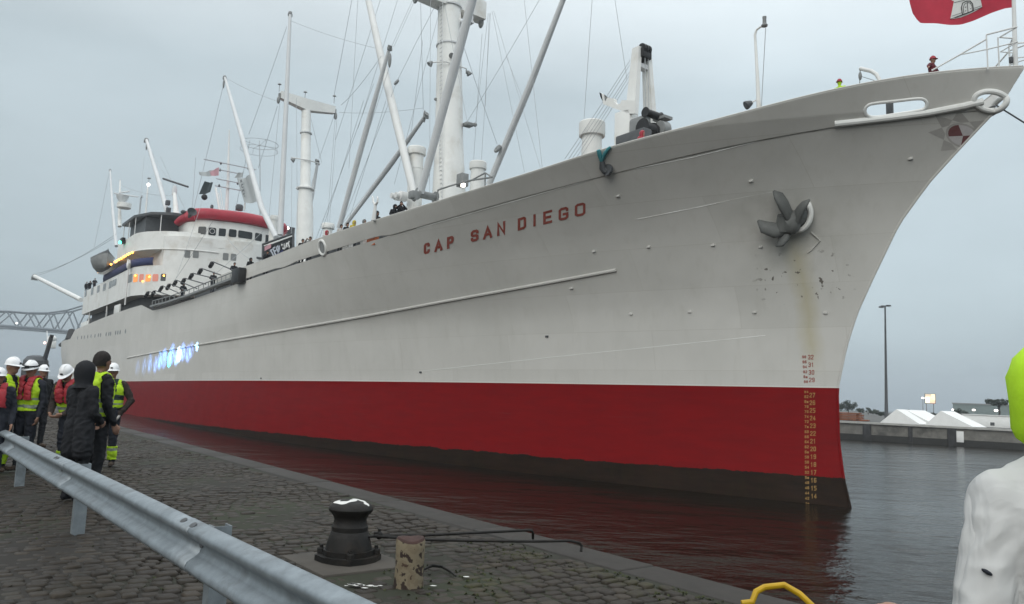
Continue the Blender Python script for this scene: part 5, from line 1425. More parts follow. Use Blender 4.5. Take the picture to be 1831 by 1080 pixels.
def add_vest(me, C, R_, root, kind='yellow'):
    x, y, z = C[:, 0], C[:, 1], C[:, 2]
    to = (R_ == 'torso') | ((R_ == 'pelvis') & (z > .93))
    if kind == 'yellow':
        mask = to & (z > .98) & ~((np.abs(x) < np.interp(z, [1.2, 1.46], [.012, .075])) & (y < 0) & (z > 1.2)) & (z < 1.52)
        mi = np.where(((z > 1.03) & (z < 1.085)) | ((z > 1.16) & (z < 1.2)), 1, 0); shell(me, mask, .016, 'hi_vis_vest', [M['hiviz'], M['refl']], mi, root)
    if kind == 'dark':
        mask = to & (z > 1.0) & (z < 1.52); 
        mi = np.where((np.abs(x) > .105) & (z > 1.25), 1, np.where((z > 1.04) & (z < 1.16) & (np.abs(x) > .02), np.where((z > 1.085) & (z < 1.11), 2, 1), 0)); shell(me, mask, .016, 'hi_vis_vest', [M['green_dark'], M['hiviz'], M['refl']], mi, root)
def add_lifejacket(me, C, R_, root):
    x, y, z = C[:, 0], C[:, 1], C[:, 2]
    mask = (R_ == 'torso') & (z > 1.16) & (z < 1.53) & (np.abs(x) > .028) & (np.abs(x) < .125) & (y < .03) | ((R_ == 'torso') & (z > 1.40) & (z < 1.54) & (np.abs(x) < .125) & (y > 0.0))
    shell(me, mask, .042, 'life_jacket', M['lifered'], None, root, .03)
def add_cuffs(me, C, R_, root, z0=.12, z1=.36):
    z = C[:, 2]; mask = (R_ == 'shin') & (z > z0) & (z < z1)
    mi = np.where((z > z1 - .085) & (z < z1 - .035), 1, 0); shell(me, mask, .014, 'hi_vis_trouser_cuffs', [M['hiviz'], M['refl']], mi, root)
def person(label, px, py_head_top, D, rz, col, pose=None, lean=0.0, top=1.78, voxel=.013, bulk=1.08, helmet=None, hair=None, hood=None, vest=None, life=False, cuffs=False, goggles=False, head_turn=0.0, head_tilt=0.0, coat=False, group=None, hood_s=1.0, height=None, folds=.012):
    """a figure on the quay: its head at photo column px, D metres ahead, feet on the stones"""
    me, B, HC, HR = person_mesh(pose, lean, voxel, bulk, head_turn, head_tilt, coat)
    C, R_ = colour_body(me, B, col)
    q = at_y(px, py_head_top, D); s = (q.z - QUAY) / top if height is None else height
    root = empty('person', (q.x, q.y, QUAY + .004), rz, label, 'person', group); root.scale = (s, s, s)
    # the head, not the feet, is what stands at this column
    off = Matrix.Rotation(rz, 4, 'Z') @ Vector((HC.x, HC.y, 0)) * s
    root.location = (q.x - off.x, q.y - off.y, QUAY + .004)
    bo_ = bpy.data.objects.new('body', me); COL.objects.link(bo_); bo_.parent = root
    # folds in the cloth
    from mathutils import noise as mn
    reg_v = {}
    for i_p, p_ in enumerate(me.polygons):
        if R_[i_p] in ('torso', 'uparm', 'farm', 'thigh', 'shin', 'pelvis'):
            for v_ in p_.vertices: reg_v[v_] = 1
    nrm_ = [v.normal.copy() for v in me.vertices]
    for v_ in reg_v:
        q_ = me.vertices[v_].co; u_ = Vector((q_.x * 8 + px, q_.y * 8, q_.z * 13.0 + q_.x * 6)); w_ = mn.noise_vector(u_ * .5) * .8
        rd = 1 - abs(mn.noise(u_ + w_)) * 2.2
        me.vertices[v_].co = q_ + nrm_[v_] * (folds * (rd - .55) + folds * .5 * mn.noise(u_ * 2.4))
    me.update()
    if vest: add_vest(me, C, R_, root, vest)
    if life: add_lifejacket(me, C, R_, root)
    if cuffs: add_cuffs(me, C, R_, root)
    if helmet: add_helmet(root, HC, HR, helmet, goggles)
    if hair: add_hair(root, HC, HR, hair)
    if hood: add_hood(root, HC, HR, hood, hood_s, short=(D < 4))
    if coat:
        a = MB(); a.tube([(.085 * cos(t), .075 * sin(t) + .012, 1.50 + .012 * sin(t)) for t in np.linspace(.2, pi - .2, 9)], .010, 6); a.build('collar_stripe', M['refl'], root)
    # eyes and brows
    a = MB()
    for s_ in (1, -1):
        a.ball(HC + HR @ Vector((s_ * .032, -.083, .008)), (.013, .010, .008), 8, 6, M=HR)
    eo = a.build('eyes', M['hair'], bo_, sharp=None)
    return root
GQ = 'workers gathered on the quay'
hands_front = dict(elbow=(.27, -.02, 1.15), wrist=(.12, -.20, 1.02), hand=(-.6, -.5, -.4))
person('worker at the left edge of the photo in red life jacket, half out of view', 1, 657, 12.2, radians(25), dict(jacket=M['navy'], trousers=M['navy'], head=M['skin2']), helmet=M['helmet'], life=True, top=1.82, group=GQ)
person('worker in white helmet seen from the side with yellow vest edges and red collar', 25, 637, 13.0, radians(92), dict(jacket=M['navy'], trousers=M['navy'], head=M['skin2']), lean=.06, helmet=M['helmet'], vest='yellow', life=False, cuffs=True, top=1.83, group=GQ)
person('worker facing us in white helmet with dark goggles, red life jacket over yellow vest', 58, 643, 13.2, radians(-4), dict(jacket=M['navy'], trousers=M['navy'], head=M['skin2']), helmet=M['helmet'], goggles=True, vest='yellow', life=True, top=1.83, head_tilt=.18, group=GQ)
person('worker farther back in white helmet, mostly hidden between the two life jackets', 79, 657, 17.5, radians(60), dict(jacket=M['blackcloth'], trousers=M['blackcloth'], head=M['skin2']), helmet=M['helmet'], top=1.83, group=GQ, height=.985)
person('worker in white helmet looking down, red life jacket, beside the black hooded coat', 121.5, 647, 13.0, radians(-6), dict(jacket=M['brown'], trousers=M['navy'], head=M['skin2']), lean=.30, pose=dict(elbow=(.27, -.10, 1.12), wrist=(.12, -.36, .98), hand=(-.5, -.6, -.4), hang=1), helmet=M['helmet'], vest='yellow', life=True, cuffs=True, top=1.82, head_tilt=.35, group=GQ)
person('person in black hooded coat seen from behind at the crash barrier', 157, 645, 10.4, radians(158), dict(jacket=M['blackcloth'], trousers=M['blackcloth'], foot=M['blackcloth'], head=M['skin2']), pose=dict(elbow_l=(.235, -.02, 1.15), wrist_l=(.13, -.20, 1.0), elbow_r=(-.235, .0, 1.15), wrist_r=(-.13, -.2, 1.02), hang=1), coat=True, bulk=1.06, hood=M['blackcloth'], top=1.83, group=GQ)
person('tall dark haired man in open yellow vest turned towards the ship', 186, 628, 10.9, radians(150), dict(jacket=M['blackcloth'], trousers=M['blackcloth'], head=M['skin2']), hair=M['hair'], vest='yellow', top=1.80, group=GQ)
person('worker in white helmet and dark vest with pale gloves, standing nearest the ship', 204, 648, 14.4, radians(12), dict(jacket=M['brown'], trousers=M['navy'], head=M['skin2'], hand=M['glove']), pose=dict(elbow_l=(.34, .02, 1.17), wrist_l=(.20, -.07, .93), hand_l=(-.35, -.2, -.9), elbow_r=(-.26, 0, 1.15), wrist_r=(-.22, -.12, .93), ankle=(.11, .02, .09), ankle_r=(-.17, .05, .09), knee_r=(-.15, -.01, .5)), helmet=M['helmet'], vest='dark', cuffs=True, top=1.83, group=GQ)
# near figure at the right edge: white jacket, fluorescent hood
rzr = radians(172); Dn = 2.0; hx = (1893 - 915.5) / F_PX * Dn
Rb = Matrix.Rotation(-rzr, 4, 'Z')
def loc_of(wx, wy, wz): 
    v = Rb @ Vector((wx - hx, wy - Dn, 0)); return (v.x, v.y, wz)
# left of the picture is the figure's left arm because it faces away
ppose = dict(elbow_l=loc_of(1.125, 1.96, 1.10), wrist_l=loc_of(1.15, 2.18, 1.02), hand_l=tuple(Rb @ Vector((-.75, .12, .45))), shoulder=(.160, .012, 1.405), elbow_r=(-.27, 0, 1.13), wrist_r=(-.26, -.1, .9))
pr_ = person('person in white jacket with fluorescent yellow hood, cut off by the right edge', 1893, 650, Dn, rzr, dict(jacket=M['whitejacket'], trousers=M['navy'], head=M['whitejacket'], neck=M['whitejacket']), pose=ppose, voxel=.0075, bulk=1.14, top=1.70, hood=M['hoodneon'], hood_s=1.0, folds=.006, height=.985)
pr_['category'] = 'person'
a = MB(); e0 = Vector(loc_of(1.125, 1.96, 1.10)); s0_ = Vector((.160, .012, 1.405)); pp = s0_.lerp(e0, .52)
tow = (Rb @ Vector((-.55, -.8, 0))).normalized()
a.ball(pp + tow * .078, (.014, .010, .005), 10, 6, M=Matrix.Rotation(-.5, 4, 'Y')); a.build('sleeve_badge', M['navy'], pr_)

# ------------------------------------------------------------------ people aboard
variants = {}
def deck_mesh(kind):
    if kind not in variants:
        ps = {'stand': {}, 'lean': dict(elbow=(.30, -.10, 1.2), wrist=(.2, -.30, 1.12)), 'spread': dict(elbow_l=(.42, -.02, 1.30), wrist_l=(.62, -.10, 1.18), elbow_r=(-.42, -.02, 1.30), wrist_r=(-.62, -.10, 1.18)), 'raise': dict(elbow_l=(.30, -.2, 1.32), wrist_l=(.10, -.32, 1.52), elbow_r=(-.30, -.2, 1.32), wrist_r=(-.06, -.32, 1.52))}[kind]
        variants[kind] = person_mesh(ps, .12 if kind == 'lean' else 0, .019, 1.12, hands=True)
    return variants[kind]
def deck_person(label, px, py, rz, col, kind='stand', helmet=None, hood=None, hair=None, inb=.7, group='crew and passengers looking over the bulwark'):
    me0, B, HC, HR = deck_mesh(kind); me = me0.copy(); colour_body(me, B, col)
    v = onplane(px, py, 9.0)
    for _ in range(6):
        zt = min(v.z, z_top(v.x) if v.x < 47 else 13)
        v = onplane(px, py, min(hull_b(v.x, zt) - inb, hull_b(v.x, zt - 1.9) - .45))
    w = s_world(v); top = 1.79 + (.05 if helmet or hood else 0)
    root = empty('person', (w.x, w.y, w.z - top), rz, label, 'person', group)
    off = Matrix.Rotation(rz, 4, 'Z') @ Vector((HC.x, HC.y, 0)); root.location = (w.x - off.x, w.y - off.y, w.z - top)
    bo_ = bpy.data.objects.new('body', me); COL.objects.link(bo_); bo_.parent = root
    if helmet: add_helmet(root, HC, HR, helmet, badge=False)
    if hood: add_hood(root, HC, HR, hood, .95)
    if hair: add_hair(root, HC, HR, hair)
    return root
dk = dict(jacket=M['blackcloth'], trousers=M['navy']); FC = radians(40)
deck_person('person in maroon jacket and red helmet with arms spread at the bow', 1668, 99, FC, dict(jacket=M['maroon'], trousers=M['navy'], head=M['skin2']), 'spread', helmet=M['redhat'], inb=.55)
deck_person('person in fluorescent yellow with red helmet on the forecastle', 1501, 140, radians(-50), dict(jacket=M['hiviz'], trousers=M['navy'], neck=M['hiviz'], head=M['hiviz']), 'stand', helmet=M['redhat'])
deck_person('person in red helmet and red clothing in front of the windlass', 1149, 232, FC, dict(jacket=M['redhat'], trousers=M['navy']), 'stand', hood=M['redhat'], inb=.8)
deck_person('dark hooded person leaning on the bulwark, left of the pair beside the winch drums', 707, 364, FC, dk, 'lean', hood=M['blackcloth'])
deck_person('dark person with bare head, right of the pair beside the winch drums', 718, 360, radians(10), dk, 'raise', hair=M['hair'])
deck_person('dark hooded person directly under the forked stanchion', 675, 376, FC, dk, 'lean', hood=M['blackcloth'])
deck_person('person in grey cap left of the forked stanchion', 652, 391, FC, dict(jacket=M['greyhat'], trousers=M['navy']), hood=M['greyhat'])
deck_person('person in yellow hood looking over the bulwark', 634, 393, FC, dict(jacket=M['yellowhat'], trousers=M['navy']), hood=M['yellowhat'])
deck_person('dark haired person next to the yellow hood', 622, 398, FC, dk, hair=M['hair'])
deck_person('person in pale jacket with dark hair next to the boom foot', 611, 401, FC, dict(jacket=M['glove'], trousers=M['navy']), hair=M['hair'])
deck_person('person in red hat in front of the small ventilator', 585, 411, FC, dict(jacket=M['glove'], trousers=M['navy']), hood=M['redhat'])
deck_person('dark person nearest the right end of the banner', 542, 427, FC, dk, 'lean', hair=M['hair'])
deck_person('grey clad person between the banner and the small ventilator', 555, 423, radians(-20), dict(jacket=M['greyhat'], trousers=M['navy']), 'raise', hair=M['hair'])
deck_person('dark person under the left corner of the banner', 479, 448, FC, dk, 'lean', hair=M['hair'])
deck_person('dark capped person left of the banner beside the bollard', 449, 460, FC, dk, hood=M['blackcloth'])
deck_person('black clad person at the upper end of the outrigger lamps', 420, 469, FC, dk, 'lean', hair=M['hair'])
deck_person('black clad person half way along the outrigger lamps', 383, 486, FC, dk, 'lean', hair=M['hair'])
deck_person('black clad person at the lower end of the outrigger lamps', 329, 505, FC, dk, 'lean', hood=M['blackcloth'])
def rail_person(label, px, py, Y, col, kind='stand'):
    me0, B, HC, HR = deck_mesh(kind); me = me0.copy(); colour_body(me, B, col); v = onplane(px, py, Y); w = s_world(v)
    root = empty('person', s_world(v.x, v.y, H2 + .01), FC, label, 'person', 'people on the boat deck'); bo_ = bpy.data.objects.new('body', me); COL.objects.link(bo_); bo_.parent = root; add_hair(root, HC, HR, M['hair'])
rail_person('dark person at the very end of the boat deck', 157, 489, 9.6, dk)
rail_person('dark person with raised arms at the end of the boat deck', 163, 488, 9.4, dk, 'raise')
rail_person('dark person beside the lifeboat bow on the boat deck', 171, 487, 9.4, dk, 'lean')
# ================================================================== THINGS: anchor, mooring rope, cloths, flags, lifeboat
def s_obj(o):                                                     # a thing modelled in ship coordinates
    o.location = SP0; o.rotation_euler = SHIP_ROT; return o
# anchor: crown, two long flukes aft, two short palms forward
an = empty('anchor', SP0, SHIP_ROT, 'dark grey ship anchor with broad flukes hanging at its hawse on the bow', 'anchor')
def ap(px, py, off): h_ = hull_hit(px, py, off); return h_
cr0 = ap(1414, 398, .45)
a = MB(); a.ball(cr0, (.42, .34, .5), 12, 8); a.tube([ap(1437, 384, .1), ap(1425, 390, .4), ap(1408, 402, .55)], [.30, .34, .32], 10); a.tube([ap(1402, 384, .45), ap(1400, 412, .5)], [.25, .3], 10); a.build('crown', M['anchor'], an, sharp=80)
for path, rad in (([(1412, 388, .5), (1401, 366, .65), (1392, 350, .62), (1383, 341, .5)], [.28, .33, .27, .06]),
                  ([(1404, 410, .5), (1385, 412, .7), (1367, 406, .75), (1355, 394, .65)], [.26, .32, .27, .05])):
    a = MB(); a.tube([ap(*q) for q in path], rad, 14, flat=.5); a.build('fluke', M['anchor'], an, sharp=85)
for path, rad in (([(1424, 390, .5), (1430, 377, .65), (1438, 366, .72), (1448, 357, .75)], [.32, .26, .20, .05]),
                  ([(1404, 418, .5), (1400, 428, .62), (1396, 436, .7), (1387, 440, .72)], [.28, .24, .18, .06])):
    a = MB(); a.tube([ap(*q) for q in path], rad, 14, flat=.5); a.build('palm', M['anchor'], an, sharp=85)
a = MB(); a.tube([ap(1450, 415, .04), ap(1460, 424, .05), ap(1466, 430, .04), ap(1452, 446, .03), ap(1444, 452, .03)], .03, 6); a.build('chafing_bar', M['hull'], ship)

# mooring line from the bow eye
A_ = s_world(hull_hit(1781, 188, .1)); B_ = at_z(3100, 991, -.2)
a = MB(); a.tube([A_.lerp(B_, t) + Vector((0, 0, -.4 * t * (1 - t))) for t in np.linspace(0, 1, 24)], .03, 6); tag(a.build('mooring_rope', M['dgrey']), 'dark mooring line running out of the bow eye to the right', 'rope')
hh = hull_hit(1770, 186, -.1); a = MB(); a.tube([hull_hit(1783, 189, .05), (hh.x, hh.y - .3, hh.z), (hh.x + .8, hh.y - .8, hh.z + .1)], .03, 6)
tag(s_obj(a.build('mooring_rope', M['dgrey'])), 'short dark rope end lying inside the round bow eye', 'rope')
# turquoise rope and dark fender hung over the bulwark
M['turq'] = paint('turquoise_rope', (.05, .24, .27), .8, .25, 20)
hA = hull_hit(1078, 290, .12)
def sp_(px, py, o_): h_ = hull_hit(px, py, o_); return (h_.x, h_.y, h_.z)
a = MB(); a.tube([sp_(1092, 263, .05), sp_(1088, 266, .12), sp_(1082, 274, .12), sp_(1076, 288, .1)], [.06, .07, .08, .07], 8); a.tube([sp_(1070, 268, .06), sp_(1072, 276, .12), sp_(1076, 289, .12)], [.09, .1, .08], 8)
tag(s_obj(a.build('rope_bundle', M['turq'])), 'turquoise rope slung over the bulwark beside the white ventilator', 'rope')
a = MB(); a.tube([sp_(1076, 288, .12), sp_(1078, 300, .18), sp_(1084, 306, .2)], [.10, .17, .2], 8); a.lathe([(.12, -.08), (.25, -.06), (.25, .06), (.12, .08)], sp_(1087, 304, .24), 12, M=Matrix.Rotation(pi / 2, 4, 'X'))
tag(s_obj(a.build('rope_fender', M['dgrey'])), 'dark rope fender hanging from the turquoise rope on the hull', 'fender')

# ---- flags
def cloth(name, corners, mats, nu=14, nv=9, wave=.12, ph=0.0, color=None, parent=None):
    """corners in ship coordinates: hoist top, hoist bottom, fly bottom, fly top"""
    a_, b_, c_, d_ = [Vector(q) for q in corners]
    nrm = (d_ - a_).cross(b_ - a_).normalized(); grid = []
    for i in range(nu + 1):
        u = i / nu; row = []
        for j in range(nv + 1):
            v = j / nv; p_ = a_.lerp(b_, v).lerp(d_.lerp(c_, v), u)
            row.append(p_ + nrm * (wave * u * sin(ph + 7.5 * u + 1.3 * v)) + Vector((0, 0, wave * .35 * u * sin(ph + 5 * u + 2))))
        grid.append(row)
    return grid
M['flagred'] = paint('red_flag_cloth', (.42, .03, .055), .8, .12, 3)
M['flagwhite'] = paint('white_flag_cloth', (.62, .63, .62), .8, .08, 3)
M['flaggrey'] = paint('grey_white_flag_cloth', (.40, .43, .44), .8, .08, 3)
M['flagpink'] = paint('pale_pink_cloth', (.50, .28, .32), .8, .12, 3)
M['flagdark'] = paint('dark_flag_cloth', (.035, .05, .055), .8, .12, 3)
M['line'] = paint('black_outline', (.02, .02, .02), .8, 0, 3)
# red flag with a white gate tower on the bow staff: lower edge at v = 1
FL = empty('flag', SP0, SHIP_ROT, 'large red flag with white castle tower flying from the bow flagstaff', 'flag')
st0 = onplane(1811, 14, .02); ztop = st0.z + 2.1
bot = [(0, 1811, 13.5), (.1, 1797, 15.5), (.22, 1775, 22), (.33, 1760, 27), (.45, 1738, 36), (.55, 1717, 43.5), (.68, 1700, 46.5), (.8, 1680, 46), (.9, 1660, 46.5), (.95, 1650, 45), (1.0, 1637, 27)]
BP = [(u, onplane(px, py, .02 + .25 * sin(u * 6.0) * u)) for u, px, py in bot]
def flag_pt(u, v, off=0.0):
    x = interp(u, [(k, q.x) for k, q in BP]); zb_ = interp(u, [(k, q.z) for k, q in BP])
    y = .04 + .16 * u * sin(u * 7.5 + .9 * v); 
    lift = (1 - v) * 2.1
    x += .28 * max(u - .8, 0) * 5 * sin(pi * min(v, 1)) * .5
    return Vector((x, y + off, zb_ + lift))
a = MB(); a.sheet([[flag_pt(u, v) for v in np.linspace(0, 1, 13)] for u in np.linspace(0, 1, 33)]); a.build('flag_cloth', M['flagred'], FL, sharp=70)
uA = [(k, px) for k, px, py in bot]
def u_of(px): return interp(px, sorted([(p_, k) for k, p_ in uA]))
def v_of(px, py):
    u = u_of(px); q = onplane(px, py, flag_pt(u, .9).y); zb_ = interp(u, [(k, w_.z) for k, w_ in BP]); return 1 - (q.z - zb_) / 2.1
def fpoly(pix, off, subdiv=3):
    return [flag_pt(u_of(px), v_of(px, py), off) for px, py in pix]
def emblem_quad(mb_, pix, off):
    """bilinear patch over four photo pixels, following the cloth"""
    g_ = []
    a_, b_, c_, d_ = [Vector((u_of(px), v_of(px, py))) for px, py in pix]
    for i in range(9):
        row = []
        for j in range(9):
            q = a_.lerp(d_, i / 8).lerp(b_.lerp(c_, i / 8), j / 8); row.append(flag_pt(q.x, q.y, off))
        g_.append(row)
    mb_.sheet(g_)
for side in (1, -1):
    a = MB(); emblem_quad(a, [(1702, 33.5), (1756, 13.5), (1752.5, -8), (1708.5, -2)], .012 * side)
    emblem_quad(a, [(1705, 0), (1755, -8), (1754, -22), (1704, -16)], .011 * side)
    for q in ([(1704, -16), (1714, -18), (1713, -46), (1705, -44)], [(1722, -18), (1736, -20), (1735, -62), (1723, -60)], [(1744, -21), (1754, -22), (1753, -50), (1745, -48)]): emblem_quad(a, q, .010 * side)
    a.build('castle_emblem', M['flagwhite'], FL, sharp=None)
    a = MB()
    def stroke(pix, w_=.022):
        pts_ = [flag_pt(u_of(px), v_of(px, py), .02 * side) for px, py in pix]; a.tube(pts_, w_, 5, flat=.3)
    stroke([(1721, 26), (1719.5, 14), (1722, 6), (1728, 2.5), (1735, 2.5), (1739, 8), (1740, 19)], .018)
    stroke([(1723.5, 25), (1722.5, 15), (1725, 8), (1730, 5), (1735, 6), (1737.5, 11), (1738, 20)], .012); stroke([(1730, 5.5), (1730.5, 22.5)], .012)
    stroke([(1702, 33.5), (1756, 13.5)], .012); stroke([(1708, 4), (1726, 0.5)], .01); stroke([(1741, 15.5), (1755, 11)], .008); stroke([(1704, 28.5), (1720, 23)], .008)
    stroke([(1725.5, 14), (1728, 12.5)], .014); stroke([(1725.5, 20.5), (1727.5, 19.5)], .014); stroke([(1734.5, 16.5), (1736, 16)], .014)
    a.build('castle_outline', M['line'], FL)
def pix_cloth(name, pix, Y, mat, label, wave=.12, ph=0, parent=None, group=None):
    cs = [onplane(px, py, Y) for px, py in pix]
    a = MB(); a.sheet(cloth(name, cs, None, wave=wave, ph=ph)); o = a.build(name, mat, parent, sharp=70)
    if parent is None: s_obj(o); tag(o, label, 'flag', group)
    return o
fl = empty('pennant', SP0, SHIP_ROT, 'white pennant with a pink triangle on the halyard over the bridge roof', 'flag')
pix_cloth('flag_cloth', [(391.5, 299), (391, 314), (378, 314.5), (376, 306)], 4.2, M['flagpink'], None, .08, parent=fl)
pix_cloth('flag_cloth', [(378, 304), (377.5, 315.5), (356, 314), (358, 309)], 4.25, M['flaggrey'], None, .18, 1, parent=fl)
pix_cloth('flag', [(381, 326), (376, 343.5), (356, 349), (369, 325.5)], 4.4, M['flagdark'], 'dark flag on the halyard above the black ball', .2, .5)
pix_cloth('flag', [(435, 307.5), (433, 317), (416, 319.5), (426, 310)], 2.6, M['flaggrey'], 'small pale flag flying from the signal yard beside the lettered flag', .15, 2)
wf = empty('flag', SP0, SHIP_ROT, 'tall pale flag with dark lettering beside the derrick boom', 'flag')
wc = [(447, 312), (459, 361), (437, 364), (427.5, 321)]
pix_cloth('flag_cloth', wc, 3.2, M['flaggrey'], None, .25, .8, parent=wf)
cs = [onplane(px, py, 3.2) for px, py in wc]; nrm = (cs[3] - cs[0]).cross(cs[1] - cs[0]).normalized()
if nrm.y < 0: nrm = -nrm
a = MB()
for k, t in enumerate((.18, .36, .54, .72)):
    c_ = cs[3].lerp(cs[2], t).lerp(cs[0].lerp(cs[1], t), .40); ux = (cs[0] - cs[3]).normalized(); uz = (cs[1] - cs[0]).normalized()
    o_ = nrm * (.30 + .02 * k)
    for (x0, z0, x1, z1) in [((-.25, -.22, -.25, .22), (-.25, -.22, .2, -.2), (-.25, 0, .15, .02)), ((-.25, -.22, .2, -.2), (-.25, .2, .2, .22), (-.2, -.2, -.2, .2)), ((-.25, -.2, -.25, .2), (.2, -.2, .2, .2), (-.25, 0, .2, 0)), ((-.25, -.2, .2, -.2), (0, -.2, 0, .25))][k]:
        a.tube([c_ + ux * x0 + uz * z0 + o_, c_ + ux * x1 + uz * z1 + o_], .055, 5, flat=.4)
a.build('flag_lettering', M['dgrey'], wf)
a = MB(); a.tube([onplane(438, 363, 3.1), onplane(437, 376, 3.1)], .09, 6); a.build('flag_pole', M['post'], wf)
v = onplane(365.5, 352.5, 4.6); a = MB(); a.ball(v, .34, 14, 10); tag(s_obj(a.build('signal_ball', M['black'])), 'black signal ball hanging below the dark flag', 'signal ball')
# banner rigged above the bulwark
bn = empty('banner', SP0, SHIP_ROT, 'black banner with pale lettering rigged on a frame above the bulwark', 'banner')
Yb = 9.2
bc = [onplane(523.5, 420, Yb), onplane(523.5, 450, Yb), onplane(470, 480, Yb), onplane(472, 441, Yb)]
a = MB(); a.sheet(cloth('b', bc, None, wave=.05)); a.build('banner_cloth', M['black'], bn, sharp=None)
a = MB(); a.tube([onplane(470, 437, Yb), onplane(524.5, 417.5, Yb), onplane(524.5, 452, Yb)], .09, 6); a.tube([onplane(470, 437, Yb), onplane(469, 482, Yb)], .07, 6); a.build('banner_frame', M['dgrey'], bn)
a = MB(); a.tube([onplane(486, 435.5, Yb + .12), onplane(522, 422, Yb + .12)], .05, 6, flat=.4); a.build('banner_edge', M['post'], bn)
a = MB()
for ch, px, py, w_, h_ in (('T', 0, 0, 0, 0),) if False else ():
    pass
BL = [[(484, 447), (490, 459)], [(483, 449), (487, 446)], [(488, 444), (493, 457)], [(488, 444.5), (492, 442.5)], [(490, 450), (494, 448)], [(494, 443), (498, 452)], [(494, 443), (497, 440)], [(497, 440.5), (499.5, 450)], [(499.5, 439.5), (500, 447)]]
for l_ in BL: a.tube([onplane(px, py, Yb + .14) for px, py in l_], .075, 5, flat=.35)
a.build('banner_lettering', paint('pale_blue_lettering', (.42, .46, .52), .7, .15, 6), bn)
a = MB()
BL = [[(503.5, 437.5), (505, 439)], [(508, 436), (508.5, 445), (505.5, 444)], [(512, 435), (513.5, 442)], [(512, 435.5), (510.5, 444)], [(515.5, 434), (517.5, 443)], [(513.5, 436.5), (515.5, 434)], [(516.5, 432.5), (517.5, 433.2)]]
for l_ in BL: a.tube([onplane(px, py, Yb + .14) for px, py in l_], .08, 5, flat=.35)
a.build('banner_lettering', M['flagwhite'], bn)
a = MB(); cs = [onplane(473, 441, Yb + .1), onplane(473, 449, Yb + .1), onplane(484, 443, Yb + .1), onplane(484, 436, Yb + .1)]
a.sheet(cloth('x', cs, None, wave=.03)); a.build('banner_corner', M['flagpink'], bn, sharp=None)
a = MB(); cs = [onplane(490, 456, Yb + .1), onplane(490, 462, Yb + .1), onplane(507, 453, Yb + .1), onplane(505, 446, Yb + .1)]
a.sheet(cloth('x', cs, None, wave=.03)); a.build('banner_stripe', M['blue'], bn, sharp=None)
# white forked stanchion on the forecastle bulwark
a = MB(); Yf = hull_b(onplane(671, 380, 9).x, 14) - .3
f0 = [onplane(*q, Yf) for q in ((668, 394), (671, 371), (671, 366))]; a.tube(f0, [.13, .085, .09], 8)
a.tube([onplane(*q, Yf) for q in ((671, 367), (667.5, 361), (667, 354), (665.5, 351))], [.08, .06, .045, .03], 8); a.tube([onplane(*q, Yf) for q in ((671, 367), (675, 361), (675.5, 355), (674.5, 351.5))], [.08, .06, .045, .03], 8)
a.build('forked_stanchion', M['post'], ship)
# lifeboat slung at the promenade deck
lb = empty('lifeboat', SP0, SHIP_ROT, 'grey lifeboat under a dark cover slung at the boat deck', 'boat')
c0, c1 = onplane(167, 466, 11.0), onplane(192, 478, 11.0)
Lb = 5.2; hb = MB(); grid = []
xm = onplane(180, 472, 11.2).x + .4; zm_ = onplane(180, 472, 11.2).z
for i in range(15):
    t = -1 + 2 * i / 14; w_ = 1.25 * (1 - abs(t) ** 2.6); x = xm + t * Lb / 2 * 1.25; sh = .35 * t * t
    grid.append([(x, 11.0 + w_ * s_, zm_ + sh + dz) for s_, dz in ((1, .75), (.98, .35), (.7, -.4), (.25, -.85), (0, -.95), (-.25, -.85), (-.7, -.4), (-.98, .35), (-1, .75))])
hb.sheet(grid); hb.build('hull', paint('boat_grey_paint', (.26, .27, .27), .5, .15, 2), lb)
hb = MB(); grid = []
for i in range(15):
    t = -1 + 2 * i / 14; w_ = 1.3 * (1 - abs(t) ** 2.6); x = xm + t * Lb / 2 * 1.25; sh = .35 * t * t
    grid.append([(x, 11.0 + w_ * s_, zm_ + sh + .76 + dz) for s_, dz in ((1, 0), (.6, .35), (0, .55), (-.6, .35), (-1, 0))])
hb.sheet(grid); hb.build('boat_cover', M['dgrey'], lb)
# ================================================================== THINGS ON THE QUAY
# ---- guard rail
RA, RB = quay_pt(117, 955), quay_pt(18, 870); RA.z = RB.z = 0
RD = (RB - RA).normalized(); RN = Vector((RD.y, -RD.x, 0))           # RN points to the right / towards the water
gr = empty('guard_rail', (RA.x, RA.y, QUAY), math.atan2(RD.y, RD.x), 'galvanised steel crash barrier with a ridged beam running across the cobbles', 'guard rail')
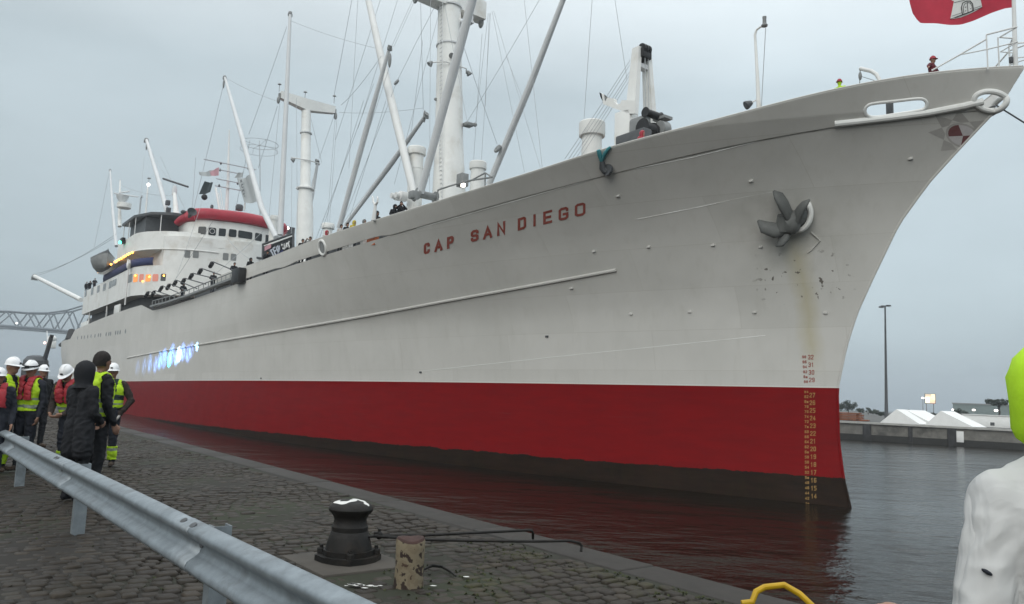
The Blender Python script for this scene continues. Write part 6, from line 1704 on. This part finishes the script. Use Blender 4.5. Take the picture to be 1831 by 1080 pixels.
# local x along, local +y is left of RD (away from the water)
SPC = (RB - RA).length
prof = [(.000, 0.724), (.012, 0.728), (.040, 0.720), (.090, 0.700), (.100, 0.677), (.084, 0.644), (.030, 0.612), (.012, 0.594), (.008, 0.572), (.012, 0.550), (.030, 0.532), (.084, 0.500), (.100, 0.467), (.090, 0.444), (.040, 0.424), (.012, 0.416), (.0, 0.420)]
for k in range(-2, 3):
    bm_ = MB(); rows = []
    for x in np.linspace(k * SPC - .02, (k + 1) * SPC + .17, 10):
        e_ = .006 if x > (k + 1) * SPC - .03 else 0.0
        rows.append([(x, y - e_ + .003 * sin(x * 1.1), z - .002 * sin(x * .8)) for y, z in prof])
    bm_.sheet(rows); be = bm_.build('beam', M['steel'], gr, sharp=50); so = be.modifiers.new('plate', 'SOLIDIFY'); so.thickness = .004; so.offset = -1
for k in range(-2, 4):
    x = k * SPC
    a = MB(); a.box((x - .05, -.165, -.05), (x + .05, -.155, .70)); a.box((x - .05, -.155, -.05), (x - .043, -.06, .70)); a.box((x - .05, -.06, -.05), (x + .05, -.05, .70))
    po = a.build('post', M['steel'], gr, sharp=30)
    for dx_, z_ in ((-.10, .672), (.10, .672), (-.10, .475), (.10, .475)):
        a = MB(); a.lathe([(.017, 0), (.017, .010), (.010, .014), (0, .015)], (x + dx_ + .08, .062, z_), 8, M=Matrix.Rotation(-pi / 2, 4, 'X')); a.build('bolt', M['grey'], gr)
    a = MB(); a.box((x - .06, -.05, .50), (x + .06, .008, .70), bev=.01); a.build('spacer', M['steel'], po)
# splice bolts and slots in the ridges
RY = Matrix.Rotation(-pi / 2, 4, 'X')
def bolt(x, y, z, tilt):
    a = MB(); a.lathe([(.024, 0), (.024, .006), (.012, .010), (0, .011)], (x, y, z), 10, M=Matrix.Rotation(-pi / 2 + tilt, 4, 'X') @ Matrix.Scale(1.5, 4, (1, 0, 0)))
    a.build('bolt', M['dgrey'], gr)
for p_, yo in (((100, 818.5), 0), ((110, 820), 0), ((322, 932), 0), ((343, 940), 0)):
    q = quay_pt(p_[0], p_[1], .71); v = q - RA; lx = v.dot(RD)
    bolt(lx, .063, .710, .95)
    bolt(lx, .06, .437, -.6 + .35)
    if yo == 0 and p_[0] in (110, 343): bolt(lx - .03, .010, .60, 0)
# ---- bollard with painted number
BC = quay_pt(622, 1003)
bo = empty('bollard', (BC.x, BC.y, QUAY), 0, 'black cast iron mooring bollard with a white 13 painted on its cap', 'bollard')
bo.scale = (1.05, 1.05, 1.05)
a = MB(); a.lathe([(.205, .09), (.198, .13), (.185, .18), (.165, .255), (.158, .262), (.160, .30), (.150, .31), (.140, .36), (.148, .385), (.170, .412), (.191, .432), (.197, .452), (.190, .472), (.165, .497), (.12, .516), (.06, .527), (0, .530)], (0, 0, 0), 28); a.build('body', M['iron'], bo)
a = MB()
a.prism([(.262 * cos(t + .25) * (1.0 if k % 3 else 1.10), .262 * sin(t + .25) * (1.0 if k % 3 else 1.10)) for k, t in enumerate(np.linspace(0, 2 * pi, 13)[:-1])], .0, .06)
a.prism([(.222 * cos(t), .222 * sin(t)) for t in np.linspace(0, 2 * pi, 17)[:-1]], .058, .105)
a.build('base_plate', M['iron'], bo, sharp=30)
for t in (.25 + pi * .92, .25 - .05, .25 + pi / 2, .25 + 3 * pi / 2):
    a = MB(); a.lathe([(.036, .058), (.036, .10), (.03, .108), (.017, .11), (.017, .135), (0, .137)], (.240 * cos(t), .240 * sin(t), 0), 6); a.build('bolt', M['iron'], bo, sharp=20)
M['paintwhite'] = paint('road_white_paint', (.62, .62, .60), .6, .08, 30)
# digits lie on the cap, tops towards the rail side: seen upside down from there
a = MB()
def capz(x, y): 
    r = sqrt(x * x + y * y); return interp(r, [(0, .530), (.06, .527), (.12, .516), (.165, .497), (.190, .472), (.2, .45)]) + .003
def cap_stroke(pts_, w_):
    P_ = [Vector(q) for q in pts_]; sm_ = []
    for i in range(len(P_) - 1):
        p0 = P_[max(i - 1, 0)]; p1 = P_[i]; p2 = P_[i + 1]; p3 = P_[min(i + 2, len(P_) - 1)]
        for k in range(6):
            t = k / 6; sm_.append(.5 * ((2 * p1) + (-p0 + p2) * t + (2 * p0 - 5 * p1 + 4 * p2 - p3) * t * t + (-p0 + 3 * p1 - 3 * p2 + p3) * t ** 3))
    sm_.append(P_[-1]); n_ = len(sm_); rows = []
    for i, q in enumerate(sm_):
        d_ = (sm_[min(i + 1, n_ - 1)] - sm_[max(i - 1, 0)]).normalized(); nn_ = Vector((-d_.y, d_.x)); w2 = w_ * (1 + .25 * sin(i * .7))
        rows.append([(q.x + nn_.x * w2 * k, q.y + nn_.y * w2 * k, capz(q.x + nn_.x * w2 * k, q.y + nn_.y * w2 * k)) for k in (-1, 0, 1)])
    a.sheet(rows)
cap_stroke([(-.155, .03), (-.10, .055), (-.03, .07)], .014)
cap_stroke([(-.125, -.02), (-.105, -.085), (-.04, -.115), (.015, -.07), (.03, .0), (.02, .05)], .025)
cap_stroke([(.025, .02), (.06, .0), (.10, -.015), (.135, -.045), (.15, -.075)], .021)
a.build('painted_number', M['paintwhite'], bo, sharp=None)
# concrete pad
a = MB(); Mp = Matrix.Translation((BC.x, BC.y, QUAY)) @ Matrix.Rotation(QROT, 4, 'Z'); a.box((-.46, -.42, -.1), (.46, .46, .012), 0, Mp, bev=.02); struct(a.build('concrete_pad', M['concrete'], sharp=40))
# ---- stub post with flaking cream paint
m_, nt, p = new_mat('flaking_cream_paint'); L = nt.links
tcx = nt.nodes.new('ShaderNodeTexCoord'); nz_ = nt.nodes.new('ShaderNodeTexNoise'); nz_.inputs['Scale'].default_value = 12; nz_.inputs['Detail'].default_value = 4; nz_.inputs['Roughness'].default_value = .55; nz_.inputs['Distortion'].default_value = .4
L.new(tcx.outputs['Object'], nz_.inputs['Vector'])
rp = nt.nodes.new('ShaderNodeValToRGB'); rp.color_ramp.interpolation = 'CONSTANT'; e_ = rp.color_ramp.elements
e_[0].position = 0; e_[0].color = (.022, .011, .006, 1); e_[1].position = .44; e_[1].color = (.17, .14, .09, 1)
e2 = e_.new(.56); e2.color = (.145, .115, .072, 1); e3 = e_.new(.66); e3.color = (.05, .027, .014, 1)
L.new(nz_.outputs[0], rp.inputs[0]); L.new(rp.outputs[0], p.inputs['Base Color']); p.inputs['Roughness'].default_value = .75
bq = nt.nodes.new('ShaderNodeBump'); bq.inputs['Strength'].default_value = .6; bq.inputs['Distance'].default_value = .01; L.new(nz_.outputs[0], bq.inputs['Height']); L.new(bq.outputs[0], p.inputs['Normal'])
SC = quay_pt(730, 1046)
so_ = empty('stub_post', (SC.x, SC.y, QUAY), 0, 'short stub post with flaking cream paint and a rusty top beside the bollard', 'post'); so_.scale = (1.06, 1.06, 1.08)
a = MB(); vs = []; rows = []
for z, r in ((-.05, .118), (0, .116), (.05, .113), (.15, .110), (.25, .112), (.32, .114), (.335, .110)):
    rows.append([(r * cos(t) * (1 + .02 * sin(3 * t + z * 9)), r * sin(t) * (1 + .02 * cos(2 * t)), z + (.012 * sin(2 * t + 1) if z > .3 else 0)) for t in np.linspace(0, 2 * pi, 25)])
a.sheet(rows); a.build('shaft', m_, so_)
M['rusttop'] = paint('bare_rusty_top', (.045, .022, .018), .7, .4, 10, bump=.4)
a = MB(); rows = []
for r, z in ((.111, .333), (.10, .35), (.07, .358), (.03, .362), (.001, .363)):
    rows.append([(r * cos(t), r * sin(t), z + (.012 * sin(2 * t + 1) * r / .11)) for t in np.linspace(0, 2 * pi, 25)])
a.sheet(rows); a.build('top', M['rusttop'], so_)
# ---- two bent iron rods from the bollard out to the quay edge
def rod(pix, label):
    P_ = [quay_pt(px, py, h_) for px, py, h_ in pix]
    a = MB(); a.tube(P_, .014, 8); return tag(a.build('iron_rod', M['iron']), label, 'iron rod')
rod([(655, 960, .23), (680, 957.5, .225), (760, 957, .20), (840, 953, .20), (945, 948, .18), (951, 949, .175), (953, 953, .15), (953, 963, .08)], 'bent iron rod from the bollard, the shorter one with its hook farther from the rail')
rod([(655, 958, .23), (690, 960, .215), (760, 965, .17), (860, 967, .17), (950, 968, .16), (1020, 967, .15), (1036, 971, .13), (1040, 976, .10), (1039, 986, .05)], 'longer bent iron rod from the bollard ending in a hook at the kerb')
q = quay_pt(678, 957, .226); a = MB(); a.ball(q, (.035, .035, .04), 10, 6); a.box((q.x - .05, q.y - .02, q.z - .02), (q.x - .01, q.y + .02, q.z + .03), bev=.006); a.box((q.x - .012, q.y - .012, q.z + .02), (q.x + .012, q.y + .012, q.z + .06))
tag(a.build('rod_shackle', M['iron']), 'small iron shackle joining the rods to the bollard', 'shackle')
a = MB(); P_ = [quay_pt(*q) for q in ((758, 1018, .03), (772, 1011, .06), (790, 1013, .03), (806, 1022, .02), (815, 1030, .015))]; a.tube(P_, [.012, .014, .014, .012, .008], 6); tag(a.build('cable_end', M['iron']), 'bent scrap of dark cable lying beside the stub post', 'cable')
# droppings splashed white on the setts
a = MB(); rr_ = random.Random(4)
for px, py, r in ((637, 1045, .05), (644, 1046, .03), (630, 1044, .03), (652, 1051, .02), (663, 1047, .025), (671, 1048, .018), (680, 1047, .015), (775, 1047, .02), (834, 1031, .02), (619, 1047, .012)):
    c = quay_pt(px, py, .012); n_ = 9
    pts_ = [(c.x + r * (1 + .3 * rr_.uniform(-1, 1)) * cos(t) * 1.3, c.y + r * .8 * (1 + .3 * rr_.uniform(-1, 1)) * sin(t), c.z) for t in np.linspace(0, 2 * pi, n_ + 1)[:-1]]
    a.add(pts_, [tuple(range(n_))])
tag(a.build('bird_droppings', M['paintwhite'], sharp=None), 'white bird droppings splashed on the setts in front of the stub post', 'droppings', kind='stuff')
# ---- yellow ladder hoop at the edge
M['yellow'] = paint('yellow_handrail_paint', (.42, .26, .008), .45, .12, 8)
lad = empty('ladder_hoop', quay_pt(1390, 1078), 0, 'yellow hoop handle of a quay ladder at the edge', 'ladder')
L0 = quay_pt(1390, 1078)
P_ = [at_y(px, py, y) - L0 for px, py, y in ((1326, 1079, 5.6), (1345, 1076, 5.6), (1352, 1058, 5.62), (1367, 1050, 5.64), (1402, 1046, 5.66), (1430, 1062, 5.6), (1455, 1085, 5.55), (1462, 1140, 5.55))]
a = MB(); a.tube(P_, .022, 10); a.build('hoop', M['yellow'], lad)
ga = MB(); G_ = [quay_pt(px, py, h_) for px, py, h_ in ((1240, 1035, .02), (1300, 1050, .02), (1345, 1066, .02), (1380, 1076, .02))]; 

# ================================================================== FAR THINGS
def fz(px, py, n_off):                                           # point at a set distance behind the far quay face
    d = ray(px, py); t = ((FA - CAMP).dot(FN) + n_off) / d.dot(FN); return CAMP + d * t
M['tent'] = paint('white_tarpaulin', (.74, .75, .74), .6, .06, 1.5); 
def gable(px0, px1, apex, roof_r, base_y, n0, length, label):
    A_ = fz(px0, base_y, n0); B_ = fz(px1, base_y, n0); T_ = fz(*apex, n0)
    zb_ = FT - .02; ax = (B_ - A_); ax.z = 0
    back = FN * length[1] + FD * length[0]
    vs = [Vector((A_.x, A_.y, zb_)), Vector((B_.x, B_.y, zb_)), T_]; vs += [v + back for v in vs]
    root = empty('white_shelter', (A_.x, A_.y, zb_), 0, label, 'shelter', 'white gabled shelters on the far quay')
    O_ = Vector((A_.x, A_.y, zb_)); L_ = [v - O_ for v in vs]
    a = MB(); a.add(L_, [(0, 1, 2), (3, 5, 4), (0, 3, 4, 1)]); a.build('gable_end', M['tent'], root, sharp=None)
    up_ = Vector((0, 0, .03)); a = MB(); a.add([v + up_ for v in L_], [(1, 4, 5, 2), (2, 5, 3, 0)]); ro = a.build('roof_sheet', M['tent'], root, sharp=None); sm_ = ro.modifiers.new('thick', 'SOLIDIFY'); sm_.thickness = .04
    return root
gable(1574, 1645, (1603, 732), None, 757, 3.0, (.9, 1.5), 'white gabled shelter nearest the lamp mast on the far quay')
gable(1592, 1672, (1620, 733), None, 757, 5.6, (2.0, 2.4), 'white gabled shelter behind the one nearest the lamp mast')
gable(1654, 1740, (1682, 735), None, 763, 2.8, (1.4, 2.2), 'white gabled shelter beside the long white wall')
# long low white building with one small window
W0, W1 = fz(1722, 765, 8.0), fz(1990, 790, 8.0); zt_ = fz(1760, 742.5, 8.0).z
wb = empty('white_building', (W0.x, W0.y, FT - .02), math.atan2((W1 - W0).y, (W1 - W0).x), 'long low white building with one dark square window across the water', 'building')
ln = (W1 - W0).xy.length
a = MB(); a.box((0, 0, 0), (ln, 6 if True else 0, zt_ - FT), bev=.04); a.build('wall', M['tent'], wb)
a = MB(); a.box((-.1, -.12, zt_ - FT + .002), (ln + .1, 6.1, zt_ - FT + .08)); a.build('roof_edge', M['post'], wb)
q = fz(1774.5, 758, 8.0); v = q - W0; lx = v.xy.length
a = MB(); a.box((lx - .22, -.03, q.z - FT - .18), (lx + .22, .02, q.z - FT + .2)); a.build('window', M['dgrey'], wb)
# notice board fixed on the quay face
A_, B_ = fz(1702, 770, -.02), fz(1723.5, 792, -.02)
Mr_ = Matrix.Translation(FA) @ Matrix.Rotation(math.atan2(FD.y, FD.x), 4, 'Z')
sa, sb = (A_ - FA).dot(FD), (B_ - FA).dot(FD)
a = MB(); a.box((sa, -.02 if sgn > 0 else -.04, B_.z + .05), (sb, .05 if sgn > 0 else .03, A_.z - .02), 0, Mr_, bev=.01); a.box(((sa + sb) / 2 - .05, -.06, A_.z - .10), ((sa + sb) / 2 + .05, .06, A_.z - .05), 0, Mr_)
tag(a.build('notice_board', M['tent']), 'blank white square board fixed to the far quay wall', 'board')
# timber / rusty sheet stack
rs = empty('sheet_pile_stack', fz(1500, 755, 5), math.atan2(FD.y, FD.x), 'stack of rust orange steel sheets on the far quay', 'stack')
M['rustorange'] = paint('rust_orange_steel', (.22, .075, .035), .8, .35, 1.2, dirt=(.06, .03, .02), dscale=1.5)
zt_ = fz(1530, 738, 5).z; o0 = fz(1500, 755, 5); nl = 5
hh_ = (zt_ - FT) / nl
for k in range(nl):
    a = MB(); x0_ = -8 + random.uniform(-.3, .3); x1_ = 3.1 + random.uniform(-.35, .35) - .12 * k
    a.box((x0_, (0 if sgn > 0 else -2.4), FT - o0.z + k * hh_ + .02), (x1_, (2.4 if sgn > 0 else 0), FT - o0.z + (k + 1) * hh_ - .03), bev=.02); a.build('steel_sheet', M['rustorange'], rs)
    if k: a = MB(); [a.box((xx, (.1 if sgn > 0 else -2.3), FT - o0.z + k * hh_ - .035), (xx + .15, (2.3 if sgn > 0 else -.1), FT - o0.z + k * hh_ + .025)) for xx in (-6, -3, 0, 2)]; a.build('spacer_batten', M['fender'], rs)
# floodlight mast
lm0, lm1 = fz(1585, 744, 4.0), fz(1587, 548, 4.0)
lm = empty('lamp_mast', (lm0.x, lm0.y, FT), 0, 'tall dark floodlight mast standing on the far quay', 'lamp mast')
hm = lm1.z - FT; kk = (lm1 - CAMP).y / F_PX
a = MB(); a.lathe([(3.6 * kk, 0), (2.6 * kk, hm * .2), (1.9 * kk, hm * .6), (1.3 * kk, hm)], (0, 0, 0), 12); a.build('pole', M['dgrey'], lm)
a = MB(); a.box((-.5, -.08, hm), (.55, .08, hm + .12), bev=.02); a.box((-.72, -.2, hm - .17), (-.2, .2, hm + .02), bev=.03); a.box((.15, -.2, hm + .03), (.66, .2, hm + .2), bev=.03); a.build('lamp_head', M['dgrey'], lm)
# lit billboard on two legs
bb0 = at_y(1663, 713, 190)
kb = 190 / F_PX
bbo = empty('billboard', (bb0.x, bb0.y, FT), -.25, 'lit billboard on two thin legs beyond the white shelters', 'billboard')
a = MB(); a.box((-9 * kb, -.15, bb0.z - FT - 8.5 * kb), (9 * kb, .15, bb0.z - FT + 9 * kb), bev=.05); a.build('frame', M['grey'], bbo)
lt = [emit('sign_cream_light', (1.0, .80, .48), .95), emit('sign_tan_light', (.62, .50, .36), .8), emit('sign_peach_light', (1.0, .55, .36), .85), emit('sign_bright_light', (1.0, .88, .62), 1.2)]
for (x0_, x1_, z0_, z1_, mi) in ((-8, -1, -7.6, 3.5, 3), (-8, 1.5, 3.6, 8, 1), (-1, 7.8, -7.6, -2.5, 2), (-1, 7.8, -2.4, 3.5, 0), (1.6, 7.8, 3.6, 8, 0), (-1, 5, -1, .4, 2)):
    a = MB(); e_off = .16 + .01 * (mi == 2 and z1_ < 1); a.box((x0_ * kb, -e_off - .02, bb0.z - FT + z0_ * kb), (x1_ * kb, -e_off, bb0.z - FT + z1_ * kb)); a.build('lit_panel', lt[mi], bbo, sharp=None)
for x in (-6, 5.5):
    a = MB(); a.tube([(x * kb, 0, 0), (x * kb, 0, bb0.z - FT - 8 * kb)], .1, 8); a.build('leg', M['grey'], bbo)
# street lamps that are lit
for i, (px, py, Y_, r_, lb_) in enumerate(((1650, 711.5, 188, .26, 'lit street lamp just left of the billboard'), (1703.5, 732.5, 170, .2, 'lit street lamp by the dark bush at the warehouse corner'), (1741, 733, 160, .24, 'lit street lamp in the middle of the warehouse front'), (1781, 734, 150, .27, 'lit street lamp in front of the umbrella shaped tree'), (1810, 719.5, 140, .2, 'lit street lamp close beside the yellow hood'))):
    q = at_y(px, py, Y_); sl = empty('street_lamp', (q.x, q.y, FT), 0, lb_, 'street lamp', 'lit street lamps on the far bank')
    a = MB(); a.tube([(0, 0, 0), (0, 0, q.z - FT + .1)], [.09, .05], 8); a.build('post', M['grey'], sl)
    a = MB(); a.ball((0, 0, q.z - FT), (r_ * 1.35, r_, r_ * .75), 10, 6); a.build('lamp', M['white_light'], sl)
# warehouse
w0, w1 = at_y(1704, 740, 250), at_y(1990, 744, 225)
wz = at_y(1704, 722, 250).z
M['clad'] = paint('grey_green_cladding', (.17, .21, .205), .7, .08, .4)
wh_ = empty('warehouse', (w0.x, w0.y, FT), math.atan2((w1 - w0).y, (w1 - w0).x), 'flat grey green warehouse far behind the white building', 'warehouse')
a = MB(); a.box((0, 0, -.1), ((w1 - w0).xy.length, 30, wz - FT)); a.build('wall', M['clad'], wh_, sharp=None)
a = MB(); a.box((-.2, -.2, wz - FT), ((w1 - w0).xy.length + .2, 30.2, wz - FT + .35)); a.build('roof_edge', M['grey'], wh_, sharp=None)
# ---- trees
M['bark'] = paint('tree_bark', (.05, .042, .035), .9, .3, 4)
LEAF = [paint('dark_foliage', (.030, .042, .026), .8, .35, .8), paint('mid_foliage', (.042, .055, .034), .8, .35, .8)]
def tree(px, base_y, top_y, wpx, Y_, label, style='round', mi=0, seed=1, trunk_f=.25):
    r_ = random.Random(seed); k = Y_ / F_PX
    b_ = at_y(px, base_y, Y_); tz_ = at_y(px, top_y, Y_).z; zb_ = FT
    H = tz_ - zb_; W = wpx * k / 2
    root = empty('tree', (b_.x, b_.y, zb_), 0, label, 'tree', 'trees on the far bank')
    a = MB(); th = H * (trunk_f + .12)
    a.tube([(0, 0, -.2), (.04 * H, 0, th * .5), (.01 * H, 0, th)], [H * .045, H * .035, H * .022], 8)
    for j in range(7):
        an_ = r_.uniform(0, 2 * pi); a.tube([(.02 * H, 0, th * r_.uniform(.6, 1)), (W * .35 * cos(an_), W * .35 * sin(an_), th + H * .12), (W * .75 * cos(an_), W * .75 * sin(an_), th + H * r_.uniform(.1, .35))], [H * .018, H * .012, H * .004], 5)
    a.build('trunk', M['bark'], root)
    a = MB(); cz = (H * trunk_f + H) / 2; rz = (H - H * trunk_f) / 2
    clumps = []
    for j in range(46):
        while True:
            x, y, z = (r_.uniform(-1, 1) for _ in range(3))
            if x * x + y * y + z * z < 1: break
        if style == 'flat': z *= .8
        clumps.append((x * W * .85, y * W * .85, cz + z * rz * .85, r_.uniform(.18, .34) * min(W, rz * 1.6)))
    for (x, y, z, cr_) in clumps:
        for j in range(70):
            u = r_.uniform(-1, 1); t = r_.uniform(0, 2 * pi); s_ = sqrt(1 - u * u); rad = cr_ * r_.uniform(.55, 1.1)
            c = Vector((x + rad * s_ * cos(t), y + rad * s_ * sin(t), z + rad * u * .8))
            L_ = r_.uniform(.10, .22) * min(max(H / 6, .6), 1.6)
            d1 = Vector((r_.uniform(-1, 1), r_.uniform(-1, 1), r_.uniform(-.6, .6))).normalized() * L_; d2 = d1.cross(Vector((r_.uniform(-1, 1), r_.uniform(-1, 1), r_.uniform(-1, 1)))).normalized() * L_ * .6
            a.add([c - d1, c + d2, c + d1, c - d2], [(0, 1, 2, 3)])
    a.build('crown', LEAF[mi], root, sharp=None, fix=False)
tree(1516, 745, 716, 36, 190, 'dark round tree rising just right of the bow', seed=2)
tree(1494, 745, 721, 34, 195, 'dark tree partly hidden behind the ship bow', seed=3, mi=1)
tree(1552, 745, 729, 46, 200, 'low broad tree behind the rusty sheets', seed=4, mi=1, trunk_f=.12)
tree(1576, 748, 736, 26, 180, 'small bush at the foot of the lamp mast', seed=5, trunk_f=.05)
tree(1667, 748, 737.5, 26, 185, 'dark bush under the billboard', seed=6, trunk_f=.05)
tree(1716, 748, 730.5, 30, 180, 'dark bush at the left end of the warehouse', seed=7, trunk_f=.05)
tree(1786, 748, 712.5, 46, 165, 'umbrella shaped tree with a bare trunk before the warehouse', 'flat', seed=8, trunk_f=.66)
tree(1625, 748, 731, 8, 165, 'tiny treetop showing above the white shelters', seed=9, trunk_f=.3)
tree(1850, 748, 714, 50, 180, 'dark tree at the right end of the warehouse', seed=10, trunk_f=.5)

# ---- high steel railway bridge far down the canal
M['bridge'] = paint('bridge_steel', (.085, .105, .125), .6, .15, .05)
YB = 680.0
def bp(px, py, y=YB): return at_y(px, py, y)
br = empty('truss_bridge', bp(0, 590), 0, 'high steel truss bridge crossing far beyond the stern', 'bridge'); bo_ = bp(0, 590)
top = [(-330, 575), (-250, 566), (-160, 559), (-70, 556), (12, 556.5), (50, 559.5), (86, 559.5), (120, 555), (143, 548), (215, 534)]
low = [(-330, 582), (-250, 582), (-160, 582), (-70, 582), (0, 582), (30, 584.5), (64, 587), (97, 590), (135, 594), (215, 602)]
for off in (0, 9.0):
    ov = Vector((0, off, 0)) - bo_
    a = MB(); a.tube([bp(*q) + ov for q in top], .75, 4, up=(0, 0, 1)); a.build('top_chord', M['bridge'], br, sharp=30)
    a = MB(); a.tube([bp(*q) + ov for q in low], 1.1, 4, up=(0, 0, 1)); a.build('bottom_chord', M['bridge'], br, sharp=30)
    a = MB(); ut = [-200, -120, -50, 12, 50, 86, 120, 160]; lt_ = [-160, -85, -18, 30, 64, 97, 135, 180]
    for i in range(8):
        yt = interp(ut[i], top); yl = interp(lt_[i], low)
        a.tube([bp(ut[i], yt) + ov, bp(lt_[i], yl) + ov], .6, 4)
        if i: a.tube([bp(ut[i], yt) + ov, bp(lt_[i - 1], interp(lt_[i - 1], low)) + ov], .6, 4)
    a.build('diagonal', M['bridge'], br, sharp=30)
a = MB(); lo_ = [(q[0], q[1] + 1.6) for q in low]; rows = []
for q in lo_: rows.append([bp(*q) - bo_, bp(*q) + Vector((0, 9, 0)) - bo_])
a.sheet(rows); dk_ = a.build('track_deck', M['bridge'], br, sharp=None); sm_ = dk_.modifiers.new('t', 'SOLIDIFY'); sm_.thickness = 1.8
a = MB(); q = bp(31, 578) - bo_; a.ball(q + Vector((0, -1, 0)), .7, 8, 5); a.build('signal_lamp', M['white_light'], br)
for px in (97, 160):
    yb = interp(px, low); p0 = bp(px, yb) - bo_; p1 = Vector((p0.x, p0.y, -bo_.z - .5))
    a = MB()
    for dx_ in (-3, 3):
        for dy in (0, 9): a.tube([p0 + Vector((dx_ * .3, dy, 0)), p1 + Vector((dx_, dy, 0))], .7, 4)
    for t in (.25, .5, .75):
        for dy in (0, 9): a.tube([p0.lerp(p1, t) + Vector((-3, dy, 0)), p0.lerp(p1, t) + Vector((3, dy, 0))], .35, 4)
    if px == 160: a.build('tower_pier', M['bridge'], br, sharp=30)
# tug lying beyond the people, off the stern
tq = at_z(58, 703, 0); tq = at_y(60, 672, 118)
tg = empty('tugboat', (tq.x, tq.y, 0), radians(20), 'dark tugboat with a tall mast behind the workers off the stern', 'tugboat')
kt = 118 / F_PX
a = MB(); a.prism([(-9, -3), (7, -3.2), (10.5, 0), (7, 3.2), (-9, 3)], -.6, 2.0); a.build('hull', M['black'], tg)
a = MB(); a.prism([(-1.4, -1.3), (1.3, -1.3), (1.9, 0), (1.3, 1.3), (-1.4, 1.3)], 2.0, 5.2); a.lathe([(1.7, 5.0), (1.65, 5.7), (1.2, 6.3), (.5, 6.5), (0, 6.5)], (.1, 0, 0), 16); a.build('wheelhouse', M['dgrey'], tg, sharp=30)
z_m = at_y(76, 598, 118).z
a = MB(); a.tube([(1.0, -.5, 4.0), (1.9, -.5, z_m)], [.34, .28], 8); a.build('mast', M['black'], tg)
# ================================================================== LIGHT FROM A BEACON OUT OF VIEW, AND THE DAMP AIR
# blue beacon of a vehicle on the quay beyond the left edge of the view, thrown on the ship's side in broken patches
def beacon(px, py, energy, size, col, texscale, thr, blend=.3, stretch=1.0):
    t_ = hull_hit(px, py); T_ = s_world(t_); O_ = Vector((-46.0, 58.0, QUAY + 2.6))
    d = bpy.data.lights.new('beacon', 'SPOT'); o = bpy.data.objects.new('beacon', d); COL.objects.link(o)
    o.location = O_; o.rotation_euler = (O_ - T_).to_track_quat('Z', 'Y').to_euler()
    d.energy = energy; d.spot_size = size; d.spot_blend = blend; d.color = col; d.shadow_soft_size = .02
    d.use_nodes = True; nt = d.node_tree; L = nt.links
    em_ = [n for n in nt.nodes if n.type == 'EMISSION'][0]
    tc_ = nt.nodes.new('ShaderNodeTexCoord'); mp_ = nt.nodes.new('ShaderNodeMapping'); mp_.inputs['Scale'].default_value = (texscale * stretch, texscale, texscale)
    nz_ = nt.nodes.new('ShaderNodeTexNoise'); nz_.inputs['Scale'].default_value = 1; nz_.inputs['Detail'].default_value = 2.5
    L.new(tc_.outputs['Normal'], mp_.inputs[0]); L.new(mp_.outputs[0], nz_.inputs['Vector'])
    mr_ = nt.nodes.new('ShaderNodeMapRange'); mr_.inputs['From Min'].default_value = thr; mr_.inputs['From Max'].default_value = thr + .25; mr_.inputs['To Min'].default_value = .06; mr_.inputs['To Max'].default_value = 1
    L.new(nz_.outputs[0], mr_.inputs[0]); L.new(mr_.outputs[0], em_.inputs['Strength'])
    return o
for px_, py_, en_, sz_, c_, sc_, th_ in ((246, 657, 3000, 4.5, (.25, .45, 1), 30, .40), (258, 654, 5000, 5, (.25, .45, 1), 30, .40), (268, 650, 7000, 5.5, (.22, .45, 1), 34, .38), (278, 652, 9000, 5, (.22, .40, 1), 34, .38), (286, 645, 11000, 5.5, (.2, .5, 1), 34, .36), (294, 641, 9000, 6, (.2, .4, 1), 24, .3), (303, 643, 30000, 4.4, (.06, .85, 1), 10, .1),
                                       (308, 633, 12000, 6, (.2, .38, 1), 30, .36), (315, 641, 14000, 4.5, (.3, .5, 1), 40, .38), (320, 634, 30000, 4.6, (.55, .72, 1), 40, .34), (327, 630, 12000, 5.5, (.22, .38, 1), 36, .36), (336, 633, 9000, 5, (.22, .38, 1), 36, .36), (342, 626, 7000, 4.5, (.22, .38, 1), 36, .40), (352, 620, 20000, 2.4, (.35, .6, 1), 20, .1)):
    beacon(px_, py_, en_ * 5.5, radians(sz_ * 1.02), (c_[0] * .7, c_[1] * .85, 1), sc_, th_, .9, 2.2)

# damp air
a = MB(); a.box((-950, -70, -4), (950, 1560, 66))
m_ = bpy.data.materials.new('damp_air'); m_.use_nodes = True; nt = m_.node_tree; nt.nodes.clear()
o_ = nt.nodes.new('ShaderNodeOutputMaterial'); v_ = nt.nodes.new('ShaderNodeVolumePrincipled')
v_.inputs['Color'].default_value = (.80, .87, .93, 1); v_.inputs['Density'].default_value = .0005; v_.inputs['Anisotropy'].default_value = .2
nt.links.new(v_.outputs[0], o_.inputs['Volume'])
hz = a.build('haze', m_, sharp=None); hz['kind'] = 'stuff'
